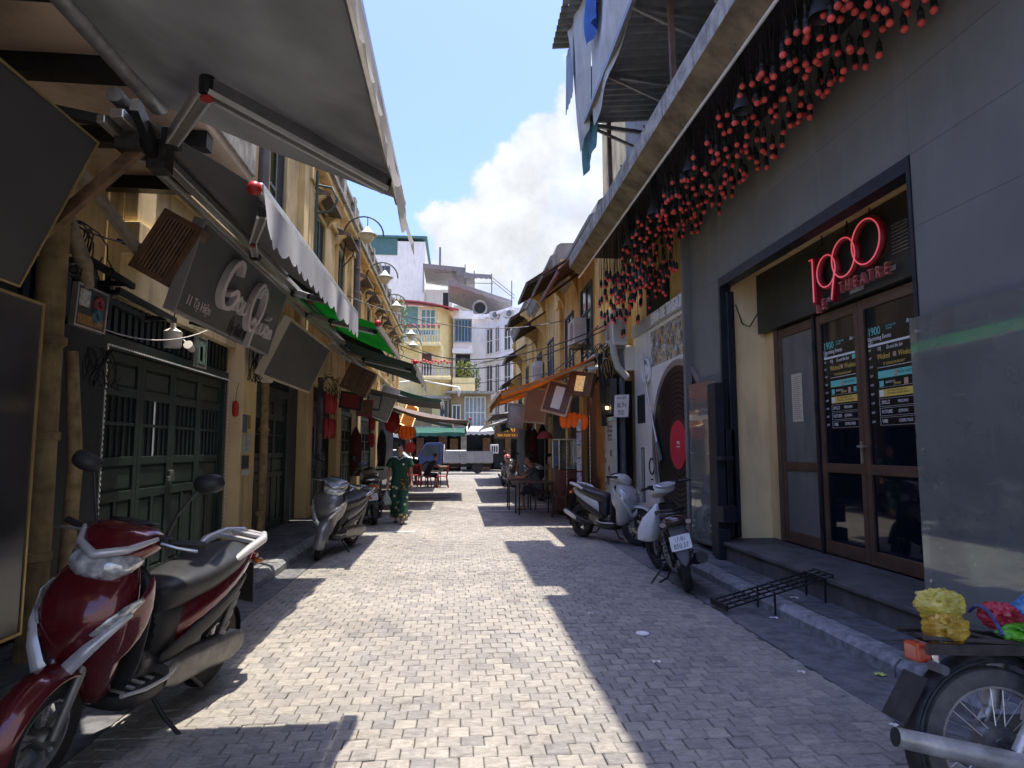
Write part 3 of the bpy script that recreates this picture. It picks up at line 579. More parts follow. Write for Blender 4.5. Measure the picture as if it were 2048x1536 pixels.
def left_house(label, y0, y1, zt, wins, wallm, shut, hood, pil=True):
    t = thing('town_house', label, 'building', group='old ochre town houses on the left')
    m = MB(); m.bx(-8, LX, y0, y1, 2.9, zt); m.build('wall', wallm, t)
    m = MB(); m.bx(-8, LX - .14, y0, y1, .1, 2.9); m.build('ground_floor_wall', DARK, t)
    for i, (a, b, c) in enumerate(((.10, zt - 1.05, zt - .98), (.22, zt - .42, zt - .28), (.30, zt - .28, zt - .16))):
        MB().bx(LX, LX + a, y0 + .03 + .004 * i, y1 - .03 - .004 * i, b, c - .002 * i).build('cornice', wallm if i < 2 else CONC, t, bevel=.012)
    m = MB(); m.bx(LX - .2, LX + .05, y0 + .02, y1 - .02, zt, zt + .55); m.bx(LX - .22, LX + .12, y0, y1, zt + .55, zt + .66)
    n = max(2, int((y1 - y0) / 1.6))
    for k in range(n + 1): y = lerp(y0 + .2, y1 - .2, k / n); m.bx(LX - .25, LX + .16, y - .16, y + .16, zt + .002, zt + .75)
    m.build('parapet', CONC, t, bevel=.01)
    if pil:
        for y in (y0 + .2, y1 - .2): m = MB(); m.bx(LX, LX + .12, y - .18, y + .18, 3.3, zt - .45); m.bx(LX, LX + .17, y - .23, y + .23, zt - .98, zt - .72); m.bx(LX, LX + .17, y - .23, y + .23, 3.3, 3.6); m.build('pilaster', wallm, t, bevel=.008)
    MB().bx(LX, LX + .14, y0 + .02, y1 - .02, 4.25, 4.38).build('string_course', wallm, t, bevel=.01)
    for (y, w, z0, z1) in wins: window(t, y, w, z0, z1, LX, 1, shut, hood)
    return t
left_house('ochre house with slatted green-grey shutters just past the big awning', 6.15, 12.9, 8.3, [(8.0, 1.0, 4.75, 6.9), (10.9, 1.0, 4.75, 6.9)], YELC, SHUT, None)
left_house('ochre house with dark tile window hoods, beside the first drain pipe', 12.95, 18.6, 7.9, [(14.3, .95, 4.7, 6.55), (16.9, .95, 4.7, 6.55)], YELC, SHUT, HOOD)
left_house('stained ochre house with small dark hoods, midway down the left side', 18.65, 24.8, 7.75, [(20.0, .9, 4.6, 6.3), (22.2, .9, 4.6, 6.3), (24.0, .7, 4.6, 6.3)], YEL, SHUTD, HOOD)
left_house('weathered cream house at the far end of the left row', 24.85, 33.5, 7.7, [(26.4, .9, 4.6, 6.3), (28.6, .9, 4.6, 6.3), (30.8, .9, 4.6, 6.3)], YELP, SHUTD, HOOD)
# ---- ground floor pilasters and doors further on
def pilaster(label, y0, y1, X=LX + .12, z1=3.0):
    m = MB(); m.bx(LX - .2, X, y0, y1, .1, z1); m.bx(LX - .2, X + .03, y0 - .015, y1 + .015, .1, .32); tag(m.build('wall_pier', YELP, bevel=.012), label, 'pier', 'ochre piers between the shop fronts')
pilaster('ochre pier with posters between the folding doors and the drain pipe', 9.36, 9.98)
pilaster('ochre pier behind the grey scooter', 13.35, 13.8); pilaster('ochre pier behind the moped seen from the rear', 16.6, 17.1); pilaster('narrow ochre pier behind the woman in green', 20.0, 20.5); pilaster('farthest ochre pier on the left row', 24.4, 25.0)
green_doors('folding_doors', 'dark blue-green doors under the blank tilted board', 10.35, 12.55, .14, 2.42, 3, LX - .13, 'green shop doors')
MB()
m = MB(); m.bx(LX - .16, LX - .08, 12.6, 13.3, .14, 2.7); tag(m.build('side_shutter', mat('navy_door_paint', (.022, .034, .052), .5, var=.2)), 'narrow navy door leaf beside the grey scooter', 'door')
for i, (a, b) in enumerate(((13.9, 16.5), (17.2, 19.9), (20.6, 24.3))):
    green_doors('folding_doors', ['navy-green doors between the grey scooter and the moped', 'dark doors just behind the walking woman', 'far dark doors beyond the woman in green'][i], a, b, .14, 2.42, 3, LX - .13, 'green shop doors')
# ---- pipes
def pipe(name, label, x, y, z0, z1, r, m_, collars=(), cat='drain pipe'):
    t = thing(name, label, cat, (x, y, 0)); n = 8
    MB().tube([(0.012 * math.sin(z * 1.3), .012 * math.cos(z * 1.7), z) for z in [lerp(z0, z1, k / n) for k in range(n + 1)]], r, 14).build('pipe', m_, t, smooth=50)
    for z in collars: MB().lathe([(r + .004, z), (r + .02, z + .01), (r + .02, z + .06), (r + .004, z + .07)], 14, T()).build('collar', m_, t, smooth=30)
    return t
BAMB = mat('stained_ochre_pipe', (.26, .185, .085), .7, var=.45, scale=6, bump=.3, dirt=(.06, .045, .03), damt=.8, dscale=3)
BAMB2 = mat('speckled_ochre_pipe', (.30, .21, .105), .75, var=.4, scale=14, bump=.3, dirt=(.07, .05, .035), damt=.7, dscale=5)
pipe('drain_pipe', 'thick stained ochre drain pipe beside the black boards', -2.80, 4.66, .12, 3.2, .085, BAMB, (.75, 1.55, 2.2))
m = MB(); m.tube([(-2.74, 4.90, .12), (-2.72, 4.92, 1.4), (-2.80, 4.93, 2.2)], [.05, .048, .04], 12); tag(m.build('thin_pole', BAMB2, smooth=50), 'thin speckled ochre pole leaning against the thick pipe', 'pole')
m = MB(); m.tube([(-2.95, 4.55, 3.75), (-2.85, 4.6, 3.5), (-2.78, 4.75, 3.1), (-2.76, 4.95, 2.85), (-2.80, 5.05, 2.72)], .055, 12); tag(m.build('elbow_pipe', mat('grey_ochre_pipe', (.25, .20, .13), .7, var=.4, scale=12), smooth=50), 'bent grey pipe end curving out above the small framed poster', 'pipe')
pipe('drain_pipe', 'speckled ochre drain pipe right of the poster pier', -2.92, 10.12, .12, 2.75, .06, BAMB2, (.5, 1.75), 'drain pipe')
CORR = mat('grey_corrugated_conduit', (.16, .165, .18), .6, var=.2)
def conduit(label, x, y, z0, z1, r):
    n = int((z1 - z0) / .022); m = MB(); m.lathe([(r + (.008 if k % 2 else 0), lerp(z0, z1, k / n)) for k in range(n + 1)], 12, T(x, y, 0)); tag(m.build('conduit', CORR, smooth=30), label, 'conduit')
conduit('ribbed grey conduit beside the red lantern strings', -2.90, 14.0, .12, 3.0, .055)
DRP = mat('purple_grey_drain_pipe', (.095, .085, .095), .5, var=.25, scale=5)
pipe('rain_pipe', 'dark grey rain pipe with joint rings on the first ochre house', LX + .16, 9.75, 4.9, 8.0, .085, DRP, (5.1, 6.2, 7.3))
pipe('rain_pipe', 'dark jointed rain pipe running down beside the lamp posts', LX + .18, 18.62, 3.9, 7.6, .10, DRP, (4.5, 5.2, 5.9, 6.6))
# ---- boards, signs
def tilted_board(name, label, y0, y1, zb, xb, zt, xt, th, bm, edge, cat='sign', edgew=.03):
    """a board leaning out from (xb,zb) to (xt,zt)"""
    up = V((xt - xb, 0, zt - zb)); h = up.length; M = frame((xb, y0, zb), x=(0, 1, 0), y=up); t = thing(name, label, cat, M=M); w = y1 - y0
    m = MB(); m.bx(.012, w - .012, .012, h - .012, -th, 0); m.build('panel', bm, t)
    m = MB()
    for a, b, c, d in ((0, w, 0, edgew), (0, w, h - edgew, h), (0, edgew, edgew, h - edgew), (w - edgew, w, edgew, h - edgew)): m.bx(a, b, c, d, -th - .004, .008)
    m.build('edge_trim', edge, t)
    return t, w, h
tilted_board('blank_board', 'blank charcoal board leaning out at the top left with a gold edge', 1.6, 4.04, 2.46, -2.62, 3.38, -2.22, .10, BOARD, GOLD, edgew=.012)
tilted_board('blank_board', 'tall glossy black panel with gold edge at the left border', 2.0, 4.22, .40, -2.58, 2.40, -2.58, .12, BOARDG, GOLD, edgew=.018)
t, w, h = tilted_board('blank_board', 'blank grey board with pale gold edge right of the script-letter sign', 9.2, 12.1, 2.50, -2.72, 3.32, -2.34, .10, BOARD, mat('pale_gold_trim', (.50, .42, .26), .45, .3, var=.1), edgew=.035)
t, w, h = tilted_board('shop_sign', 'tilted slate sign with large pinkish script letters and 11 Tạ Hiện', 5.62, 8.36, 2.66, -2.40, 3.46, -2.18, .09, SIGNB, mat('grey_trim', (.33, .32, .32), .4, .4, var=.1), edgew=.022)
def script(pts, r, m):
    """a raised script stroke, deep like a cut-out letter"""
    q = []
    for i in range(len(pts) - 1):
        p0 = V(pts[max(i - 1, 0)]); p1 = V(pts[i]); p2 = V(pts[i + 1]); p3 = V(pts[min(i + 2, len(pts) - 1)])
        for k in range(6):
            s = k / 6; q.append(.5 * ((2 * p1) + (p2 - p0) * s + (2 * p0 - 5 * p1 + 4 * p2 - p3) * s * s + (3 * p1 - p0 - 3 * p2 + p3) * s ** 3))
    q.append(V(pts[-1])); L_ = []; Rr = []
    for i, p in enumerate(q):
        d = (q[min(i + 1, len(q) - 1)] - q[max(i - 1, 0)]).normalized(); n = V((-d.y, d.x)) * (r * (.55 + .45 * abs(d.y)))
        L_.append(p + n); Rr.append(p - n)
    z = .07; vs = []; n = len(q)
    for p, s in zip(L_, Rr): vs += [(p.x, p.y, 0.004), (s.x, s.y, 0.004), (p.x, p.y, z), (s.x, s.y, z)]
    fs = [(0, 1, 3, 2)[::-1], (4 * n - 4, 4 * n - 3, 4 * n - 1, 4 * n - 2)]
    for i in range(n - 1): a = 4 * i; b = a + 4; fs += [(a + 2, a + 3, b + 3, b + 2), (a, b, b + 1, a + 1), (a, a + 2, b + 2, b), (a + 1, b + 1, b + 3, a + 3)]
    m.add(vs, fs)
def letters(t, mt, *strokes, r=.022, name='letter'):
    m = MB()
    for s in strokes: script(s, r, m)
    return m.build(name, mt, t)
letters(t, LETTER, [(1.02, .60), (.99, .70), (.90, .72), (.78, .64), (.70, .48), (.70, .34), (.78, .25), (.90, .24), (1.02, .30), (1.07, .40), (1.02, .44), (.92, .40), (.86, .37)], r=.036)
letters(t, LETTER, [(1.22, .38), (1.16, .42), (1.12, .36), (1.16, .28), (1.22, .31), (1.24, .40), (1.24, .29)], r=.02)
letters(t, LETTER, [(1.30, .40), (1.29, .31), (1.34, .27), (1.40, .31), (1.41, .41), (1.41, .28)], r=.02)
letters(t, LETTER, [(1.80, .62), (1.70, .69), (1.58, .60), (1.52, .42), (1.58, .22), (1.70, .16), (1.82, .24), (1.90, .42), (1.88, .58), (1.80, .66), (1.68, .60), (1.70, .54)], r=.03)
letters(t, LETTER, [(1.66, .24), (1.72, .30), (1.80, .22), (1.78, .10), (1.78, -.02)], r=.026)
letters(t, LETTER, [(1.98, .30), (1.97, .22), (2.02, .18), (2.08, .22), (2.09, .31), (2.10, .20)], r=.016)
letters(t, LETTER, [(2.22, .28), (2.17, .31), (2.14, .25), (2.18, .19), (2.23, .23), (2.24, .30), (2.26, .20)], r=.016)
letters(t, LETTER, [(2.19, .38), (2.25, .42)], r=.014, name='accent')
letters(t, LETTER, [(2.31, .28), (2.31, .18), (2.34, .27), (2.39, .28), (2.41, .18)], r=.016)
m = MB(); text(m, '11 Tạ Hiện', .13, T(.42, .14, .006), .003, sx=.9); m.build('street_number_print', LETTER, t)
m = MB(); text(m, 'Ủy thọt Béo', .19, T(1.55, .04 + .06, .006), .004, shear=.3, sx=.72); m.build('dark_lettering', mat('dark_letter', (.03, .032, .032), .5, var=0), t)
m = MB(); m.beam((1.5, .05, -.1), (1.5, .05, -.5), .03, .03); m.beam((.3, .4, -.1), (.3, .5, -.8), .03, .03); m.beam((2.5, .4, -.1), (2.5, .5, -.8), .03, .03); m.build('bracket', BLACKM, t)
# ---- slatted wooden box lamp, tilted
def slat_box(label, o, rightv, upv, w, h, d, n, group=None):
    M = frame(o, x=rightv, y=upv); t = thing('slatted_box', label, 'slatted box', M=M, group=group)
    m = MB()
    for a, b, c, e in ((0, w, 0, .05), (0, w, h - .05, h), (0, .05, .05, h - .05), (w - .05, w, .05, h - .05)): m.bx(a, b, c, e, -d, .004)
    m.build('box_frame', WOOD, t, bevel=.004); MB().bx(.04, w - .04, .04, h - .04, -d, -d + .02).build('back', WOOD, t)
    for k in range(n):
        y = .05 + (k + .15) * (w - .1) / n; MB().bx(y, y + (w - .1) / n * .62, .05, h - .05, -.04, .0).build('slat', mat('slat_wood', (.23, .13, .085), .5, var=.3, scale=8, rnd=.15), t)
    return t
def facing(label, bl, br, tl, Y, d, n):
    A, B, C_ = at(*bl, Y=Y), at(*br, Y=Y), at(*tl, Y=Y); up = C_ - A; rt = B - A; rt = rt - up * (rt.dot(up) / up.length_squared)
    return slat_box(label, A, rt, up, rt.length, up.length, d, n)
facing('brown slatted wooden box hanging askew left of the script sign', (255, 530), (322, 590), (330, 415), 5.6, .16, 9)
facing('dark wooden box hanging askew beyond the blank grey board', (678, 772), (728, 798), (702, 724), 13.9, .25, 8)
# ---- little framed poster, lamps, pictures on the green front
def framed(name, label, o, rightv, upv, w, h, shapes, edge, bg, cat='poster'):
    M = frame(o, x=rightv, y=upv); t = thing(name, label, cat, M=M); MB().bx(0, w, 0, h, -.03, 0).build('picture', bg, t); m = MB(); e = .012
    for a, b, c, d in ((-e, w + e, -e, .004), (-e, w + e, h - .004, h + e), (-e, .004, .004, h - .004), (w - .004, w + e, .004, h - .004)): m.bx(a, b, c, d, -.034, .008)
    m.build('frame', edge, t)
    for (mt, (x0, x1, y0, y1)) in shapes: MB().bx(x0 * w, x1 * w, y0 * h, y1 * h, -.002, .003).build('print', mt, t)
    return t
PW = mat('print_white', (.45, .45, .43), .5, var=.5, scale=30); PR = mat('print_red', (.30, .05, .05), .5, var=.5, scale=30); PB = mat('print_blue', (.06, .13, .20), .5, var=.5, scale=30); PO = mat('print_orange', (.32, .17, .05), .5, var=.5, scale=30)
PG = mat('print_green', (.10, .18, .13), .6, var=.6, scale=25); PD = mat('print_dark', (.05, .055, .06), .5, var=.5, scale=25)
t = framed('light_box', 'small framed light box with red and blue discs beside the bent pipe', (-2.80, 4.93, 2.41), (0, 1, 0), (.05, 0, 1), .40, .30, [(PW, (.08, .42, .5, .92)), (PO, (.08, .92, .06, .3))], ALU, PD)
for c, (y, z) in ((PR, (.70, .68)), (PB, (.68, .36))): m = MB(); m.torus(.045, .018, 16, 6, T(y * .40, z * .30, .006)); m.build('disc', c, t)
framed('small_picture', 'small green picture on the transom beside the spot lamp', (-3.0, 7.7, 2.45), (0, 1, 0), (0, 0, 1), .26, .34, [(PG, (.1, .9, .1, .9)), (PW, (.3, .6, .2, .7))], ALU, PD)
for i, (dy, z0, w_, h_, mm, tx) in enumerate(((.02, 1.72, .20, .26, PB, 'dark blue poster'), (.24, 1.78, .12, .20, PO, 'orange leaflet'), (.02, 1.44, .16, .24, PW, 'grey photo poster'), (.20, 1.46, .20, .26, PW, 'black and white lettered poster'), (.02, 1.22, .30, .18, PD, 'dark green poster'), (.02, 1.13, .34, .07, mat('print_strip', (.7, .68, .68), .6, var=.1), 'white strip notice'))):
    o = MB(); o.bx(LX + .121 + .003 * i, LX + .124 + .003 * i, 9.36 + dy, 9.36 + dy + w_, z0, z0 + h_); tag(o.build('poster', mm), tx + ' pasted on the ochre pier by the folding doors', 'poster', 'posters on the ochre pier')
t = thing('bulb_lamp', 'white cylindrical bulb lamp hanging over the green folding doors', 'lamp', (-2.82, 6.62, 2.60)); MB().lathe([(.001, -.11), (.075, -.105), (.085, -.08), (.085, .02)], 18).build('diffuser', mat('milky_diffuser', (.62, .58, .55), .4, var=.03), t, smooth=40); MB().lathe([(.086, .02), (.088, .05), (.05, .075), (.025, .09), (.025, .14), (.001, .14)], 18).build('cap', CREAM, t, smooth=40); MB().tube([(0, 0, .14), (.01, .02, .4), (0, .1, .5)], .006, 6).build('cord', CABLE, t)
t = thing('spot_lamp', 'small cream spot lamp left of the small green picture', 'lamp', (-2.95, 7.35, 2.62)); MB().lathe([(.02, -.1), (.03, -.09), (.045, .03), (.05, .04), (.001, .042)], 14, T(rx=70)).build('head', CREAM, t, smooth=40); MB().tube([(0, .1, 0), (-.05, .16, .02), (-.15, .2, .1)], .01, 6).build('arm', ALU, t)
t = thing('flood_light', 'small black flood light clipped under the second awning rail', 'lamp', (-2.02, 4.42, 3.42)); MB().bx(-.05, .05, -.02, .02, -.05, .05).build('body', BLACKM, t, bevel=.01); MB().bx(-.035, .035, -.026, -.02, -.035, .035).build('lens', mat('lens_grey', (.35, .36, .38), .2, var=.2), t)
m = MB(); m.lathe([(.0, 0), (.05, .01), (.06, .06), (.03, .12), (.0, .13)], 12, T(-2.6, 8.95, 3.1, 40, 30, 0)); tag(m.build('flood_light', CREAM, smooth=40), 'cream lamp head under the awning end by the blank grey board', 'lamp')
t = thing('junction_box', 'white junction box under the corner of the script sign', 'box', (-2.88, 9.95, 2.65)); MB().box((0, 0, 0), (.16, .30, .32)).build('body', CREAM, t, bevel=.02); MB().box((.085, 0, .02), (.012, .26, .2)).build('lid', CREAM, t, bevel=.006)
# awning mounting bracket and struts near the viewer
t = thing('awning_bracket', 'rusty steel bracket with struts holding the awnings at the near left', 'bracket', (0, 0, 0))
m = MB(); m.box((-2.10, 4.22, 3.52), (.16, .20, .26)); m.box((-1.98, 4.32, 3.42), (.12, .14, .2)); m.build('bracket_plate', mat('rusty_black_steel', (.05, .043, .04), .6, .4, var=.5, scale=18), t, bevel=.01)
m = MB(); m.beam((-2.05, 4.2, 3.42), (-2.75, 4.25, 2.75), .05, .07); m.build('strut', RUST, t);
m = MB(); m.beam((-2.15, 4.15, 3.55), (-2.95, 3.9, 3.6), .06, .06); m.build('strut', BLACKM, t); m = MB(); m.beam((-2.0, 4.35, 3.40), (-1.95, 3.9, 3.56), .05, .10); m.build('strut', BLACKM, t)
m = MB(); m.beam((-2.95, 4.3, 3.95), (-2.7, 5.9, 3.05), .06, .08); m.build('strut', mat('cream_beam', (.36, .31, .23), .7, var=.3, scale=8), t)
# steel angle shelf on the wall under the slatted box
t = thing('angle_shelf', 'dark angle-iron shelf frame bolted to the ochre wall under the slatted box', 'shelf frame'); m = MB()
for z, y0, y1 in ((2.93, 5.0, 5.75), (2.80, 5.5, 6.6)): m.beam((-3.05, y0, z), (-3.05, y1, z - .04), .04, .05); m.beam((-2.8, y0, z), (-2.8, y1, z - .04), .04, .05); m.beam((-3.1, y0 + .1, z), (-2.78, y0 + .1, z), .04, .04); m.beam((-3.1, y1 - .1, z - .04), (-2.78, y1 - .1, z - .04), .04, .04)
for y in (5.5, 5.75): m.beam((-3.0, y, 3.05), (-3.0, y, 2.6), .05, .05)
m.build('frame', BLACKM, t)
# tangled cables of the near left
def cable(label, pts, r=.009, m_=CABLE, grp='loose cables on the left shop fronts', cat='cable'): return tag(MB().tube(pts, r, 6).build('cable', m_, smooth=60), label, cat, grp)
rng = random.Random(21)
def tangle(label, c, size, n, r=.006):
    m = MB()
    for k in range(n):
        p = V(c); pts = []
        a, b = rng.uniform(0, 6), rng.uniform(0, 6)
        for i in range(12): s = i / 11; pts.append((c[0] + size[0] * math.sin(a + s * rng.uniform(3, 5)), c[1] + size[1] * (s - .5) * 2 * math.cos(b * .3) + size[1] * .4 * math.sin(b + s * 7), c[2] + size[2] * math.sin(a * 2 + b + s * 5)))
        m.tube(pts, r, 5)
    tag(m.build('cable_tangle', CABLE, smooth=60), label, 'cables', 'loose cables on the left shop fronts')
tangle('tangle of black cables under the leaning board corner', (-2.8, 4.9, 2.95), (.06, .35, .2), 7)
tangle('coil of dark cables above the plain green side panel', (-2.9, 5.5, 2.15), (.05, .22, .16), 10)
tangle('loose black cables hanging by the white junction box', (-2.9, 9.6, 2.75), (.05, .3, .3), 7)
tangle('knot of cables over the red lantern strings', (-2.6, 13.6, 2.75), (.15, .5, .25), 8)
tangle('cable knot beneath the dark green awning', (-2.4, 15.6, 2.95), (.2, .7, .25), 8)
cable('thin pale wire looping across the green transom', sag((-2.95, 5.4, 2.5), (-2.6, 6.9, 2.72), .12), .006, mat('pale_wire', (.4, .38, .34), .5))
cable('thin black wire crossing the ochre wall above the shelf frame', sag((-3.0, 4.4, 3.3), (-2.9, 6.3, 3.45), .15), .007)
t = thing('red_keybox', 'small red tag box hanging on the folding door corner', 'tag', (-3.05, 9.22, 2.05)); MB().lathe([(.0, -.12), (.03, -.11), (.045, -.06), (.045, .06), (.03, .1), (0, .11)], 10).build('body', RED, t, smooth=30); MB().tube([(0, 0, .1), (.0, .02, .25), (0, .1, .36)], .004, 5).build('string', CABLE, t)
# ---- strings of red lanterns / chillies in two tiers
def lantern_string(label, x, y, z, n, dy):
    t = thing('lantern_string', label, 'lanterns', (x, y, z), group='red paper lantern strings on the left')
    for r in range(2):
        for k in range(n):
            m = MB(); yy = k * dy; m.lathe([(.012, -.42), (.045, -.36), (.055, -.2), (.045, -.05), (.015, 0)], 8, T(.03 * math.sin(k * 2.1), yy, -r * .5)); m.build('paper_lantern', mat('red_paper', (.36, .022, .03), .55, var=.3, scale=6, rnd=.25), t, smooth=60)
            MB().cyl((.03 * math.sin(k * 2.1), yy, -r * .5), (.03 * math.sin(k * 2.1), yy, -r * .5 + .12), .006, n=5).build('cord', CABLE, t)
lantern_string('two tiers of red paper lanterns hanging by the ribbed conduit', -2.62, 13.2, 2.62, 5, .19)
lantern_string('red paper lanterns farther on under the dark green awning', -2.5, 19.0, 2.45, 4, .2)
# ---- silver light box, glowing lantern and others deeper in
framed('sign_box', 'dirty silver sign box hanging under the dark awnings', at(742, 832, Y=18), at(771, 848, Y=18) - at(742, 832, Y=18), at(760, 768, Y=18) - at(742, 832, Y=18), .46, .92, [(PW, (.06, .94, .06, .94))], ALU, mat('dirty_silver', (.36, .37, .37), .5, var=.3, scale=3), 'sign')
GLOW = mat('glowing_orange', (.36, .07, .012), .5, var=.3, scale=12, emit=(1, .14, .015), estr=.04)
GLOWY = mat('glowing_amber', (.5, .22, .05), .5, var=.5, scale=9, emit=(1, .30, .05), estr=.06)
t = thing('glowing_sign', 'small glowing amber sign with cream border under the left awnings', 'sign', M=frame((-2.0, 22.6, 2.35), x=(.45, .9, -.2), y=(.3, .1, .8))); MB().bx(0, .85, 0, .8, -.06, 0).build('panel', GLOWY, t); m = MB()
for k in range(12):
    for a, b in ((k * .07, 0), (k * .07, .79), (0, k * .067), (.83, k * .067)): m.bx(a, a + .04, b, b + .035, 0, .015)
m.build('cream_border', mat('cream_led', (.85, .7, .45), .5, var=0, emit=(1, .75, .4), estr=.7), t)
t = thing('glowing_lantern', 'glowing orange lantern basket below the amber sign', 'lantern', (-1.72, 22.4, 2.08)); MB().lathe([(.12, -.28), (.26, -.2), (.30, -.02), (.25, .14), (.12, .2)], 16).build('shade', GLOW, t, smooth=60); m = MB()
for k in range(12): a = k * PI / 6; m.tube([(.125 * math.cos(a), .125 * math.sin(a), -.285), (.27 * math.cos(a), .27 * math.sin(a), -.2), (.31 * math.cos(a), .31 * math.sin(a), -.02), (.26 * math.cos(a), .26 * math.sin(a), .15)], .012, 5)
m.build('basket_ribs', WOOD, t)
t = thing('red_lantern', 'round red lantern left of the glowing amber sign', 'lantern', (-2.1, 21.2, 2.35)); MB().lathe([(.06, -.36), (.2, -.25), (.26, 0), (.2, .25), (.06, .34)], 14).build('shade', RED, t, smooth=60); MB().cyl((0, 0, .34), (0, 0, .6), .01, n=5).build('cord', CABLE, t)
# ---- street lamps fixed to posts along the left
LGLASS = mat('milky_lamp_glass', (.72, .66, .48), .35, var=.08)
LDOME = mat('lamp_dome_white', (.66, .66, .62), .4, var=.08)
def lamp(label, px, py, Y, x0=LX + .1):
    p = at(px, py, Y=Y); t = thing('wall_lamp', label, 'street lamp', p, group='swan-neck lamps along the left row'); dx = x0 - p.x
    pts = [(dx, 0, -.75), (dx + .05, 0, -.25)]
    n = 12; w = -dx + .42
    for k in range(n + 1): a = PI - PI * 1.0 * k / n; pts.append((.42 - w / 2 + .0 + (w / 2) * math.cos(a), 0, -.05 + .52 * math.sin(a)))
    MB().tube(pts, .022, 8).build('arm', mat('lamp_iron', (.05, .065, .06), .5, .4, var=.2), t, smooth=60)
    MB().tube([(dx, 0, -.9), (dx + .25, 0, -.6), (dx + .30, 0, -.3), (dx + .12, 0, -.16)], .016, 6).build('scroll', mat('lamp_iron', (.05, .065, .06)), t, smooth=60)
    MB().cyl((0, 0, .18), (0, 0, .48), .012, n=6).build('hanger', BLACKM, t)
    MB().lathe([(.03, .2), (.06, .17), (.10, .10), (.17, .03), (.27, -.02), (.27, -.045), (.18, -.04)], 20, cap=False).build('shade', LDOME, t, smooth=50)
    MB().lathe([(.175, -.04), (.165, -.13), (.11, -.22), (.04, -.255), (.0, -.26)], 18, cap=False).build('globe', LGLASS, t, smooth=60)
for i, (px, py, Y) in enumerate(((735, 468, 16.9), (770, 553, 21.2), (793, 612, 25.6), (822, 668, 29.5), (826, 690, 32.5))):
    lamp(['nearest swan-neck street lamp with milky globe on the left facades', 'second swan-neck street lamp from the viewer, in front of the white wall', 'third swan-neck street lamp, in front of the yellow corner house', 'fourth swan-neck lamp, small and low near the yellow balcony', 'farthest swan-neck lamp of the left row'][i], px, py, Y, LX + .1 if i < 3 else p.x - .5 if False else LX + .1)
# green iron bracket on the first ochre house
t = thing('iron_bracket', 'green iron pole with a scroll bracket on the ochre facade', 'bracket', (LX + .2, 13.2, 0)); MB().cyl((0, 0, 5.1), (0, 0, 7.2), .03, n=8).build('pole', SHUTD, t); MB().tube([(0, 0, 6.9), (.3, 0, 6.85), (.42, 0, 6.6), (.3, 0, 6.35), (0, 0, 6.3)], .025, 7).build('scroll', SHUTD, t, smooth=60)
# ================================================================== right side: the theatre bar
XW = 3.5
WALLG = mat('dark_grey_cladding', (.175, .170, .155), .72, var=.10, scale=1.5, bump=.35, bscale=220, dirt=(.24, .23, .225), damt=.45, dscale=1.6, rnd=.05)
FRAMEB = mat('blue_black_steel', (.022, .024, .032), .45, .3, var=.25, scale=6)
BRWF = mat('brown_door_frame', (.105, .058, .036), .45, var=.25, scale=6, bump=.1, bscale=40)
DGLASS = mat('dark_door_glass', (.004, .007, .014), .04, var=0, spec=.55)
STEPM = mat('worn_dark_step', (.09, .085, .082), .7, var=.4, scale=5, bump=.5, bscale=40, dirt=(.14, .13, .12), damt=.5, streak=False, dscale=4)
RGL = glass('greenish_glass', (.56, .63, .58), .46, .035)
th = thing('theatre_front', 'dark grey clad bar front with recessed doorway on the right', 'building', (0, 0, 0))
OY0, OY1, OZ = 4.60, 8.35, 3.78
m = MB(); m.bx(XW + .03, 6, -1, OY0, .1, 5.44); m.bx(XW + .03, 6, OY1, 9.5, .1, 5.44); m.bx(XW + .03, XW + .139, OY0, OY1, OZ, 5.0); m.bx(XW + .139, 6, OY0, OY1, OZ + .1, 5.0); m.bx(4.6, 6, OY0, OY1, .1, OZ + .1); m.build('core_wall', DARK, th)
def clad():
    rows = [.14, .95, 1.75, 2.5, 3.2, 3.78, 4.4, 5.0, 5.44]; cols = [-.4, 1.0, 2.2, 3.4, OY0, 5.9, 7.15, OY1, 9.5]
    for i in range(len(rows) - 1):
        for j in range(len(cols) - 1):
            if cols[j] >= OY0 - .01 and cols[j + 1] <= OY1 + .01 and rows[i + 1] <= OZ + .01: continue
            g = .0012; m = MB(); m.bx(XW, XW + .03, cols[j] + g, cols[j + 1] - g, rows[i] + g, rows[i + 1] - g); m.build('cladding_panel', WALLG, th)
    MB().bx(XW - .11, XW + .03, 9.40, 9.5, .14, 5.43).build('end_trim', WALLG, th)
clad()
JAMB = mat('lightened_ochre_jamb', (.90, .70, .38), .85, var=.08, scale=1.6, bump=.2, bscale=25, dirt=(.30, .22, .13), damt=.45, dscale=1.4)  # copy of the ochre plaster, lightened to make up for little light in the recess
# black steel surround of the doorway and yellow jambs inside
m = MB(); f = .055
m.bx(XW - .012, XW + .14, OY1 - f, OY1 - .001, .14, OZ); m.build('door_surround', FRAMEB, th); MB().bx(XW - .012, XW + .14, OY0 + .001, OY0 + .04, .14, OZ).build('door_surround', FRAMEB, th); MB().bx(XW - .012, XW + .14, OY0 + .04, OY1 - f, OZ - .12, OZ - .001).build('door_surround', FRAMEB, th)
MB().bx(XW + .14, 4.12, OY1 - .05, OY1 + .06, .34, OZ + .04).build('jamb', JAMB, th); MB().bx(XW + .14, 4.7, OY0 - .1, OY0 + .02, .34, OZ + .04).build('jamb', YELP, th); MB().bx(XW + .14, 4.7, OY0 + .02, OY1 - .05, OZ + .04, OZ + .1).build('recess_ceiling', YELP, th)
m = MB(); m.bx(XW + .05, XW + .15, OY1 - .13, OY1 - .056, .36, OZ - .2); m.bx(XW - .02, XW + .10, OY1 - .13, OY1 - .057, .36, 1.75); m.build('rolled_shutter_stack', FRAMEB, th, bevel=.008)
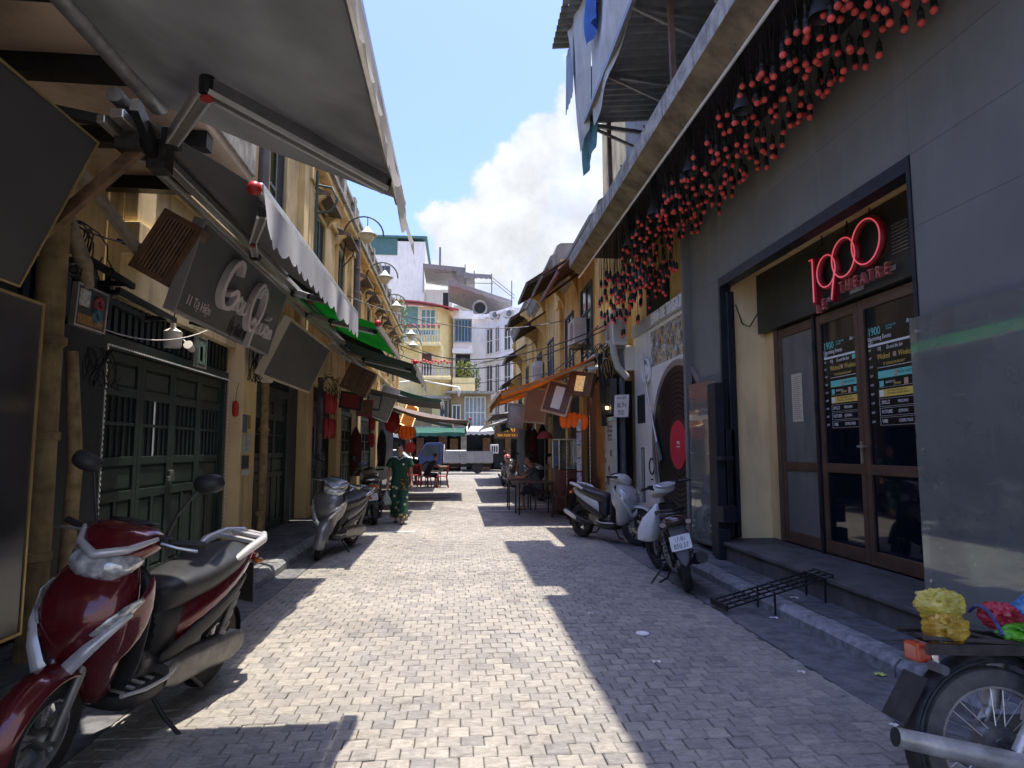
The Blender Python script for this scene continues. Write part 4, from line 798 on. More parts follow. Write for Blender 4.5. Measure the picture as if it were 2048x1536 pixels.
# sign box in the recess
m = MB(); m.bx(3.99, 4.2, 5.2, 8.28, 3.02, OZ + .03); m.build('sign_box', mat('black_olive_panel', (.028, .030, .026), .42, var=.35, scale=2.5, dirt=(.06, .06, .055), damt=.4), th, bevel=.006)
for k in range(9): z = 3.28 + k * .033; m = MB(); m.box((3.985, 5.42, z), (.02, .22, .012)); m.build('louvre', GREYM, th)
MB().tube([(3.7, 8.29, 3.42), (3.78, 8.28, 3.16), (3.88, 8.28, 3.12), (3.97, 8.2, 3.3)], .008, 6).build('sagging_wire', CABLE, th, smooth=60)
# step
st_ = thing('door_step', 'worn dark stone step in front of the theatre doors', 'step'); m = MB(); m.bx(3.30, 4.6, 2.2, 8.34, .30, .345); m.build('tread', STEPM, st_, bevel=.01); m = MB(); m.bx(3.335, 4.5, 2.2, 8.33, .09, .299); m.build('riser', STEPM, st_)
# doors
M_ = lambda y, z, x=4.06: frame((x, y, z), x=(0, -1, 0), y=(0, 0, 1))      # a plane facing the street (-X)
dr = thing('glass_doors', 'brown framed double glass doors under the red neon sign', 'door', (0, 0, 0))
def leaf(y0, y1, name='leaf', glassm=DGLASS, st=.075, zt=3.0):
    m = MB(); X0, X1 = 4.06, 4.12; z0 = .36
    m.bx(X0, X1, y0, y0 + st, z0, zt); m.bx(X0, X1, y1 - st, y1, z0, zt)
    for a, b in ((z0, z0 + .14), (1.24, 1.34), (zt - .11, zt)): m.bx(X0 + .002, X1, y0 + st, y1 - st, a, b)
    l = m.build(name, BRWF, dr, bevel=.008)
    for a, b in ((z0 + .14, 1.24), (1.34, zt - .11)): MB().bx(4.085, 4.095, y0 + st, y1 - st, a, b).build('pane', glassm, l)
    return l
leaf(5.30, 6.215); L1 = leaf(6.225, 7.00)
GREYP = mat('grey_door_panel', (.17, .165, .15), .5, var=.12, scale=3, dirt=(.05, .045, .04), damt=.5)
leaf(7.06, 7.88, 'fixed_side_panel', GREYP, .05)
MB().bx(4.04, 4.13, 7.005, 7.055, .35, 3.02).build('frame_post', FRAMEB, dr); MB().bx(4.05, 4.14, 7.89, 7.99, .35, 3.02).build('frame_post', BRWF, dr, bevel=.006); MB().bx(4.10, 4.3, 7.99, 8.30, .35, 3.02).build('frame_wall', YELP, dr)
m = MB(); m.beam((4.03, 6.26, 1.52), (4.03, 6.16, 1.52), .02, .02); m.box((4.052, 6.255, 1.46), (.012, .035, .22)); m.cyl((4.05, 6.26, 1.52), (4.01, 6.26, 1.52), .012, n=8); m.build('handle', ALU, dr)
for z in (.62, 1.9, 2.6): MB().cyl((4.045, 7.03, z), (4.045, 7.03, z + .12), .022, n=10).build('hinge', BLACKM, dr)
pp = thing('notice_sheet', 'yellowed notice sheet taped to the grey side panel', 'notice', M=M_(7.62, 1.82, 4.075)); MB().bx(0, .24, 0, .58, -.004, 0).build('sheet', PAPER, pp); m = MB()
for k in range(22): m.bx(.03, .21 - .04 * ((k * 7) % 3) / 2, .04 + k * .0235, .048 + k * .0235, 0, .0015)
m.build('print_lines', mat('faded_ink', (.30, .26, .20), .8, var=0), pp)
# event posters on the glass
CY = mat('ink_teal', (.16, .62, .55), .5, var=0); WHT = mat('ink_white', (.82, .82, .80), .5, var=0); YLW = mat('ink_yellow', (.80, .58, .12), .5, var=0); BKP = mat('poster_black', (.008, .009, .012), .25, var=0); SKI = mat('ink_skin', (.55, .32, .24), .6, var=.3, scale=40)
def poster(label, y, z, w, h):
    t = thing('event_poster', label, 'poster', M=M_(y, z, 4.082), group='event posters on the doors'); MB().bx(0, w, 0, h, -.002, 0).build('sheet', BKP, t)
    def tx(s, mt, size, x, yy, al='LEFT', sx=1., shear=0, name='print'): m = MB(); text(m, s, size, T(x * w, yy * h, .0012), .0006, al, shear, sx); m.build(name, mt, t)
    def bar(mt, x0, x1, y0, y1, dz=0.): MB().bx(x0 * w, x1 * w, y0 * h, y1 * h, .0004 + dz, .0012 + dz).build('print', mt, t)
    tx('1900', CY, .115, .02, .945, sx=.85); tx('LE THEATRE\nHANOI', CY, .026, .42, .955); tx('Upcoming Events', WHT, .062, .02, .875, sx=.8); tx('JULY', WHT, .035, .02, .835)
    tx('Bar', WHT, .05, .82, .965, shear=.4)
    bar(WHT, .02, .98, .80, .822)
    rows = [('5/7', .765), ('6/7', .685), ('11/7', .60), ('12/7', .51), ('13/7', .42), ('18/7', .33), ('19/7', .24), ('25/7', .15), ('26/7', .06)]
    for s, yy in rows: tx(s, WHT, .03, .02, yy)
    tx('DJ', WHT, .05, .22, .765); tx('Go and the Sun', WHT, .052, .40, .765, shear=.35, sx=.7); bar(CY, .88, .97, .745, .79)
    tx('Wicked', YLW, .075, .20, .685, sx=.8); tx('Weekend', YLW, .075, .64, .685, sx=.75); bar(SKI, .53, .60, .665, .71)
    tx('"IT SHOULD BE FR DAY"', YLW, .034, .32, .61, sx=.85); bar(WHT, .20, .98, .578, .583)
    bar(CY, .20, .98, .475, .545); tx('TRẦN HƯNG', BKP, .042, .94, .51, 'RIGHT', name='dark_print'); bar(SKI, .54, .60, .476, .54, .0008)
    bar(WHT, .20, .98, .384, .386); bar(CY, .22, .31, .395, .45); tx('GROOVY 2.7', WHT, .03, .35, .43, sx=.8); tx('JINAH', YLW, .036, .52, .41); bar(SKI, .72, .80, .39, .45); bar(CY, .88, .96, .395, .45)
    bar(YLW, .20, .98, .295, .365); tx('JAY YOUR ARE DL DAY\nLISTENING ALBUM NIGHT', BKP, .026, .38, .333, name='dark_print'); bar(WHT, .215, .30, .30, .36, .0008)
    for q, (s1, s2) in enumerate((('2PILLZ', 'MELICANO'), ('FUTURE', '(S)TRONG'), ('VIBE', 'COSMIC PULSE'))):
        yy = .24 - .09 * q; bar(WHT, .20, .98, yy + .036, yy + .038); bar(WHT, .20, .98, yy - .038, yy - .036); bar(WHT, .20, .205, yy - .036, yy + .036); bar(WHT, .975, .98, yy - .036, yy + .036)
        tx(s1, WHT, .048, .24, yy, sx=.9); tx(s2, WHT, .04, .58, yy, sx=.7)
    return t
poster('black event listing poster on the left glass door leaf', 6.91, 1.70, .60, .98); poster('black event listing poster on the right glass door leaf', 6.12, 1.70, .70, 1.00)
# red neon sign
NEON = mat('red_sign_face', (.26, .010, .018), .4, var=.15, scale=5); TUBE_ = mat('pink_neon_tube', (.8, .25, .28), .3, var=0, emit=(1, .12, .16), estr=.12); REDL = mat('dull_red_letter', (.46, .12, .10), .45, var=.3, scale=12)
ns = thing('neon_sign', 'red neon 1900 LE THEATRE sign above the doors', 'sign', M=M_(6.80, 3.05, 3.93) @ Matrix.Scale(.92, 4))
def ringO(cx, cy, R, nm='zero'):
    m = MB(); m.torus(R, .037, 40, 8, T(cx, cy, 0), 1.0); o = m.build(nm, NEON, ns, smooth=50); MB().torus(R, .008, 40, 6, T(cx, cy, .040)).build('neon_tube', TUBE_, o, smooth=60)
ringO(.36, .36, .185, 'nine_bowl'); ringO(.70, .42, .215); ringO(1.10, .47, .235)
m = MB(); m.beam((.505, .27, 0), (.44, -.02, 0), .07, .085, up=(0, 0, 1)); o = m.build('nine_tail', NEON, ns, bevel=.01); MB().tube([(.535, .30, .048), (.46, 0, .048)], .008, 6).build('neon_tube', TUBE_, o)
m = MB(); m.bx(.06, .13, .02, .60, -.04, .04); m.bx(.01, .06, .52, .60, -.04, .04); o = m.build('numeral_one', NEON, ns, bevel=.01); MB().tube([(.095, .05, .048), (.095, .575, .048), (.03, .575, .048)], .008, 6).build('neon_tube', TUBE_, o)
for s, x, y in (('L', .12, -.03), ('E', .24, -.01), ('T', .60, .10), ('H', .73, .10), ('E', .86, .10), ('A', .99, .10), ('T', 1.12, .10), ('R', 1.25, .10), ('E', 1.38, .10)):
    m = MB(); text(m, s, .18, T(x, y, 0), .025, sx=.75); m.build('letter', REDL, ns)
m = MB()
for x in (.2, .7, 1.1): m.beam((x, .7, -.02), (x, .9, -.03), .01, .01)
m.build('hanger_wire', BLACKM, ns)
for i, (a, b, z) in enumerate(((6.78, 6.50, 3.075), (6.20, 5.98, 3.065), (5.70, 5.50, 3.13))): tag(MB().bx(3.978, 3.984, b, a, z, z + .05).build('sticker', mat('grey_sticker', (.3, .3, .27), .5, var=.3, scale=30)), ['leftmost grey sticker under the neon sign', 'middle grey sticker under the neon sign', 'rightmost grey sticker under the neon sign'][i], 'sticker', 'stickers under the neon sign')
# glass screens standing before the wall
def glass_screen(label, y0, y1, z0, z1, x, posts=True):
    t = thing('glass_screen', label, 'glass screen', group='glass screens beside the doorway'); MB().bx(x, x + .012, y0, y1, z0, z1).build('pane', RGL, t)
    for y in (y0 + .08, y1 - .08):
        for z in (lerp(z0, z1, .12), lerp(z0, z1, .55), lerp(z0, z1, .95)): MB().cyl((x - .012, y, z), (XW - .001, y, z), .014, n=10).build('standoff', ALU, t, smooth=40)
    return t
g1 = glass_screen('tall greenish glass screen left of the doorway behind the plate motorbike', 8.42, 9.22, .22, 2.42, 3.36); g2 = glass_screen('wide dusty glass screen at the right border beside the doorway', 1.2, 4.56, .30, 2.47, 3.38)
MB().bx(3.40, 3.46, 8.45, 9.2, 2.25, 2.40).build('wooden_cleat', mat('pale_timber', (.52, .36, .16), .7, var=.2, scale=8), g1)
t = thing('steel_post', 'black steel post standing at the left edge of the doorway', 'post'); MB().bx(3.30, 3.42, 8.12, 8.36, .13, 2.35).build('post', FRAMEB, t, bevel=.006); MB().bx(3.24, 3.40, 7.98, 8.14, .13, .50).build('foot_box', FRAMEB, t, bevel=.008); m = MB(); m.bx(3.29, 3.47, 7.93, 8.2, .58, .78); m.bx(3.30, 3.46, 7.95, 8.2, 1.35, 1.40); m.build('latch_box', FRAMEB, t, bevel=.006)
# ---- canopy with hanging red bulbs
cp = thing('bulb_canopy', 'dark canopy with weathered concrete edge over the bar front', 'canopy'); CE = 12.55
MB().bx(2.42, XW + .1, -1, CE, 5.30, 5.37).build('soffit', mat('black_soffit', (.020, .018, .024), .8, var=.4, scale=6), cp)
m = MB(); n = 60
m.prism([(2.2, 5.10), (2.2, 5.33), (XW, 5.62), (XW, 5.38), (2.42, 5.38), (2.42, 4.95)], CE + 1, frame((0, CE, 0), x=(1, 0, 0), y=(0, 0, 1))); m.build('concrete_edge', CONC, cp)
m = MB(); m.quad((2.202, -1, 5.094), (2.42, -1, 4.944), (2.42, CE, 4.944), (2.202, CE, 5.094), .006); m.build('stained_underside', BROWNC, cp)
MB().cyl((2.41, -1, 4.92), (2.41, CE + .1, 4.92), .016, n=8).build('edge_rail', WHITEP, cp, smooth=40)
for y in (3.2, 5.1, 6.4, 7.3, 8.4, 9.6, 11.2): MB().beam((2.19, y, 5.36), (2.36, y + .03, 4.97), .014, .014).build('rebar_hook', GREYM, cp)
BULB = mat('matt_red_bulb', (.80, .11, .09), .42, var=.05, rnd=.16, spec=.35); SOCK = mat('black_socket', (.020, .021, .023), .5, var=.2, scale=30)
mb_b = MB(); mb_b.sph((0, 0, -.030), .029, 12, 8); ME_B = mb_b.mesh('bulb', BULB, 60)
mb_s = MB(); mb_s.lathe([(.022, -.012), (.025, -.004), (.025, .028), (.021, .034), (.024, .040), (.022, .072), (.010, .088), (.004, .11)], 10); ME_S = mb_s.mesh('socket', SOCK, 35)
mb_c = MB(); mb_c.tube([(0, 0, 0), (.016, .005, .33), (-.010, 0, .66), (0, 0, 1)], .0034, 4); ME_C = mb_c.mesh('cord', mat('grey_cord', (.09, .09, .095), .5, var=0))
def bulb(x, y, z, i):
    o = bpy.data.objects.new('hanging_bulb', None); COL.objects.link(o); o.empty_display_size = .02; o.location = (x, y, z); o.rotation_euler = (rng.uniform(-.06, .06), rng.uniform(-.06, .06), rng.uniform(0, 6))
    tag(o, 'matt red bulb in a black socket hanging on its cord from the dark canopy', 'bulb', 'red bulbs hanging from the canopy')
    for nm, me in (('bulb', ME_B), ('socket', ME_S)): mesh_obj(nm, me, o)
    c = mesh_obj('cord', ME_C, o, (0, 0, .10)); c.scale = (1, 1, max(.05, 5.30 - z - .10))
rng = random.Random(40); cnt = 0; spots = []
def far_ok(x, y, z, d=.075): return all((x - a) ** 2 + (y - b) ** 2 + (z - c) ** 2 > d * d for a, b, c in spots)
while cnt < 300:
    if cnt < 262: y = 3.8 + 5.7 * rng.random() ** 1.1; x = rng.uniform(2.60, 3.44); z = 4.75 + .05 * math.sin(y * 1.3 + 1) + rng.uniform(-.11, .10)
    else: y = rng.uniform(9.4, 12.4); x = rng.uniform(2.7, 3.42); z = rng.uniform(4.15, 4.85) - .30 * max(0, (y - 10.6) / 1.6) * rng.random()
    if not far_ok(x, y, z) or (cnt < 262 and any((x - a) ** 2 + (y - b) ** 2 < .0088 for a, b, c in spots)): continue
    spots.append((x, y, z)); bulb(x, y, z, cnt); cnt += 1
m = MB(); m2 = MB(); cs = MB()
for k in range(190):
    y = rng.uniform(9.5, 12.45); x = rng.uniform(2.7, 3.44); z = rng.uniform(4.02, 4.85) - .34 * max(0, (y - 10.6) / 1.6) * rng.random()
    m.sph((x, y, z - .030), .029, 8, 6); m2.lathe([(.026, -.012), (.028, .035), (.022, .09), (.004, .11)], 7, T(x, y, z)); cs.tube([(x, y, z + .1), (x + rng.uniform(-.02, .02), y, (z + 5) / 2), (x, y, 5.30)], .0028, 4)
bs = thing('bulb_cluster', 'dense mass of small red bulbs at the far end of the canopy', 'bulbs'); bs['kind'] = 'stuff'; m.build('bulbs', BULB, bs, smooth=60)['kind'] = 'stuff'; m2.build('sockets', SOCK, bs, smooth=35)['kind'] = 'stuff'; cs.build('cords', CABLE, bs)['kind'] = 'stuff'
for i, (x, y, z) in enumerate(((2.68, 4.35, 4.76), (2.68, 5.7, 4.76), (2.68, 7.1, 4.76), (2.68, 8.5, 4.76), (2.70, 9.9, 4.76))):
    t = thing('cone_lamp', 'black cone lamp shade ' + ['nearest the viewer at the top border', 'second from the viewer above the bulbs', 'in the middle of the bulb canopy', 'fourth from the viewer along the canopy', 'farthest along the canopy'][i], 'lamp', (x, y, z), group='black cone lamps under the canopy')
    MB().lathe([(.095, -.06), (.062, .07), (.036, .17), (.032, .55)], 20, cap=False).build('shade', mat('black_grey_shade', (.045, .046, .052), .45, var=.2), t, smooth=60); MB().sph((0, 0, 0), .025).build('inner_bulb', DARK, t, smooth=60)
# ---- giant turntable wall beyond the doorway
SILV = mat('brushed_grey_panel', (.76, .76, .765), .4, .1, var=.08, scale=2, dirt=(.24, .23, .22), damt=.35)
FOIL = mat('crinkled_foil', (.34, .335, .33), .25, .55, var=.85, scale=7, bump=1., bscale=9)  # strong grey contrast in the colour stands in for mirror reflections
VIN = mat('vinyl_black', (.010, .010, .011), .30, var=.15, scale=2, spec=.3)
tt = thing('turntable_panel', 'grey wall panel shaped like a giant turntable with a red-centred record', 'wall panel'); PX = 3.50; Y1p = 12.62
m = MB(); m.bx(PX, PX + .06, 9.5, Y1p, .2, 2.97); m.bx(PX, PX + .06, 9.5, Y1p, 3.62, 3.92); m.bx(PX, PX + .06, 11.55, Y1p, 2.97, 3.62); m.build('face', SILV, tt)
MB().bx(PX - .035, PX, 9.5, 12.66, 3.68, 3.93).build('title_band', mat('title_band_grey', (.36, .36, .365), .4, .1, var=.08), tt, bevel=.006); MB().bx(PX + .02, PX + .3, Y1p, Y1p + .08, .2, 3.9).build('side_edge', mat('pale_plaster_edge', (.55, .44, .26), .8, var=.2), tt)
rngf = random.Random(4)
for k in range(10):
    y = 9.52 + k * .203; m = MB(); a = [rngf.uniform(-.012, .012) for _ in range(40)]
    m.sheet(lambda u, v: (PX + .03 + a[int(u * 4) * 7 + int(v * 6)] * 1.6, y + u * .198, 2.975 + v * .64), 4, 6, .0); m.build('foil_strip', FOIL, tt)
m = MB(); text(m, '1900 LE THEATRE', .29, M_(10.35, 3.80, PX - .040), .02, sx=.85); m.build('raised_title', mat('silver_letter', (.85, .85, .85), .45, .0, var=.05), tt)
RC = (10.07, 1.56)
def disc(nm, R, mt, dx, thk=.02, R0=0., par=tt):
    m = MB(); n = 56; M = M_(RC[0], RC[1], PX - dx)
    if R0: m.lathe([(R0, 0), (R0, thk), (R, thk), (R, 0), (R0, 0)], n, M, cap=False)
    else: m.lathe([(R, 0), (R, thk)], n, M)
    return m.build(nm, mt, par, smooth=30)
disc('platter_rim', 1.36, mat('platter_grey', (.30, .29, .31), .3, .5, var=.1), .004, .03, 1.26); rec = disc('record', 1.255, VIN, .004, .014)
for k in range(9): disc('groove_ring', .52 + k * .08, mat('groove_%d' % (k % 2), (.010 + .002 * (k % 2),) * 3, .45, var=0, spec=.12), .006 + .0005, .0145, .49 + k * .08, rec)
disc('red_label', .385, mat('label_red', (.55, .010, .045), .4, var=.04), .006, .02, 0, rec)
m = MB(); text(m, '1900', .07, M_(RC[0], RC[1] + .03, PX - .027), .001); text(m, 'LE THEATRE', .03, M_(RC[0], RC[1] - .03, PX - .027), .001); m.build('label_print', WHT, rec)
m = MB(); m.torus(.22, .03, 28, 8, M_(11.70, 2.92, PX - .03)); m.lathe([(.13, 0), (.13, .05), (.1, .06)], 24, M_(11.70, 2.92, PX)); m.build('tonearm_pivot', SILV, tt, smooth=50)
m = MB(); m.tube([(PX - .07, 11.78, 3.25), (PX - .07, 11.70, 2.92), (PX - .07, 11.45, 2.35), (PX - .06, 11.02, 1.55)], .022, 10); m.build('tonearm', ALU, tt, smooth=50); m = MB(); m.beam((PX - .06, 11.06, 1.60), (PX - .06, 10.85, 1.28), .08, .05, up=(1, 0, 0)); m.build('cartridge', GREYM, tt, bevel=.006)
m = MB(); m.beam((PX - .012, 11.35, 1.9), (PX - .012, 10.95, .3), .07, .024, up=(1, 0, 0)); m.build('silver_strip', ALU, tt)
m = MB(); m.bx(PX - .01, PX + .001, 12.02, 12.20, .5, 1.52); m.build('slider_slot', BLACKM, tt); MB().bx(PX - .03, PX - .01, 12.06, 12.14, .52, 1.5).build('slider_rail', ALU, tt); MB().torus(.14, .016, 24, 6, M_(11.56, 1.18, PX - .004)).build('emblem_ring', BLACKM, tt); MB().bx(PX - .006, PX, 11.5, 11.64, .93, .96).build('emblem_bar', BLACKM, tt)
MB().bx(PX - .008, PX + .001, 11.92, 12.42, 1.98, 2.52).build('inset_screen', DARK, tt); 
# yellow wall above the turntable and posts behind cords
tag(MB().bx(3.62, 6, 9.5, 13.2, 3.93, 5.44).bx(3.6, 6, 12.7, 13.2, .1, 3.93).build('ochre_wall', YEL), 'ochre wall seen between the hanging bulb cords', 'wall')
tag(MB().bx(3.56, 3.61, 10.7, 11.9, 3.95, 4.7).build('dark_window', DARK), 'dark opening in the ochre wall behind the bulbs', 'window')
# ---- floor above with balcony, corrugated sheets and tarpaulins
CORG = mat('grey_corrugated_sheet', (.20, .205, .205), .55, .3, var=.25, scale=3, dirt=(.07, .07, .07), damt=.5)
TARP = mat('pale_blue_tarpaulin', (.62, .61, .59), .7, var=.15, scale=3, bump=.5, bscale=12, dirt=(.25, .26, .25), damt=.5, translucent=.2); TARPB = mat('blue_tarpaulin', (.06, .16, .50), .6, var=.25, scale=6, bump=.6, bscale=10, translucent=.2); TARPT = mat('teal_tarpaulin', (.10, .24, .26), .6, var=.3, scale=6, translucent=.2)
uf = thing('upper_flat', 'makeshift upper floor with corrugated balcony and tarpaulins above the canopy', 'building')
MB().bx(3.35, 7, -1, 12.4, 5.63, 10.5).build('wall', mat('grey_render', (.26, .26, .25), .9, var=.2, scale=2, dirt=(.1, .1, .1), damt=.6), uf)
def corr(name, y0, y1, x0, z0, x1, z1, pit=.16, amp=.022, mt=CORG, par=uf, across=True):
    m = MB(); n = int((y1 - y0) / pit); m.sheet(lambda u, v: (lerp(x0, x1, v), lerp(y0, y1, u), lerp(z0, z1, v) + amp * (1 if (int(u * n * 4 + .01) % 4) in (0, 1) else -1)), n * 4, 1, .003); return m.build(name, mt, par)
corr('balcony_floor_sheet', 3.4, 9.9, 1.98, 6.72, 3.4, 6.85); corr('roof_sheet', 1.5, 6.9, 1.74, 8.55, 3.5, 8.9); corr('roof_sheet', 6.9, 7.35, 2.0, 8.57, 3.5, 8.92); corr('roof_sheet', 7.35, 10.25, 1.70, 8.52, 3.5, 8.85)
for y in (4.2, 5.6, 7.0, 8.4, 9.8): MB().beam((1.98, y, 6.66), (3.38, y, 6.50), .05, .06).build('floor_beam', GREYM, uf); MB().beam((1.98, y, 6.66), (3.38, y, 6.05), .04, .04).build('brace', GREYM, uf)
MB().beam((1.98, 3.3, 6.66), (1.98, 10.0, 6.66), .05, .08).build('edge_angle', GREYM, uf)
for y, z0 in ((6.85, 5.55), (9.9, 5.55), (3.8, 5.55)): MB().beam((2.42, y, z0), (2.36, y, 8.7), .06, .06).build('post', mat('rusty_brown_post', (.17, .11, .085), .7, .2, var=.35, scale=8), uf)
def cloth(name, label, pts, mt, nu=10, nv=8, wav=.04, seed=0, par=None):
    """hanging sheet between four corners a,b (top) d,c (bottom)"""
    a, b, c, d = [V(p) for p in pts]; r = random.Random(seed); p1, p2 = r.uniform(0, 6), r.uniform(0, 6); nrm = (b - a).cross(d - a).normalized()
    m = MB(); m.sheet(lambda u, v: a.lerp(b, u).lerp(d.lerp(c, u), v) + nrm * wav * (math.sin(u * 9 + p1 + v * 2) * .6 + math.sin(u * 17 + p2) * .3 + .4 * math.sin(v * 6 + u * 5)), nu, nv, .004); o = m.build(name, mt, par, smooth=70)
    if par is None: tag(o, label, 'cloth', 'sheets hung on the upper balcony')
    return o
cloth('hanging_tarp', 'pale blue tarpaulin hanging off the balcony corner like a sail', [(1.78, 10.2, 8.50), (1.95, 9.1, 8.50), (2.02, 9.3, 6.75), (1.95, 9.95, 6.25)], TARP, seed=1)
cloth('hanging_tarp', 'long pale tarpaulin draped down the balcony side', [(1.96, 9.2, 7.9), (1.97, 6.6, 8.3), (2.0, 6.3, 6.75), (2.0, 9.25, 6.35)], TARP, 18, 8, .05, 2)
cloth('hanging_tarp', 'bright blue tarpaulin bunched over the balcony rail', [(1.86, 9.15, 8.6), (1.9, 8.5, 8.6), (1.93, 8.55, 7.6), (1.9, 9.0, 7.45)], TARPB, 10, 8, .07, 3)
dc = cloth('hanging_cloth', 'dark cloth with pale dots hung on the balcony', [(1.88, 8.2, 8.5), (1.9, 7.5, 8.5), (1.92, 7.45, 7.75), (1.9, 8.15, 7.9)], mat('navy_cloth', (.012, .013, .022), .8, var=.1), 10, 8, .05, 4)
m = MB()
for k in range(26): r1 = random.Random(k); m.box((1.835, 7.52 + .6 * r1.random(), 7.95 + .5 * r1.random()), (.004, .035, .035), T())
m.build('pale_dots', mat('cloth_print', (.6, .6, .58), .7, var=0), dc)
cloth('hanging_tarp', 'teal tarpaulin strip under the corrugated balcony corner', [(2.02, 10.1, 7.35), (2.1, 9.4, 7.5), (2.1, 9.5, 6.2), (2.05, 10.15, 5.95)], TARPT, seed=5)
cloth('hanging_sheet', 'grey white sheet on the near balcony edge at the top border', [(1.95, 6.5, 8.2), (1.95, 3.2, 8.5), (2.0, 3.3, 6.85), (2.0, 6.4, 6.7)], TARP, 20, 6, .06, 6)
corr('loose_sheet', 9.6, 10.9, 1.62, 8.62, 2.4, 8.7, par=uf); corr('hanging_corrugated_sheet', 10.0, 10.75, 1.84, 7.3, 1.86, 8.4, par=uf)
def ac_unit(label, p, rz=0, w=.8, h=.55, d=.3):
    t = thing('air_conditioner', label, 'air conditioner', p, rz, 'outdoor air conditioner units'); MB().box((0, 0, h / 2), (d, w, h)).build('case', mat('ac_white', (.60, .60, .57), .5, var=.06, dirt=(.3, .29, .26), damt=.5), t, bevel=.015)
    m = MB()
    for k in range(9): m.torus(.03 + k * .022, .004, 24, 4, frame((-d / 2 - .004, -.1, h / 2), x=(0, -1, 0), y=(0, 0, 1)))
    m.build('fan_grille', mat('ac_grille', (.42, .42, .41), .5, var=0), t); MB().lathe([(.235, 0), (.235, .004)], 28, frame((-d / 2 - .001, -.1, h / 2), x=(0, -1, 0), y=(0, 0, 1))).build('fan_opening', mat('ac_dark', (.10, .10, .10), .6, var=0), t)
    m = MB()
    for k in range(9): m.box((0, -w / 2 - .003, .08 + k * .045), (d * .8, .006, .014))
    m.build('side_vent', mat('ac_grille', (.42, .42, .41)), t); m = MB(); m.beam((-d / 2, -w * .35, -.03), (d, -w * .35, -.03), .03, .04); m.beam((-d / 2, w * .35, -.03), (d, w * .35, -.03), .03, .04); m.build('bracket', GREYM, t); return t
ac_unit('white air conditioner on the upper flat beneath the corrugated balcony', (3.1, 10.3, 5.75)); ac_unit('grey-white air conditioner behind the last hanging bulbs', (3.2, 13.0, 3.55), w=.95, h=.75)
# ================================================================== right row beyond the bar
FX = 3.05
TILE = mat('old_roof_tile', (.16, .085, .062), .85, var=.45, scale=9, bump=.5, bscale=30, dirt=(.05, .045, .04), damt=.6, streak=False)
MOULD = mat('mouldy_parapet', (.27, .255, .23), .9, var=.35, scale=2.2, bump=.6, bscale=30, dirt=(.06, .055, .05), damt=.85, dscale=1.6)
BLUEW = mat('blue_grey_window', (.07, .10, .13), .5, var=.2, scale=6); PANE = mat('far_window_glass', (.05, .065, .075), .08, var=.2, scale=2, spec=.6)
def paned_window(parent, y, w, z0, z1, X, s, fm=BLUEW, cols=2, rows=3, gm=PANE):
    m = MB(); m.bx(X, X + s * .05, y - w / 2 - .05, y - w / 2, z0, z1); m.bx(X, X + s * .05, y + w / 2, y + w / 2 + .05, z0, z1); m.bx(X, X + s * .05, y - w / 2 - .05, y + w / 2 + .05, z1, z1 + .05); m.bx(X, X + s * .07, y - w / 2 - .08, y + w / 2 + .08, z0 - .06, z0)
    for k in range(1, cols): yy = y - w / 2 + w * k / cols; m.bx(X, X + s * .04, yy - .025, yy + .025, z0, z1)
    for k in range(1, rows): zz = lerp(z0, z1, k / rows); m.bx(X, X + s * .038, y - w / 2, y + w / 2, zz - .02, zz + .02)
    wo = m.build('window', fm, parent)
    for c in range(cols):
        for r in range(rows): a = y - w / 2 + w * c / cols; b = a + w / cols; u = lerp(z0, z1, r / rows); v = lerp(z0, z1, (r + 1) / rows); MB().bx(X + s * .004, X + s * .016, a + .02, b - .02, u + .015, v - .015).build('pane', gm, wo)
    return wo
def tiled_hood(parent, y, w, z, d=.95):
    """pent roof of tiles on curved brackets, facing -X"""
    m = MB(); n = max(4, int(w / .16))
    m.sheet(lambda u, v: (FX - v * d, y - w / 2 + u * w, z + .55 - v * .62 + .022 * (1 - v * .2) * math.cos(u * n * 2 * PI)), n * 4, 5, .04); o = m.build('tiled_hood', TILE, parent)
    MB().beam((FX - d + .02, y - w / 2, z - .10), (FX - d + .02, y + w / 2, z - .10), .04, .10).build('fascia', mat('grey_fascia', (.22, .21, .2), .8, var=.3), o)
    m = MB()
    for k in range(int(w / .3) + 1): yy = y - w / 2 + .05 + k * .3; m.beam((FX, yy, z + .46), (FX - d + .04, yy, z - .12), .05, .06)
    m.build('rafters', mat('dark_rafter', (.075, .055, .042), .8, var=.3), o)
    for yy in (y - w / 2 + .08, y + w / 2 - .08):
        q = (d - .1) * .6; P = [(0, z - .75)] + [(-q * (1 - math.cos(PI / 2 * k / 8)), z - .75 + .82 * math.sin(PI / 2 * k / 8)) for k in range(1, 9)] + [(-q, z + .14), (0, z + .5)]
        m = MB(); m.prism(P, .14, frame((FX, yy + .07, 0), x=(1, 0, 0), y=(0, 0, 1))); m.build('curved_bracket', YEL, o)
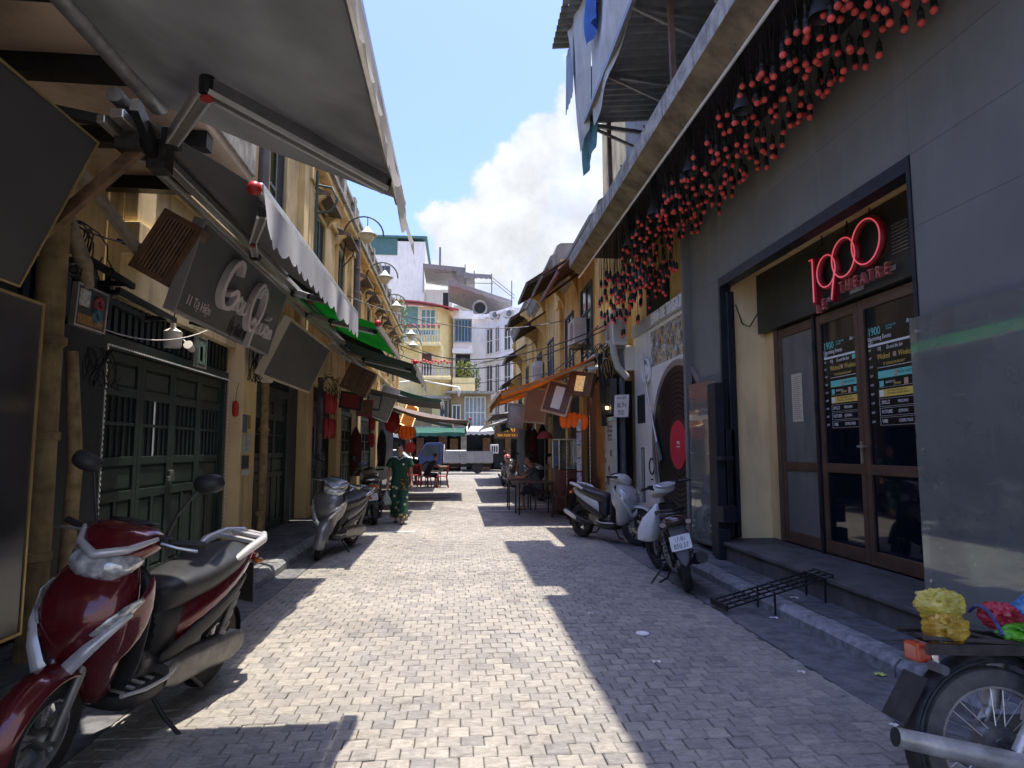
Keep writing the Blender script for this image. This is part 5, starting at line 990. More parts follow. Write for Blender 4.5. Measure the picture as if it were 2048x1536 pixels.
def right_house(label, y0, y1, zt, wins, hoods, wm=YEL, rag=False):
    t = thing('town_house', label, 'building', group='old ochre town houses on the right'); MB().bx(FX, 8, y0, y1, 2.9, zt).build('wall', wm, t); MB().bx(FX + .15, 8, y0, y1, .1, 2.9).build('ground_floor_wall', DARK, t)
    m = MB(); n = 14; r = random.Random(int(y0 * 10))
    m.prism([(.0, -.42), (-.16, -.30), (-.24, -.05), (-.30, .0), (-.30, .10), (-.16, .16), (-.10, .42), (.02, .50), (.5, .52), (.5, -.42)], y1 - y0 - .02, frame((FX, y1 - .01, zt), x=(1, 0, 0), y=(0, 0, 1))); m.build('parapet', MOULD, t)
    for y in (y0 + .2, y1 - .2): m = MB(); m.bx(FX - .12, FX, y - .2, y + .2, 3.0, zt - .3); m.bx(FX - .17, FX, y - .25, y + .25, zt - .75, zt - .55); m.build('pilaster', wm, t, bevel=.01)
    for w in wins: paned_window(t, *w, FX, -1)
    for h in hoods: tiled_hood(t, *h)
    RH.append(t); return t
RH = []
right_house('ochre house with red metal hood just beyond the canopy', 13.2, 18.9, 6.35, [(15.0, 1.2, 3.55, 5.3), (17.4, 1.1, 3.3, 5.1)], [(17.3, 2.2, 6.0)])
right_house('ochre house with stacked tiled hoods on curved brackets', 19.0, 26.2, 7.2, [(21.0, 1.1, 3.3, 5.0), (24.0, 1.1, 3.3, 5.0)], [(21.3, 2.8, 6.75), (23.6, 2.6, 5.75)])
right_house('farthest ochre house of the right row with low tiled hoods', 26.3, 34.5, 7.6, [(28.0, 1.2, 3.4, 5.0), (31.5, 1.2, 3.4, 5.0)], [(27.6, 2.6, 6.9), (29.8, 2.4, 5.6), (32.3, 2.4, 4.6)])
t = thing('metal_hood', 'dull red folded metal hood hanging off the first ochre house on the right', 'hood'); m = MB(); m.sheet(lambda u, v: (FX - .1 - .85 * v, lerp(13.5, 16.3, u), 6.15 - .85 * v + .02 * math.sin(u * 22)), 24, 3, .03); m.build('sheet', mat('dull_red_metal', (.15, .055, .050), .6, var=.25, dirt=(.05, .035, .03), damt=.6), t)
for y in (13.7, 14.9, 16.1): MB().beam((FX, y, 5.95), (FX - .9, y, 5.28), .06, .06).build('rib', mat('dark_rafter', (.075, .055, .042)), t)
MB().beam((FX - .93, 13.5, 5.27), (FX - .93, 16.3, 5.27), .05, .09).build('lip', mat('dull_red_metal', (.15, .055, .05)), t)
tall = thing('tall_house', 'tall yellow house wall rising behind the tarpaulin balcony', 'building'); MB().bx(4.35, 9, 14.6, 18.4, 5, 12.2).build('wall', YELC, tall); MB().bx(4.25, 4.35, 17.9, 18.4, 5, 12.2).build('corner_strip', YELC, tall); MB().bx(4.28, 4.35, 15.6, 16.6, 7.2, 8.6).build('window', BLUEW, tall)
ac_unit('white air conditioner on the ochre wall left of the last bulbs', (2.85, 15.3, 3.95), w=.85, h=.62); ac_unit('small pale air conditioner above the orange awning', (2.85, 23.2, 3.9), w=.85, h=.7)
# orange awning and clutter below it
ow = awning('tarp_awning', 'orange tarpaulin awning sloping over the right-hand cafe', 12.75, 17.2, 2.75, 3.35, .82, 2.62, ORAWN, mat('orange_valance', (.50, .20, .03), .8, var=.25, translucent=.3), .14, tube=.04, sagz=.14, seed=31, group='awnings along the right side', tors=False)
for y in (12.85, 15, 17.1): MB().beam((2.75, y, 3.24), (.86, y, 2.56), .05, .05).build('rafter', mat('pale_timber_rail', (.42, .30, .18), .7, var=.3, scale=8), ow)
MB().beam((2.85, 12.8, 3.4), (2.95, 12.95, 1.95), .06, .10).build('brace', BLACKM, ow)
awning('tarp_awning', 'long grey patched awning beyond the orange one', 18.2, 24.5, 2.8, 3.15, .95, 2.45, mat('patched_grey_fabric', (.22, .21, .2), .8, var=.4, scale=3, translucent=.15), None, tube=.03, sagz=.18, seed=33, group='awnings along the right side', tors=False)
awning('tarp_awning', 'small pale awning at the far right end', 26, 33, 2.8, 3.1, 1.1, 2.4, mat('pale_grey_fabric', (.5, .5, .48), .8, var=.2, translucent=.25), None, tube=.03, sagz=.12, seed=34, group='awnings along the right side', tors=False)
# dark cafe interior fronts under the awnings
for i, (a, b, mt) in enumerate(((13.95, 15.3, WOOD), (15.9, 17.5, GREEND), (18.0, 20.8, GREEND), (21.5, 24.8, WOOD), (25.5, 29, GREEND), (29.5, 33.5, DARK))):
    o = MB().bx(FX + .02, FX + .16, a, b, .12, 2.85).build('shop_front', mt, RH[0 if b < 19 else 1 if b < 26 else 2], bevel=.01); o['label'] = ( ['brown cafe front behind the light strips', 'dark green shop front behind the seated man', 'dark shop front beyond the cafe tables', 'brown shop front under the grey patched awning', 'far dark green shop front on the right', 'last black shop front on the right'][i])
for i, (a, b, mt) in enumerate(((13.2, 13.9, mat('orange_pier', (.36, .17, .045), .8, var=.2)), (15.35, 15.85, YEL), (17.55, 17.95, YEL), (20.85, 21.4, YELP), (24.85, 25.45, YEL))):
    tag(MB().bx(FX - .06, FX + .12, a, b, .12, 3.0).build('wall_pier', mt, bevel=.01), ['orange lit pier beside the newspaper board', 'ochre pier behind the cafe man', 'ochre pier past the cafe man', 'pale pier under the patched awning', 'far ochre pier on the right row'][i], 'pier', 'piers on the right row')
# boards and conduits at the corner of the turntable panel
t = thing('menu_board', 'tall pale board pasted with newspaper-like print beside the ribbed conduit', 'board', M=M_(13.35, .30, 3.02)); MB().bx(0, .95, 0, 1.75, -.05, 0).build('panel', mat('pale_green_board', (.42, .45, .42), .6, var=.1), t); MB().bx(-.06, .0, -.1, 2.35, -.06, .01).build('frame_post', mat('grey_green_post', (.34, .37, .36), .6, var=.1), t); MB().bx(0, .95, 1.75, 1.82, -.05, .02).build('top_rail', mat('mint_rail', (.42, .56, .50), .5, var=.05), t)
r = random.Random(12)
text_m = MB(); text(text_m, 'TẦM LẠI LẠC\n& CƠM RANG\nBÁNH MÌ\nCAFE TRÀ', .085, T(.58, 1.50, .002), .001, sx=.9); text_m.build('print_lettering', mat('ink_dark', (.05, .05, .055), .7, var=0), t)
for k in range(14):
    x, y, w_, h_ = r.uniform(.05, .6), r.uniform(.05, 1.1), r.uniform(.12, .3), r.uniform(.06, .22); MB().bx(x, min(.93, x + w_), y, y + h_, .001, .002 + k * .0004).build('pasted_print', mat('newsprint_%d' % (k % 3), [(.50, .50, .47), (.12, .12, .12), (.30, .31, .30)][k % 3], .8, var=.5, scale=30), t)
t = thing('hanging_sign', 'white plate sign with black lettering BÚN hung on the ribbed conduit', 'sign', M=frame((2.98, 12.25, 2.10), x=(.25, -.55, -.04), y=(.02, 0, 1))); MB().bx(0, .40, 0, .42, -.02, 0).build('plate', mat('white_plate', (.55, .55, .54), .5, var=.15, scale=8), t); m = MB(); text(m, 'BÚN', .13, T(.22, .22, .002), .001); text(m, 'CHẢ NEM', .06, T(.2, .36, .002), .001); text(m, 'MỞ CỬA\n9H 22H', .05, T(.2, .08, .002), .001); m.build('lettering', mat('ink_dark', (.05, .05, .055)), t)
t = thing('dark_signboard', 'black sign box with faint lettering above the newspaper board', 'sign', M=M_(13.3, 2.18, 3.0)); MB().bx(0, .75, 0, .70, -.12, 0).build('panel', BOARD, t); MB().sph((.62, .12, .05), .035).build('small_lamp', mat('warm_bulb', (.8, .6, .3), .4, var=0, emit=(1, .7, .3), estr=2.), t, smooth=60)
for i, (x, y, z0, z1, rr_) in enumerate(((3.28, 12.78, .13, 3.9, .06), (3.30, 12.95, .13, 3.5, .045))): conduit(['thick ribbed grey conduit beside the turntable panel', 'thinner ribbed conduit behind the thick one'][i], x, y, z0, z1, rr_)
tag(MB().tube([(3.1, 12.7, 4.2), (3.08, 12.6, 3.4), (3.15, 12.55, 3.1), (3.35, 12.6, 2.9)], .07, 12).build('bent_duct', mat('grey_duct', (.42, .41, .39), .6, var=.15), smooth=60), 'bent pale grey duct curving down beside the bulbs', 'duct')
t = thing('security_camera', 'white security camera below the air conditioner by the bulbs', 'camera', (2.75, 12.9, 3.12)); MB().tube([(-.16, -.06, -.05), (.1, .04, .03)], .05, 12).build('body', WHITEP, t, smooth=40); MB().tube([(-.18, -.07, -.057), (-.155, -.06, -.048)], .034, 12).build('lens', BLACKM, t); MB().tube([(.05, .02, .02), (.1, .05, .2), (.3, .1, .22)], .015, 6).build('arm', WHITEP, t)
t = thing('meter_box', 'pale electric box on the wall above the turntable corner', 'box', (3.42, 12.75, 3.3)); MB().box((0, 0, 0), (.2, .24, .5)).build('case', CREAM, t, bevel=.015); MB().box((-.104, 0, .05), (.01, .18, .2)).build('lid', CREAM, t)
def tangle2(label, c, size, n, r=.012):
    m = MB(); rg = random.Random(int(c[1] * 7))
    for k in range(n):
        a, b = rg.uniform(0, 6), rg.uniform(0, 6); m.tube([(c[0] + size[0] * math.sin(a + i * .5), c[1] + size[1] * (i / 5.5 - 1) + size[1] * .2 * math.sin(b + i), c[2] + size[2] * math.sin(b * 2 + i * .7)) for i in range(12)], r, 5)
    tag(m.build('cable_tangle', CABLE, smooth=60), label, 'cables', 'cable bundles on the right row')
tangle2('black cable bundle over the orange awning post', (3.0, 13.1, 3.1), (.15, .5, .35), 9); tangle2('cable bundle under the air conditioner at the bulbs end', (2.95, 13.6, 3.5), (.12, .9, .12), 8); tangle2('cables hanging beside the ribbed conduits', (3.22, 12.85, 2.5), (.08, .12, .5), 6); tangle2('tangled dark cables above the far cafe', (2.4, 19, 3.0), (.3, 1.4, .3), 10, .02); tangle2('far black cable knot at the right row end', (2.3, 23.5, 2.75), (.25, 1.6, .3), 10, .022)
for i, (a, b, s_) in enumerate((((3.0, 12.8, 4.0), (-3.0, 21, 5.45), .9), ((3.0, 12.85, 3.92), (-3.0, 21.4, 5.2), .95), ((3.0, 14, 3.4), (-3.0, 26, 4.6), .5))): cable(['upper black cable sagging across the street', 'lower black cable sagging across the street', 'thin wire strung across the street under the cables'][i], sag(a, b, s_, 20), .014 if i < 2 else .008, grp='cables across the street')
for i, (a, b) in enumerate((((3.0, 19.0, 3.6), (2.9, 13.3, 3.6)), ((2.95, 26, 4.4), (2.9, 13.2, 4.05)))): cable(['cable running along the right facades low', 'cable running along the right facades high'][i], sag(a, b, .35, 12), .014, grp='cables across the street')
# light-box signs hung askew beneath the orange awning
def skew_sign(label, o, rv, uv, w, h, bm, em, inner=None, cat='sign', d=.12):
    t = thing('hanging_lightbox', label, cat, M=frame(o, x=rv, y=uv), group='signs hung under the right awnings'); MB().bx(0, w, 0, h, -d, 0).build('panel', bm, t); m = MB(); e = .035
    for a, b, c, f_ in ((-e, w + e, -e, 0), (-e, w + e, h, h + e), (-e, 0, 0, h), (w, w + e, 0, h)): m.bx(a, b, c, f_, -d - .01, .015)
    m.build('edge_trim', em, t)
    if inner: MB().bx(w * .3, w * .7, h * .12, h * .88, .001, .012).build('inset', inner, t)
    return t
BRN = mat('brown_sign', (.16, .085, .06), .5, var=.2); TAN = mat('tan_trim', (.55, .36, .22), .5, var=.15)
skew_sign('brown sign box with pale tube inset under the orange awning', (1.75, 13.4, 2.32), (.75, -.35, -.28), (.22, .05, .9), .5, .62, BRN, TAN, WHT); skew_sign('pinkish grey panel hung left of the brown sign box', (1.55, 15.2, 2.15), (.6, -.5, -.1), (.1, .0, 1), .55, .75, mat('pinkish_panel', (.36, .27, .24), .6, var=.1), mat('grey_trim2', (.5, .47, .43), .5))
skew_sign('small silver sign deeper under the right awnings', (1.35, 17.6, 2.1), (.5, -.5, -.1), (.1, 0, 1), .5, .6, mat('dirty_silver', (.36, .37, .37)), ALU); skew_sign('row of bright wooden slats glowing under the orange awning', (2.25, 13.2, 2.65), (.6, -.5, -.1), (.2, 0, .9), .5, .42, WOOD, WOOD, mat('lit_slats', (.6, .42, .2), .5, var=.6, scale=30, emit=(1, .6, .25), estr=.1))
t = thing('paper_lantern_row', 'row of glowing orange lanterns over the cafe entrance', 'lanterns', (2.42, 13.55, 2.12))
for k in range(5): MB().lathe([(.02, -.2), (.07, -.13), (.09, 0), (.06, .1), (.02, .13)], 10, T(.13 * k - .2, .1 * k, .02 * math.sin(k))).build('lantern', GLOW, t, smooth=60)
for i, (x, y) in enumerate(((2.72, 13.3), (2.40, 14.3))):
    ledrope('light_strip', ['bright dashed light strip beside the newspaper board', 'dashed light strip left of the photo strip'][i], [(x, y, .5), (x, y, 2.2)], .075)
t = thing('photo_strip', 'hanging strip of pale photo cards between the light strips', 'photo strip', (2.58, 13.75, 0))
for k in range(5): MB().bx(-.05, .05, -.008, .008, .75 + k * .28, .75 + k * .28 + .25).build('photo_card', mat('photo_%d' % k, [(.5, .42, .52), (.52, .5, .55), (.55, .45, .38), (.42, .42, .5), (.6, .58, .6)][k], .6, var=.4, scale=14), t)
# ================================================================== street end: cross street and buildings
CREAMW = mat('cream_wall', (.84, .72, .38), .85, var=.08, scale=2, dirt=(.3, .26, .17), damt=.35); WHITEW = mat('white_wall', (.84, .85, .84), .85, var=.06, scale=1.5, dirt=(.36, .38, .40), damt=.4); PINKW = mat('pinkish_wall', (.78, .69, .62), .85, var=.06); TEALW = mat('teal_wall', (.07, .17, .17), .7, var=.12); REDR = mat('red_sheet_roof', (.42, .06, .07), .6, var=.2, scale=4); OCHR = mat('brown_ochre_wall', (.34, .25, .14), .85, var=.15); CURT = mat('teal_curtain', (.16, .30, .27), .8, var=.35, scale=8)
def fwin(parent, x0, x1, z0, z1, Y, fm=WHITEP, cols=2, rows=1, gm=PANE, tr=None):
    """window on a wall facing the viewer (-Y)"""
    m = MB(); e = .07
    m.bx(x0 - e, x0, Y - .06, Y, z0, z1); m.bx(x1, x1 + e, Y - .06, Y, z0, z1); m.bx(x0 - e, x1 + e, Y - .06, Y, z1, z1 + e); m.bx(x0 - e - .03, x1 + e + .03, Y - .1, Y, z0 - e, z0)
    for k in range(1, cols): x = lerp(x0, x1, k / cols); m.bx(x - .03, x + .03, Y - .05, Y, z0, z1)
    for k in range(1, rows): z = lerp(z0, z1, k / rows) if tr is None else tr; m.bx(x0, x1, Y - .048, Y, z - .03, z + .03)
    w = m.build('window', fm, parent)
    for c in range(cols): MB().bx(lerp(x0, x1, c / cols) + .02, lerp(x0, x1, (c + 1) / cols) - .02, Y - .02, Y - .005, z0 + .01, z1 - .01).build('pane', gm, w)
    return w
yb = thing('corner_house', 'cream yellow corner house with balconies and red roof at the street end', 'building'); Y = 48.
m = MB(); m.prism([(-9, Y), (-1.35, Y), (-.42, Y + 1.6), (-.42, Y + 9), (-9, Y + 9)], 12.0); m.build('wall', CREAMW, yb)
m = MB(); m.sheet(lambda u, v: (lerp(-6.2, .0, u), lerp(Y - .7, Y + 7, v), lerp(12.35, 11.75, u) + v * 1.4 + .25 * math.sin(u * PI)), 16, 3, .10); m.build('roof', REDR, yb)
MB().bx(-1.2, -.8, Y + .8, Y + 1.3, 12.0, 13.3).build('chimney', BLACKM, yb)
fwin(yb, -4.35, -3.0, 10.0, 12.0, Y, gm=CURT, cols=1); fwin(yb, -2.75, -1.75, 9.9, 11.75, Y, gm=CURT, cols=3, rows=2, tr=11.2); fwin(yb, -2.68, -1.95, 6.7, 8.5, Y, WHITEP, 1, 1, mat('dark_door', (.10, .055, .05), .6))
def balcony(z, x0, x1, d, bal, rail, name='balcony'):
    m = MB(); m.bx(x0, x1, Y - d, Y - .002, z - .22, z); m.bx(x0 - .05, x1 + .05, Y - d - .06, Y - d + .1, z - .3, z - .1); b = m.build(name, CREAMW, yb, bevel=.02); m = MB(); m.bx(x0, x1, Y - d, Y - d + .1, z + .88, z + .98); m.build('handrail', rail, b)
    n = int((x1 - x0) / .19)
    for k in range(n): x = lerp(x0 + .1, x1 - .1, k / (n - 1)); MB().lathe([(.045, 0), (.06, .2), (.03, .5), (.06, .75), (.045, .88)], 6, T(x, Y - d + .05, z)).build('baluster', bal, b)
    return b
balcony(9.2, -4.6, -1.3, 1.1, mat('pale_teal_baluster', (.42, .50, .47), .7, var=.1), CREAMW); balcony(6.75, -3.2, -.55, 1.2, mat('pale_rail', (.55, .55, .52), .6, var=.1), CREAMW)
for x in (-2.72, -1.2): MB().cyl((x, Y - 1.05, 6.75), (x, Y - 1.05, 8.95), .10, n=10).build('column', CREAMW, yb, smooth=40)
MB().bx(-9, -.5, Y - .9, Y - .02, 5.1, 5.3).build('canopy_slab', CONC, yb); MB().bx(-3.2, -1.9, Y - .04, Y - .004, 2.9, 5.0).build('ground_wall_strip', OCHR, yb); fwin(yb, -1.3, -.75, 3.4, 5.0, Y, WHITEP, 2, 1)
m = MB(); r = random.Random(3)
fl = mat('red_bunting', (.55, .10, .09), .7, var=.4, scale=5)
for k in range(14): tag(MB().sph((-3.3 + k * .21, Y - 1.35, 7.72 + .08 * math.sin(k * 1.9)), (.09, .07, .11), 8, 6).build('red_flower', fl, smooth=60), 'red blossom ball strung along the lower balcony rail of the cream house', 'flower ball', 'red blossoms on the lower balcony')
for k in range(9): x = -4.3 + k * .36; t = thing('flower_pot', 'small red flowering pot on the upper balcony rail of the cream house', 'flower pot', (x, Y - 1.1, 10.18), group='flower pots on the upper balcony'); MB().lathe([(.06, 0), (.09, .14)], 8).build('pot', mat('clay_pot', (.35, .16, .1), .8), t); MB().sph((0, 0, .22), (.12, .1, .12), 7, 5).build('bloom', mat('red_bloom', (.45, .12, .12), .8, var=.5, scale=20), t)
LEAF = mat('foliage_green', (.10, .17, .04), .7, var=.5, scale=4, rnd=.2); LEAF2 = mat('foliage_yellow_green', (.22, .26, .06), .7, var=.4, scale=4)
def leafy(name, label, c, size, n, mt, cat='plant', seed=0):
    t = thing(name, label, cat, c); r = random.Random(seed); m = MB()
    for k in range(n):
        while True:
            p = V((r.uniform(-1, 1), r.uniform(-1, 1), r.uniform(-1, 1)))
            if p.length < 1 and r.random() < .35 + .65 * p.length: break
        p = V((p.x * size[0], p.y * size[1], p.z * size[2])); a = Euler((r.uniform(0, 6), r.uniform(0, 6), r.uniform(0, 6))).to_matrix(); s = r.uniform(.06, .13)
        m.add([p + a @ V(q) * s for q in ((-1, 0, 0), (0, -.45, .1), (1, 0, 0), (0, .45, .1))], [(0, 1, 2, 3)])
    m.build('leaves', mt, t)['kind'] = 'stuff'; m = MB()
    for k in range(5): a = k * 1.3; m.tube([(0, 0, -size[2]), (size[0] * .4 * math.cos(a), size[1] * .4 * math.sin(a), 0), (size[0] * .6 * math.cos(a), size[1] * .6 * math.sin(a), size[2] * .6)], [.03, .02, .01], 5)
    m.build('stem', WOOD, t); return t
# pinkish annex with blue windows and planted balcony
an = thing('annex_house', 'narrow pinkish annex with blue windows right of the cream house', 'building'); m = MB(); m.bx(-.40, 1.05, Y + .9, Y + 9, 0, 11.6); m.build('wall', PINKW, an); MB().bx(-.45, 1.1, Y + .7, Y + .92, 11.3, 11.9).build('cornice', WHITEW, an)
BLUEF = mat('blue_window_frame', (.16, .30, .46), .5, var=.1); fwin(an, -.25, .95, 9.6, 11.2, Y + .9, BLUEF, 5, 1); MB().bx(-.42, 1.25, Y - .2, Y + .9, 5.5, 5.75).build('balcony_slab', CREAMW, an); MB().bx(-.42, 1.25, Y - .2, Y - .1, 5.75, 6.7).build('balcony_front', CREAMW, an); MB().bx(-.2, .9, Y + .86, Y + .898, 6.0, 8.6).build('dark_opening', DARK, an); MB().bx(-.45, 1.1, Y + .7, Y + .89, 8.65, 9.0).build('lintel_band', WHITEW, an)
leafy('balcony_plant', 'yellow-green bushy plants filling the annex balcony', (.45, Y + .1, 7.3), (.7, .5, .9), 420, LEAF2, seed=2); leafy('balcony_plant', 'dark green plants at the right end of the annex balcony', (1.3, Y + .5, 6.6), (.4, .4, 1.3), 300, LEAF, seed=3); leafy('climbing_plant', 'loose pale green plant beside the street lamps at the left row end', (-3.2, 34.0, 8.0), (.5, .6, 1.6), 420, mat('pale_foliage', (.22, .27, .12), .7, var=.5), seed=5)
# white blocks behind
wb = thing('white_block', 'white block with teal top rising behind the cream house', 'building'); Y2 = 62.; MB().bx(-14, -3.3, Y2, Y2 + 10, 0, 20.1).build('wall', WHITEW, wb); MB().bx(-14, -5.95, Y2 - .05, Y2 + 9, 20.1, 21.8).build('teal_storey', TEALW, wb); MB().bx(-5.95, -3.3, Y2 + .02, Y2 + 9, 20.1, 21.5).build('top_storey', WHITEW, wb); MB().bx(-14, -3.1, Y2 - .2, Y2 + 9.2, 21.8, 22.0).build('roof_edge', TEALW, wb); m = MB(); m.bx(-3.3, -1.95, Y2 + 2, Y2 + 9, 0, 18.4); m.build('rear_wing', WHITEW, wb); MB().bx(-3.3, -.6, Y2 + .5, Y2 + 8, 0, 16.9).build('lower_wing', WHITEW, wb); MB().bx(-2.0, -1.8, Y2 + 1.9, Y2 + 2.1, 18.4, 21.6).build('steel_column', GREYM, wb); fwin(wb, -7.6, -6.6, 17.5, 19.0, Y2, WHITEP, 2, 1)
# roof terraces with fabric canopies
rt = thing('roof_terrace', 'rooftop terrace with grey canopies and railings behind the annex', 'terrace'); GCAN = mat('grey_canopy', (.22, .215, .22), .8, var=.15, translucent=.1)
m = MB(); m.bx(-.5, 3.6, 59, 66, 0, 14.6); m.build('building', WHITEW, rt)
def canopy(x0, x1, y0, y1, z0, z1, zz): 
    m = MB(); m.sheet(lambda u, v: (lerp(x0, x1, u), lerp(y0, y1, v), lerp(z0, z1, v) + zz * u - .12 * math.sin(PI * u)), 8, 4, .05); c = m.build('canopy', GCAN, rt)
    m = MB(); valn = 20
    m.sheet(lambda u, v: (lerp(x0, x1, u), y0 - .02, z0 + zz * u - v * (.35 + .08 * abs(math.sin(u * 18)))), 36, 2); m.build('valance', GCAN, c)
    for x in (x0 + .05, x1 - .05): MB().cyl((x, y0, z0 - 2.6), (x, y0, z0), .05, n=6).build('post', GREYM, c)
canopy(-3.2, .6, 57, 63, 17.9, 17.7, -.3); canopy(-.2, 1.4, 56.5, 61, 17.2, 17.0, -.3); canopy(.4, 2.9, 55.5, 58, 16.7, 17.3, -.1); canopy(-.9, 4.5, 53.6, 59, 15.6, 15.0, -1.7)
for (a, b) in (((-2.2, 58, 17.4), (-.3, 58, 17.4)), ((-2.2, 58, 17.9), (-.3, 58, 17.9)), ((1.0, 55.8, 15.9), (3.0, 55.8, 15.9)), ((2.9, 55, 16.2), (4.7, 53.8, 14.4)), ((2.9, 55, 15.9), (4.7, 53.8, 14.1))): MB().beam(a, b, .06, .05).build('railing', GREYM, rt)
t = thing('satellite_dish', 'round grey fan unit on the roof right of the annex', 'roof unit', (1.75, 53.5, 13.2)); MB().torus(.55, .10, 20, 6, frame((0, 0, 0), x=(1, 0, 0), y=(0, 0, 1))).build('ring', GREYM, t); MB().lathe([(.5, 0), (.4, .05)], 18, frame((0, .1, 0), x=(1, 0, 0), y=(0, 0, 1))).build('fan', DARK, t); MB().bx(-.6, .6, .1, .5, -1.2, -.6).build('base', WHITEP, t)
wh = thing('white_house', 'pale blue-white house with tall windows at the right of the street end', 'building'); Y3 = 53.; m = MB(); m.prism([(1.12, Y3), (2.2, Y3), (4.3, Y3 - 3.5), (9, Y3 - 3.5), (9, Y3 + 8), (1.12, Y3 + 8)], 12.4); m.build('wall', WHITEW, wh)
A_ = V((2.2, Y3, 0)); B_ = V((4.3, Y3 - 3.5, 0)); Mw = frame(A_, x=(B_ - A_), y=(0, 0, 1)); Lw = (B_ - A_).length
for z0, z1 in ((9.2, 11.2), (5.9, 8.2), (3.2, 5.0)):
    for k in range(3):
        a = .35 + k * (Lw - .3) / 3; b = a + (.8 if k != 1 else .5); w_ = MB(); e = .09
        for p, q, u, v in ((a - e, a, z0, z1), (b, b + e, z0, z1), (a - e, b + e, z1, z1 + e), (a - e - .05, b + e + .05, z0 - e, z0), ((a + b) / 2 - .03, (a + b) / 2 + .03, z0, z1)): w_.bx(p, q, u, v, 0, .08)
        w_.bx(a, b, (z0 + z1) / 2 - .03, (z0 + z1) / 2 + .03, 0, .075); w_ = w_.build('window', WHITEP, wh); w_.matrix_basis = Mw; MB().bx(a + .01, b - .01, z0 + .01, z1 - .01, .004, .02).build('pane', PANE, w_)
for z in (8.6, 12.2, 5.4): o = MB().bx(0, Lw, z, z + .25, 0, .25).build('cornice', WHITEW, wh); o.matrix_basis = Mw
MB().bx(1.05, 2.3, Y3 - .3, Y3 + .01, 12.1, 12.5).build('parapet', WHITEW, wh)
ac_unit('grey air conditioner high on the pale house, left one', (2.9, Y3 - 1.6, 11.9), 60); ac_unit('grey air conditioner high on the pale house, right one', (3.9, Y3 - 3.2, 11.7), 60)
gh = thing('glazed_house', 'low house with a tall white glazed bay between the cream and pale houses', 'building'); MB().bx(-.5, 2.4, Y - .6, Y + .6, 0, 5.45).build('wall', OCHR, gh); fwin(gh, .55, 1.95, 1.9, 5.2, Y - .62, WHITEP, 5, 3, mat('pale_glazing', (.25, .30, .33), .15, var=.2)); fwin(gh, -.35, .15, 3.3, 4.6, Y - .62, WHITEP, 2, 1); MB().bx(-.9, 2.6, Y - 1.6, Y - .58, 5.45, 5.6).build('slab', CONC, gh)
t = thing('street_light', 'thin white arm lamp over the far crossing', 'street lamp', (0, 0, 0)); p = at(838, 760, Y=38); q = at(918, 775, Y=38); MB().tube([p, q], .06, 6).build('arm', WHITEP, t); MB().lathe([(.02, .1), (.08, 0), (.10, -.15), (.06, -.45), (.0, -.5)], 10, T(q.x, q.y, q.z - .05)).build('lamp_head', LDOME, t, smooth=60); MB().tube([p, p + V((-1.5, 0, -.2))], .06, 6).build('bracket', WHITEP, t)
# cross-street shops behind the truck
r = random.Random(8)
bk = thing('far_shops', 'row of dark open shops behind the truck', 'building'); MB().bx(-14, 14, 46.8, 47.2, 0, 2.9).build('back_wall', DARK, bk)
for k in range(16):
    x = -6 + k * .78; mt = [WOOD, GREEND, mat('shop_white', (.45, .44, .42), .7, var=.3), RUST, BLACKM, mat('shop_red', (.25, .04, .04), .6)][r.randrange(6)]; MB().bx(x, x + r.uniform(.3, .72), 46.3, 46.79, r.uniform(0, .3), r.uniform(1.2, 2.7)).build('shop_bay', mt, bk)
MB().bx(-14, 14, 46.9, 47.9, 2.9, 3.1).build('lintel', CONC, bk)
def far_canopy(label, x0, x1, y, z, d, mt):
    t = thing('shop_canopy', label, 'awning', group='canopies over the far shops'); MB().sheet(lambda u, v: (lerp(x0, x1, u), y - v * d, z - v * .45 - .05 * math.sin(u * 6) * v), 10, 3, .04).build('cover', mt, t); MB().sheet(lambda u, v: (lerp(x0, x1, u), y - d - .01, z - .45 - v * (.22 + .04 * math.sin(u * 40))), 30, 1).build('valance', mt, t)
far_canopy('green canopy over the far shops left of the truck cab', -3.6, .5, 46.6, 3.0, 2.2, TEALA); far_canopy('white canopy over the far shops behind the truck bed', .6, 3.0, 46.4, 3.1, 2.6, mat('white_canopy', (.62, .62, .60), .8, var=.1, translucent=.3)); far_canopy('teal canopy behind the right awning ends', 2.4, 6.5, 46.0, 3.3, 2.0, TEALA); far_canopy('pale canopy at the far left behind the white car', -9, -3.8, 46.5, 2.9, 2.0, mat('white_canopy', (.62, .62, .60)))
t = thing('lit_sign', 'row of bright yellow letters on a dark far sign to the right of the truck', 'sign', (3.0, 36.5, 2.35)); MB().bx(-.95, .95, 0, .1, -.3, .6).build('board', WOOD, t); m = MB(); text(m, 'CAFE', .5, frame((0, -.02, .25), x=(1, 0, 0), y=(0, 0, 1)), .01, sx=1.1); text(m, 'BIA HOI TA HIEN', .2, frame((0, -.02, -.12), x=(1, 0, 0), y=(0, 0, 1)), .01); m.build('yellow_lettering', mat('sign_yellow', (.85, .45, .06), .5, var=0, emit=(1, .55, .08), estr=.12), t)
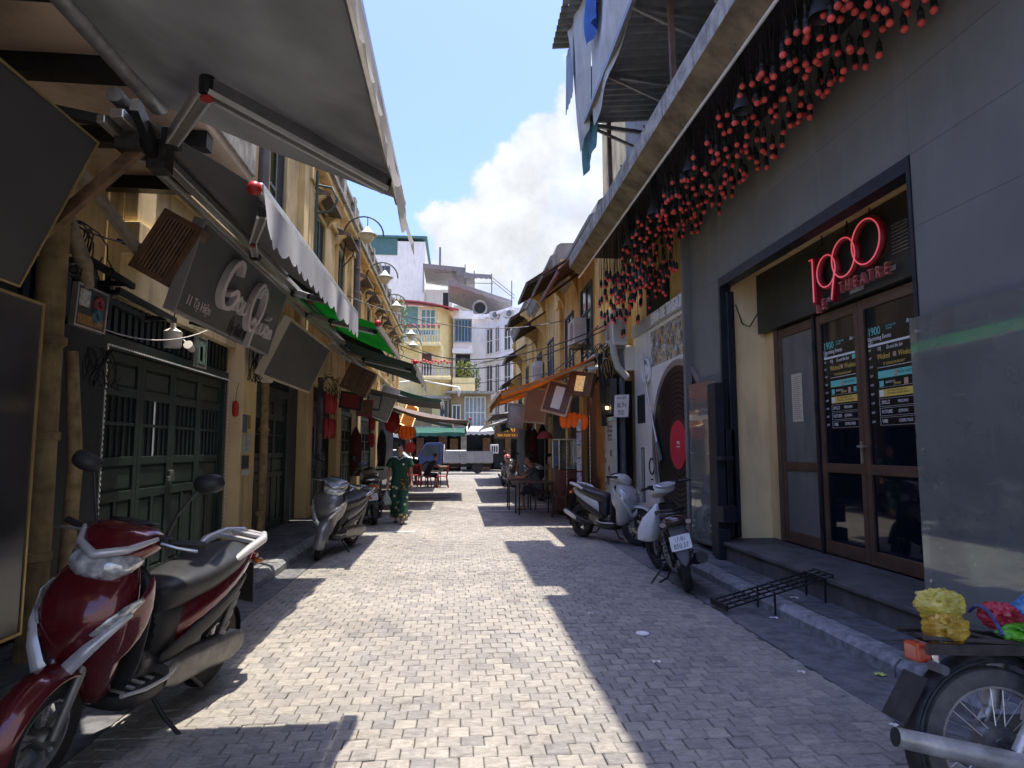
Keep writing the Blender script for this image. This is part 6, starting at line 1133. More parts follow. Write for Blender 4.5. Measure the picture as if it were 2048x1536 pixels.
# ================================================================== scooters and motorbikes
def paint(name, col, rough=.28, metal=.25, coat=.6): return mat(name, col, rough, metal, var=.08, scale=4, coat=coat, dirt=tuple(.5 * c + .06 for c in col), damt=.35, streak=False, dscale=5)
SEATM = mat('black_seat_vinyl', (.022, .023, .026), .45, var=.15, scale=8, bump=.15, bscale=160); PLAST = mat('black_bike_plastic', (.022, .022, .024), .5, var=.2, scale=12); ENG = mat('dull_engine_metal', (.20, .195, .185), .45, .7, var=.3, scale=14, dirt=(.05, .045, .04), damt=.6, streak=False); LENS = mat('headlight_lens', (.55, .57, .58), .06, .4, var=.6, scale=22, spec=.8, coat=.8); LN = LENS.node_tree; vb = LN.nodes.new('ShaderNodeTexVoronoi'); vb.inputs['Scale'].default_value = 20; tcl = LN.nodes.new('ShaderNodeTexCoord'); LN.links.new(tcl.outputs['Object'], vb.inputs['Vector']); bpl = LN.nodes.new('ShaderNodeBump'); bpl.inputs['Strength'].default_value = .4; bpl.inputs['Distance'].default_value = .02; LN.links.new(vb.outputs['Distance'], bpl.inputs['Height']); LN.links.new(bpl.outputs[0], LN.nodes['Principled BSDF'].inputs['Normal'])
AMBER = mat('amber_lens', (.55, .16, .02), .15, var=.1, coat=.5); REDLENS = mat('red_tail_lens', (.40, .015, .012), .15, var=.1, coat=.5); PLATE = mat('white_number_plate', (.66, .67, .68), .45, var=.06)
SILVP = mat('silver_paint_trim', (.45, .45, .46), .25, .7, var=.05, coat=.4); DISC = mat('brake_disc', (.45, .44, .42), .3, .9, var=.1)
def wheel(par, name, c, R, w, rimm, spokes=5, steer=None, wire=False, disc=True):
    M = frame(c, x=(0, 1, 0), y=(0, 0, 1))                        # wheel in local YZ, axle along X
    t = MB(); r = w * .5
    prof = [(R - r * 2.1, -r * .72), (R - r * .9, -r), (R - r * .25, -r * .78), (R, -r * .25), (R, r * .25), (R - r * .25, r * .78), (R - r * .9, r), (R - r * 2.1, r * .72)]
    t.lathe(prof, 40, M, cap=False); wo = t.build(name, RUBBER, par, smooth=45); Ri = R - r * 2.0
    m = MB(); m.lathe([(Ri + .006, -r * .75), (Ri - .012, -r * .7), (Ri - .018, 0), (Ri - .012, r * .7), (Ri + .006, r * .75)], 36, M, cap=False); m.build('rim', rimm, wo, smooth=40)
    m = MB(); m.lathe([(.035, -r * 1.2), (.045, -r * .8), (.045, r * .8), (.035, r * 1.2)], 16, M); m.build('hub', ENG, wo, smooth=40)
    if wire:
        for k in range(28):
            a = 2 * PI * k / 28; b = a + (.28 if k % 2 else -.28); s = (1 if (k // 2) % 2 else -1) * .03; p = M @ V((.045 * math.cos(b), .045 * math.sin(b), s)); q = M @ V(((Ri - .01) * math.cos(a), (Ri - .01) * math.sin(a), s * .2)); MB().tube([p, q], .0022, 5).build('spoke', ALU, wo)
    else:
        for k in range(spokes):
            a = 2 * PI * k / spokes + .3
            for d in (-.10, .10): p = M @ V((.035 * math.cos(a), .035 * math.sin(a), 0)); q = M @ V(((Ri - .012) * math.cos(a + d * 1.6), (Ri - .012) * math.sin(a + d * 1.6), 0)); m = MB(); m.beam(p, q, .020, .026, up=(1, 0, 0)); m.build('spoke', rimm, wo)
    if disc: m = MB(); m.lathe([(.06, .0), (.06, .004), (.105, .004), (.105, .0), (.06, 0)], 28, M @ T(0, 0, r * 1.05), cap=False); m.build('brake_disc', DISC, wo)
    return wo
def fender(par, name, c, R, a0, a1, hw, mt, thick=.006, flare=0., crown=.03):
    m = MB(); m.sheet(lambda u, v: (lambda a, s: (c[0] + s * hw * (1 + flare * u), c[1] + (R + crown * (1 - s * s)) * math.cos(a), c[2] + (R + crown * (1 - s * s)) * math.sin(a)))(lerp(a0, a1, u), v * 2 - 1), 18, 8, thick); return m.build(name, mt, par, smooth=60)
def bodyloft(par, name, secs, mt, p=2.6, n=20, sub=1, axis='y'):
    """secs: (pos along axis, centre of the cross axis, half width, half up, half down)"""
    rings = []
    for s in secs:
        a, c, hw, u, d = s[:5]; pp = s[5] if len(s) > 5 else p
        rings.append(ring((0, a, c), hw, (u, d), pp, n) if axis == 'y' else ring((0, c, a), hw, (u, d), pp, n, y=(0, 1, 0)))
    m = MB(); m.loft(rings); return m.build(name, mt, par, smooth=60, sub=sub)
def mirror(par, base, s, tall=.24, out=.16):
    b = V(base); tip = b + V((s * out * .55, -.03, tall)); o = MB().tube([b, b + V((s * .03, .0, tall * .45)), tip], [.008, .008, .009], 7).build('mirror_arm', PLAST, par, smooth=60)
    M = frame(tip + V((s * .045, 0, .035)), x=(1, .0, s * .25), z=(0, -1, .1)); m = MB(); m.loft([ring((0, 0, z), .075 * k, .048 * k, 2.4, 16, y=(0, 1, 0)) for z, k in ((-.045, .25), (-.03, .8), (0, 1.0), (.008, 1.0))], M=M); m.build('mirror_housing', PLAST, o, smooth=50); m = MB(); m.lathe([(.001, 0), (1, 0)], 16, M @ Matrix.Translation((0, 0, .0095)) @ Matrix.Diagonal((.068, .042, 1, 1)), cap=False); m.build('mirror_glass', mat('mirror_glass', (.6, .62, .65), .05, 1., var=0), o)
def grips(par, z=1.0, y=.30, span=.34, rise=.03):
    for s in (-1, 1):
        g = MB().tube([(s * .12, y + .02, z), (s * .22, y, z + rise), (s * span, y - .07, z + rise)], [.014, .015, .018], 10).build('grip', PLAST, par, smooth=50)
        MB().tube([(s * .19, y + .05, z + rise), (s * .27, y + .055, z + rise - .006), (s * (span + .0), y - .0, z + rise - .02)], [.008, .0065, .008], 7).build('brake_lever', ALU, g, smooth=50)
        MB().box((s * .185, y + .01, z + rise + .004), (.05, .06, .045)).build('switch_box', PLAST, g, bevel=.008)
def plate(par, o, xv, yv, l1, l2, w=.19, h=.14):
    t = MB().prism(rr(w, h, .015), .004, frame(o, x=xv, y=yv)).build('number_plate', PLATE, par); M = frame(V(o) + V(xv).cross(V(yv)).normalized() * .0045, x=xv, y=yv)
    m = MB(); text(m, l1, .058, M @ T(0, .032, 0), .0008, sx=.85); text(m, l2, .066, M @ T(0, -.034, 0), .0008, sx=.85); m.build('plate_lettering', mat('plate_ink', (.045, .05, .07), .6, var=0), t)
def scooter(name, label, loc, rz, body, lean=-6., steer=0., trim=SILVP, seat=SEATM, rim=SILVP, R=.25, head='bar', tailm=None, helmetm=None, rail=True, dirtm=None, grp='scooters parked along the street', inner=PLAST, number=None, spokes=5, mirrors=True, legshield=None, k=1.):
    M = Matrix.Translation(loc) @ Matrix.Rotation(R_(rz), 4, 'Z') @ Matrix.Rotation(R_(lean), 4, 'Y') @ Matrix.Scale(k, 4); t = thing(name, label, 'scooter', M=M, group=grp)
    ax = .64; tailm = tailm or body
    S = Matrix.Translation((0, .36, 0)) @ Matrix.Rotation(R_(steer), 4, 'Z') @ Matrix.Translation((0, -.36, 0))
    fr = bpy.data.objects.new('front_fork', None)
    # ---- steering group: each piece is a part of the scooter, placed through S
    def st(o): o.matrix_basis = S @ o.matrix_basis; return o
    st(wheel(t, 'front_wheel', (0, ax, R), R, .085, rim, spokes)); wheel(t, 'rear_wheel', (0, -ax, R), R, .10, rim, spokes, disc=False)
    m = MB()
    for s in (-1, 1): m.tube([(s * .065, ax, R), (s * .065, ax - .09, R + .24), (s * .05, ax - .16, R + .42)], [.018, .021, .02], 10)
    m.box((0, ax - .165, R + .42), (.15, .07, .05)); st(m.build('fork', GREYM if head == 'bar' else BLACKM, t, smooth=45)); st(MB().box((.085, ax - .07, R + .03), (.035, .07, .09)).build('brake_caliper', ENG, t, bevel=.008))
    st(fender(t, 'front_fender', (0, ax, R), R + .018, R_(-8), R_(150), .072, body, flare=.15, crown=.035))
    # ---- front apron
    bodyloft(t, 'front_apron', [(.27, .36, .085, .05, .10), (.36, .40, .115, .085, .12), (.50, .43, .165, .13, .12), (.64, .455, .205, .155, .12), (.76, .455, .215, .150, .11), (.86, .42, .180, .115, .10), (.93, .38, .125, .075, .08), (.96, .36, .08, .04, .05)], body, 2.3, 24, 1, 'z')
    bodyloft(t, 'leg_shield', [(.29, .255, .13, .03, .03), (.45, .285, .185, .03, .03), (.65, .315, .215, .03, .03), (.82, .310, .20, .03, .03), (.92, .30, .13, .025, .025)], legshield or inner, 3, 16, 1, 'z')
    for s in (-1, 1):
        # wing panels of the apron with edge trim and winker
        m = MB(); m.loft([ring((s * x, y, z), .012, (h, h), 2.4, 12, x=(1, 0, 0), y=(0, .55, .8)) for x, y, z, h in ((.10, .50, .44, .02), (.165, .47, .56, .075), (.215, .42, .68, .10), (.225, .37, .79, .075), (.19, .33, .88, .02))]); m.build('side_wing', body, t, smooth=60, sub=1)
        m = MB(); m.loft([ring((s * x, y, z), .010, (h, h * .8), 2.2, 10, x=(1, 0, 0), y=(0, .4, .9)) for x, y, z, h in ((.13, .585, .665, .008), (.17, .555, .70, .034), (.205, .50, .745, .042), (.225, .43, .80, .012))]); m.build('front_winker', LENS if head == 'bar' else LENS, t, smooth=50)
        pts = [V(q) for q in ((0, .600, .445), (s * .06, .612, .500), (s * .125, .598, .595), (s * .178, .560, .672), (s * .226, .480, .752))]; wd = (.030, .034, .030, .020, .006)
        def strip(u, v, pts=pts, wd=wd):
            x = u * 4; i = min(int(x), 3); f_ = x - i; p = pts[i].lerp(pts[i + 1], f_); w_ = lerp(wd[i], wd[i + 1], f_); return p + V((-s * .55, -.12, .82)) * w_ * (v * 2 - 1) + V((s * .3, .9, 0)).normalized() * .012 * (1 - (v * 2 - 1) ** 2)
        m = MB(); m.sheet(strip, 16, 4, .006); m.build('apron_trim', trim, t, smooth=50)
    # ---- handlebar cowl, headlight
    def cowl(o): return st(o)
    c = bodyloft(t, 'handlebar_cowl', [(.15, 1.00, .07, .03, .04), (.22, 1.02, .155, .055, .06), (.31, 1.03, .19, .075, .085), (.40, 1.01, .165, .075, .10), (.47, .975, .105, .05, .08), (.50, .95, .05, .02, .04)], body, 2.4, 24, 1); cowl(c)
    if head == 'bar':
        m = MB(); m.loft([ring((0, y, z), hw, (u, d), 2.2, 20) for y, z, hw, u, d in ((.38, .955, .145, .050, .075), (.455, .945, .150, .055, .085), (.505, .930, .125, .045, .072), (.53, .92, .07, .022, .035))]); h = m.build('headlight', LENS, t, smooth=60); cowl(h)
        m = MB(); m.tube([(-.175, .36, 1.05), (-.11, .475, 1.008), (0, .535, .978), (.11, .475, 1.008), (.175, .36, 1.05)], [.010, .018, .022, .018, .010], 8); cowl(m.build('cowl_trim', trim, t, smooth=50))
    else:
        for s in (-1, 1):
            m = MB(); m.loft([ring((s * x, y, z), .012, (h, h), 2.1, 12, x=(1, 0, 0), y=(0, -.35, .93)) for x, y, z, h in ((.05, .60, .70, .012), (.09, .585, .745, .045), (.135, .54, .80, .055), (.165, .48, .86, .018))]); m.build('headlight', LENS, t, smooth=50)
    m = MB(); m.loft([ring((0, y, z), hw, .012, 2.4, 16) for y, z, hw in ((.17, 1.062, .05), (.22, 1.082, .10), (.29, 1.095, .10), (.33, 1.09, .04))]); cowl(m.build('dashboard', BLACKM, t, smooth=50))
    k0 = len(t.children); grips(t)
    if mirrors:
        for s in (-1, 1): mirror(t, (s * .17, .28, 1.05), s)
    for o in [o for o in t.children if o.name.split('.')[0] in ('grip', 'mirror_arm')]: st(o)
    # ---- floor, seat, tail
    bodyloft(t, 'floorboard', [(.34, .285, .14, .03, .06), (.20, .265, .165, .03, .07), (.02, .265, .165, .03, .08), (-.14, .30, .14, .05, .08)], inner, 4, 16, 1)
    for s in (-1, 1): MB().tube([(s * .15, .32, .315), (s * .17, .18, .302), (s * .17, .02, .302), (s * .155, -.08, .33)], .010, 8).build('floor_trim', trim, t, smooth=50)
    m = MB()
    for k in range(4): m.box((0, .26 - k * .07, .300), (.24, .022, .008))
    m.build('foot_mat_ribs', trim, t)
    bodyloft(t, 'seat', [(.06, .70, .065, .035, .12), (-.02, .715, .120, .058, .14), (-.16, .735, .145, .060, .13), (-.30, .745, .158, .060, .12), (-.40, .775, .165, .066, .12), (-.58, .80, .152, .058, .10), (-.72, .82, .105, .045, .07), (-.78, .825, .05, .02, .03)], seat, 2.5, 20, 1)
    bodyloft(t, 'under_seat_panel', [(.06, .50, .075, .14, .17), (-.02, .50, .112, .16, .17), (-.12, .52, .118, .15, .15), (-.20, .54, .09, .12, .12)], inner, 3, 18, 1)
    bodyloft(t, 'tail_body', [(-.04, .47, .10, .10, .14), (-.14, .52, .150, .15, .14), (-.32, .59, .170, .12, .13), (-.52, .66, .160, .11, .10), (-.70, .73, .120, .08, .07), (-.84, .78, .07, .05, .04), (-.90, .80, .03, .02, .015)], tailm, 2.5, 22, 1)
    for s in (-1, 1): m = MB(); m.loft([ring((s * x, y, z), .012, (h, h), 2.3, 10, x=(1, 0, 0), y=(0, .25, .95)) for x, y, z, h in ((.10, .04, .36, .03), (.15, -.10, .44, .055), (.17, -.30, .52, .05), (.16, -.52, .61, .045), (.12, -.70, .69, .02))]); m.build('side_skirt', inner, t, smooth=50, sub=1)
    if rail:
        m = MB()
        for s in (-1, 1): m.tube([(s * .130, -.46, .79), (s * .145, -.62, .855), (s * .130, -.80, .885), (s * .07, -.92, .89)], [.016, .026, .026, .020], 8)
        m.beam((-.09, -.885, .888), (.09, -.885, .888), .035, .03); m.prism(rr(.20, .13, .04), .018, T(0, -.855, .878, 4, 0, 0)); m.beam((-.12, -.72, .876), (.12, -.72, .876), .045, .02); m.build('grab_rail', trim, t, smooth=50, bevel=0)
    m = MB(); m.loft([ring((0, y, z), hw, hh, 2.4, 14) for y, z, hw, hh in ((-.84, .755, .085, .03), (-.895, .758, .075, .028), (-.915, .76, .04, .014))]); m.build('tail_light', REDLENS, t, smooth=50)
    for s in (-1, 1): MB().sph((s * .10, -.86, .735), (.03, .035, .02), 8, 6).build('rear_winker', AMBER, t, smooth=60)
    # ---- engine and exhaust
    m = MB(); m.loft([ring((-.12, y, z), .05, hh, 3, 14) for y, z, hh in ((.0, .30, .06), (-.12, .29, .09), (-.40, .28, .085), (-.62, .27, .10), (-.74, .27, .06))]); m.build('transmission_case', ENG, t, smooth=50); m = MB(); m.box((0, -.22, .33), (.22, .26, .18)); m.cyl((-.02, -.08, .33), (-.02, .10, .36), .075, n=12); m.build('engine', ENG, t, bevel=.015)
    m = MB(); m.tube([(.10, -.22, .26), (.15, -.40, .27), (.155, -.58, .31), (.16, -.92, .42)], [.022, .045, .055, .048], 12); ex = m.build('exhaust', BLACKM if trim is not ALU else ENG, t, smooth=50); m = MB(); m.loft([ring((.205, y, z), .008, hh, 3, 10) for y, z, hh in ((-.56, .32, .02), (-.64, .345, .035), (-.84, .41, .035), (-.90, .43, .015))]); m.build('heat_shield', trim, ex, smooth=50)
    m = MB(); m.tube([(-.12, -.52, .32), (-.125, -.60, .60)], .026, 10); so = m.build('rear_shock', ENG, t, smooth=50); MB().tube([(-.12 + .034 * math.cos(k * .9), -.54 - .05 * k / 24 + .034 * math.sin(k * .9) * .3, .36 + .2 * k / 24) for k in range(25)], .006, 5).build('spring', PLAST, so)
    fender(t, 'rear_hugger', (0, -ax, R), R + .02, R_(20), R_(200), .055, PLAST, crown=.02); m = MB(); m.quad((-.06, -.88, .70), (.06, -.88, .70), (.055, -1.00, .42), (-.055, -1.00, .42), .006); m.build('mud_flap', PLAST, t)
    if number: plate(t, (0, -.965, .56), (1, 0, 0), (0, .25, .95), *number)
    a = R_(lean); zt = .04
    m = MB(); m.tube([(-.10, .05, .25), (-.20, .02, .12), (-.29, -.01, .035)], .011, 7); m.tube([(-.29, -.01, .035), (-.33, .03, .032), (-.33, -.05, .032)], .010, 6); m.build('side_stand', BLACKM, t, smooth=50); MB().tube([(-.10, -.30, .2), (-.13, -.42, .10), (0, -.45, .09), (.13, -.42, .10), (.10, -.30, .2)], .012, 7).build('centre_stand', BLACKM, t, smooth=50)
    bpy.data.objects.remove(fr)
    return t
REDP = paint('dark_red_paint', (.125, .008, .013), .2, .3, 1.); GREYP2 = paint('silver_grey_paint', (.20, .20, .20), .35, .5, .3); IVORY = paint('pale_grey_paint', (.46, .47, .45), .3, .1, .5); DIRTB = paint('brown_cream_paint', (.26, .22, .17), .5, .1, .1)
scooter('scooter', 'dark red scooter with silver trim and clear headlight at the front left', (-1.74, 3.76, .022), 168.5, REDP, -10.5, 7, mat('silver_white_trim', (.56, .56, .57), .3, .4, var=.05), R=.24, k=1.04)
scooter('scooter', 'grimy silver-grey scooter facing the viewer by the left kerb', (-1.82, 9.85, .012), 165, GREYP2, -12, 20, SILVP, R=.25)
scooter('moped', 'brown-cream moped seen from behind with its number plate, past the grey scooter', (-1.70, 13.85, .012), 8, DIRTB, -6, -20, SILVP, R=.22, number=('29-B1', '335.12'), tailm=DIRTB, rim=PLAST)
scooter('scooter', 'pale grey scooter with black seat parked before the newspaper board on the right', (2.41, 10.52, .012), 207, IVORY, -3, 26, mat('pale_bike_trim', (.5, .5, .48), .4, .1, var=.05), R=.285, head='apron', rail=True, rim=PLAST, inner=PLAST, mirrors=False)
scooter('scooter', 'dusty silver scooter with a pink helmet at the far right', (1.95, 25.8, .012), 190, GREYP2, -6, 20, SILVP, number=None)
scooter('scooter', 'dark scooter half hidden behind the cafe tables on the right', (2.35, 19.6, .012), 178, paint('black_paint', (.02, .02, .024)), -6, 15, SILVP)
scooter('scooter', 'black scooter parked behind the silver one on the far right', (2.5, 22.6, .012), 185, paint('black_paint', (.02, .02, .024)), -6, -10, SILVP)
t = thing('helmet', 'pink open-face helmet on the far silver scooter', 'helmet', (1.93, 25.35, 1.16)); m = MB(); m.sph((0, 0, 0), (.13, .15, .13), 16, 10); m.build('shell', mat('pink_helmet', (.55, .16, .18), .3, var=.05, coat=.4), t, smooth=60); MB().loft([ring((0, -.13, -.02), .10, .03, 2.2, 14), ring((0, -.155, -.03), .10, .012, 2.2, 14)]).build('visor', PLAST, t)
from mathutils import noise as NZ
def plastic_bag(name, label, c, size, mt, seed, cat='plastic bag', grp=None, knot=None):
    """a crumpled bag: an ellipsoid with ridged creases and sharp folds"""
    m = MB(); n, k = 44, 30; rings = []; f = 2.1 / max(size); so = V((seed * 7.3, seed * 3.1, seed * 1.7))
    for j in range(k + 1):
        a = PI * j / k; rad = math.sin(a) ** .7; rg_ = []
        for i in range(n):
            p = V((size[0] * rad * math.cos(2 * PI * i / n), size[1] * rad * math.sin(2 * PI * i / n), -size[2] * math.cos(a)))
            q = p * f * .5 + so; r1 = 1 - abs(NZ.noise(q)) * 2; r2 = 1 - abs(NZ.noise(q * 2.7)) * 2; r3 = 1 - abs(NZ.noise(q * 6.1)) * 2
            rg_.append(V(c) + p * (1 + .22 * (r1 - .5) + .22 * (r2 - .5) ** 3 * 4 + .09 * (r3 - .5)))
        rings.append(rg_)
    m.loft(rings)
    if knot: m.loft([ring(V(c) + V((0, 0, size[2] * .8)), .02, .02, 2, 10, y=(0, 1, 0)), ring(V(c) + V((.01, 0, size[2] * 1.05)), .012, .012, 2, 10, y=(0, 1, 0)), ring(V(c) + V((.03, .01, size[2] * 1.05 + knot)), .05, .02, 2, 10, y=(0, 1, 0))])
    return tag(m.build(name, mt, smooth=24), label, cat, grp)
def bagm(name, col, tr=.35):
    """thin crinkled film: part see-through, part glowing, with sharp highlights"""
    m = mat(name, col, .16, var=.25, scale=10, bump=.5, bscale=34, spec=.7); nt = m.node_tree; N = nt.nodes; L = nt.links; b = N['Principled BSDF']; out = N['Material Output']
    t = N.new('ShaderNodeBsdfTranslucent'); t.inputs[0].default_value = (*[min(1, c * 1.25) for c in col], 1); tp = N.new('ShaderNodeBsdfTransparent'); tp.inputs[0].default_value = (*[.35 + .65 * c for c in col], 1)
    a = N.new('ShaderNodeMixShader'); a.inputs[0].default_value = .38; c = N.new('ShaderNodeMixShader'); tc = N.new('ShaderNodeTexCoord'); n = N.new('ShaderNodeTexNoise'); n.inputs['Scale'].default_value = 16; n.inputs['Detail'].default_value = 5; L.new(tc.outputs['Object'], n.inputs['Vector'])
    rp = N.new('ShaderNodeMapRange'); L.new(n.outputs[0], rp.inputs[0]); rp.inputs[1].default_value = .4; rp.inputs[2].default_value = .65; rp.inputs[3].default_value = .05; rp.inputs[4].default_value = tr
    L.new(b.outputs[0], a.inputs[1]); L.new(t.outputs[0], a.inputs[2]); L.new(rp.outputs[0], c.inputs[0]); L.new(a.outputs[0], c.inputs[1]); L.new(tp.outputs[0], c.inputs[2]); L.new(c.outputs[0], out.inputs[0]); return m
# ---- black underbone motorbike seen from behind
def underbone():
    M = Matrix.Translation((2.55, 7.42, .012)) @ Matrix.Rotation(R_(-12), 4, 'Z') @ Matrix.Rotation(R_(-11), 4, 'Y'); t = thing('motorbike', 'black motorbike with white number plate 17-B1 850.37 seen from behind', 'motorbike', M=M)
    BLK = paint('worn_black_paint', (.018, .018, .019), .35, .2, .4); ax = .62; R = .285
    wheel(t, 'rear_wheel', (0, -ax, R), R, .095, PLAST, 5, disc=False); S = Matrix.Translation((0, .4, 0)) @ Matrix.Rotation(R_(30), 4, 'Z') @ Matrix.Translation((0, -.4, 0))
    def st(o): o.matrix_basis = S @ o.matrix_basis; return o
    st(wheel(t, 'front_wheel', (0, ax, R), R, .08, PLAST, 5)); m = MB()
    for s in (-1, 1): m.tube([(s * .07, ax, R), (s * .07, ax - .14, .78)], .02, 8)
    st(m.build('fork', GREYM, t, smooth=50)); st(fender(t, 'front_fender', (0, ax, R), R + .02, R_(0), R_(150), .06, BLK))
    bodyloft(t, 'leg_shield', [(.34, .36, .10, .06, .04), (.50, .40, .20, .06, .04), (.70, .40, .22, .06, .04), (.86, .36, .14, .07, .05)], BLK, 2.6, 18, 1, 'z')
    st(bodyloft(t, 'handlebar_cowl', [(.18, 1.0, .09, .035, .04), (.27, 1.02, .16, .055, .06), (.38, 1.0, .16, .06, .09), (.48, .95, .07, .03, .05)], mat('dull_white_cowl', (.50, .51, .50), .35, var=.08, coat=.3), t and 2.4, 20, 1)); m = MB(); m.loft([ring((0, y, z), hw, .012, 2.4, 16) for y, z, hw in ((.155, 1.035, .07), (.20, 1.06, .13), (.29, 1.08, .13), (.34, 1.075, .06))]); st(m.build('dashboard', mat('dash_silver', (.40, .42, .44), .2, .3, var=.4, scale=12), t, smooth=50))
    grips(t, 1.02, .27, .36, .04)
    for o in [o for o in t.children if o.name.split('.')[0] in ('grip', 'mirror_arm')]: st(o)
    bodyloft(t, 'frame_cover', [(.34, .60, .06, .08, .08), (.15, .48, .075, .07, .10), (-.05, .50, .10, .10, .12), (-.25, .58, .12, .10, .12)], BLK, 2.6, 16, 1); bodyloft(t, 'seat', [(.02, .70, .08, .04, .06), (-.12, .735, .115, .045, .06), (-.35, .76, .13, .05, .06), (-.6, .80, .12, .045, .05), (-.74, .82, .06, .02, .03)], SEATM, 2.5, 18, 1)
    bodyloft(t, 'tail_body', [(-.10, .58, .12, .10, .10), (-.35, .64, .145, .09, .10), (-.62, .71, .135, .08, .08), (-.80, .76, .10, .06, .06), (-.88, .78, .05, .03, .03)], BLK, 2.5, 20, 1); m = MB()
    for s in (-1, 1): m.tube([(s * .13, -.40, .80), (s * .155, -.62, .855), (s * .12, -.82, .875), (s * .0, -.88, .87)], [.014, .017, .017, .017], 8)
    m.build('grab_rail', BLACKM, t, smooth=50); m = MB(); m.loft([ring((0, y, z), hw, hh, 2.3, 14) for y, z, hw, hh in ((-.80, .765, .11, .05), (-.88, .765, .10, .045), (-.91, .765, .05, .02))]); m.build('tail_light', mat('smoked_tail_lens', (.05, .025, .022), .12, var=.4, scale=18, coat=.6), t, smooth=50)
    for s in (-1, 1): m = MB(); m.loft([ring((s * .13, y, z), .03, .022, 2.2, 10) for y, z in ((-.74, .73), (-.82, .735), (-.87, .74))]); m.build('rear_winker', mat('clear_winker', (.4, .33, .28), .2, var=.2), t, smooth=50)
    m = MB(); m.loft([ring((0, y, z), hw, .012, 2.6, 14, x=(1, 0, 0), y=(0, -.8, .5)) for y, z, hw in ((-.80, .70, .085), (-.88, .58, .08), (-.93, .45, .07), (-.955, .36, .045), (-.96, .32, .012))]); m.build('rear_mudguard', mat('grey_mudguard', (.10, .10, .105), .5, var=.2), t, smooth=50); plate(t, (.0, -.945, .555), (1, 0, .06), (0, .20, .95), '17-B1', '850.37', .21, .15)
    for s in (-1, 1):
        o = MB().tube([(s * .12, -ax, R + .02), (s * .12, -ax + .14, .62)], .018, 8).build('rear_shock', ENG, t, smooth=50); MB().tube([(s * .12 + .03 * math.cos(k), -ax + .12 * k / 40 + .02 + .03 * math.sin(k), .36 + .24 * k / 40) for k in range(41)], .006, 5).build('spring', PLAST, o)
    m = MB(); m.box((0, -.05, .33), (.22, .34, .2)); m.cyl((0, .1, .36), (0, .3, .40), .07, n=12); m.build('engine', ENG, t, bevel=.02); MB().beam((-.09, -ax, R), (-.09, -.1, .32), .03, .05).build('swing_arm', BLACKM, t); MB().beam((.09, -ax, R), (.09, -.1, .32), .03, .05).build('swing_arm', BLACKM, t); MB().bx(-.13, -.105, -ax - .06, -.1, .26, .40).build('chain_case', ENG, t, bevel=.02)
    m = MB(); m.tube([(.09, .1, .24), (.14, -.2, .22), (.17, -.42, .27), (.18, -.9, .37)], [.018, .022, .055, .062], 14); ex = m.build('exhaust', mat('burnt_muffler', (.045, .042, .04), .5, .5, var=.4, scale=12), t, smooth=50); MB().lathe([(.0, .0), (.028, 0), (.03, .02), (.06, .021)], 14, frame((.18, -.9, .37), x=(1, 0, 0), y=(0, .2, .95))).build('muffler_end', BLACKM, ex, smooth=40)
    for s in (-1, 1): MB().tube([(s * .10, -.22, .28), (s * .24, -.25, .30)], .014, 7).build('foot_peg', PLAST, t)
    MB().tube([(-.1, -.05, .24), (-.24, -.12, .13), (-.34, -.2, .055)], .012, 7).build('side_stand', BLACKM, t); m = MB(); m.tube([(-.1, -.3, .2), (-.16, -.36, .12), (-.26, -.40, .09)], .012, 7); m.build('centre_stand', BLACKM, t)
    return t
underbone()
BAGW = mat('white_plastic_bag', (.62, .63, .64), .35, var=.1, scale=8, bump=.5, bscale=18, translucent=.25)
m = MB(); r = random.Random(5)
m.loft([[V((2.10 + .115 * w_ * math.cos(a) + lean_, 7.05 + .085 * w_ * math.sin(a) * (1 + .2 * math.sin(3 * a)), z)) for a in [2 * PI * i / 18 for i in range(18)]] for z, w_, lean_ in ((.50, .55, -.03), (.52, .95, -.03), (.62, 1.08, -.015), (.74, .9, .02), (.82, .5, .05), (.875, .25, .07), (.90, .12, .08))]); tag(m.build('carrier_bag', BAGW, smooth=60), 'white carrier bag hanging at the left of the plate motorbike', 'bag')
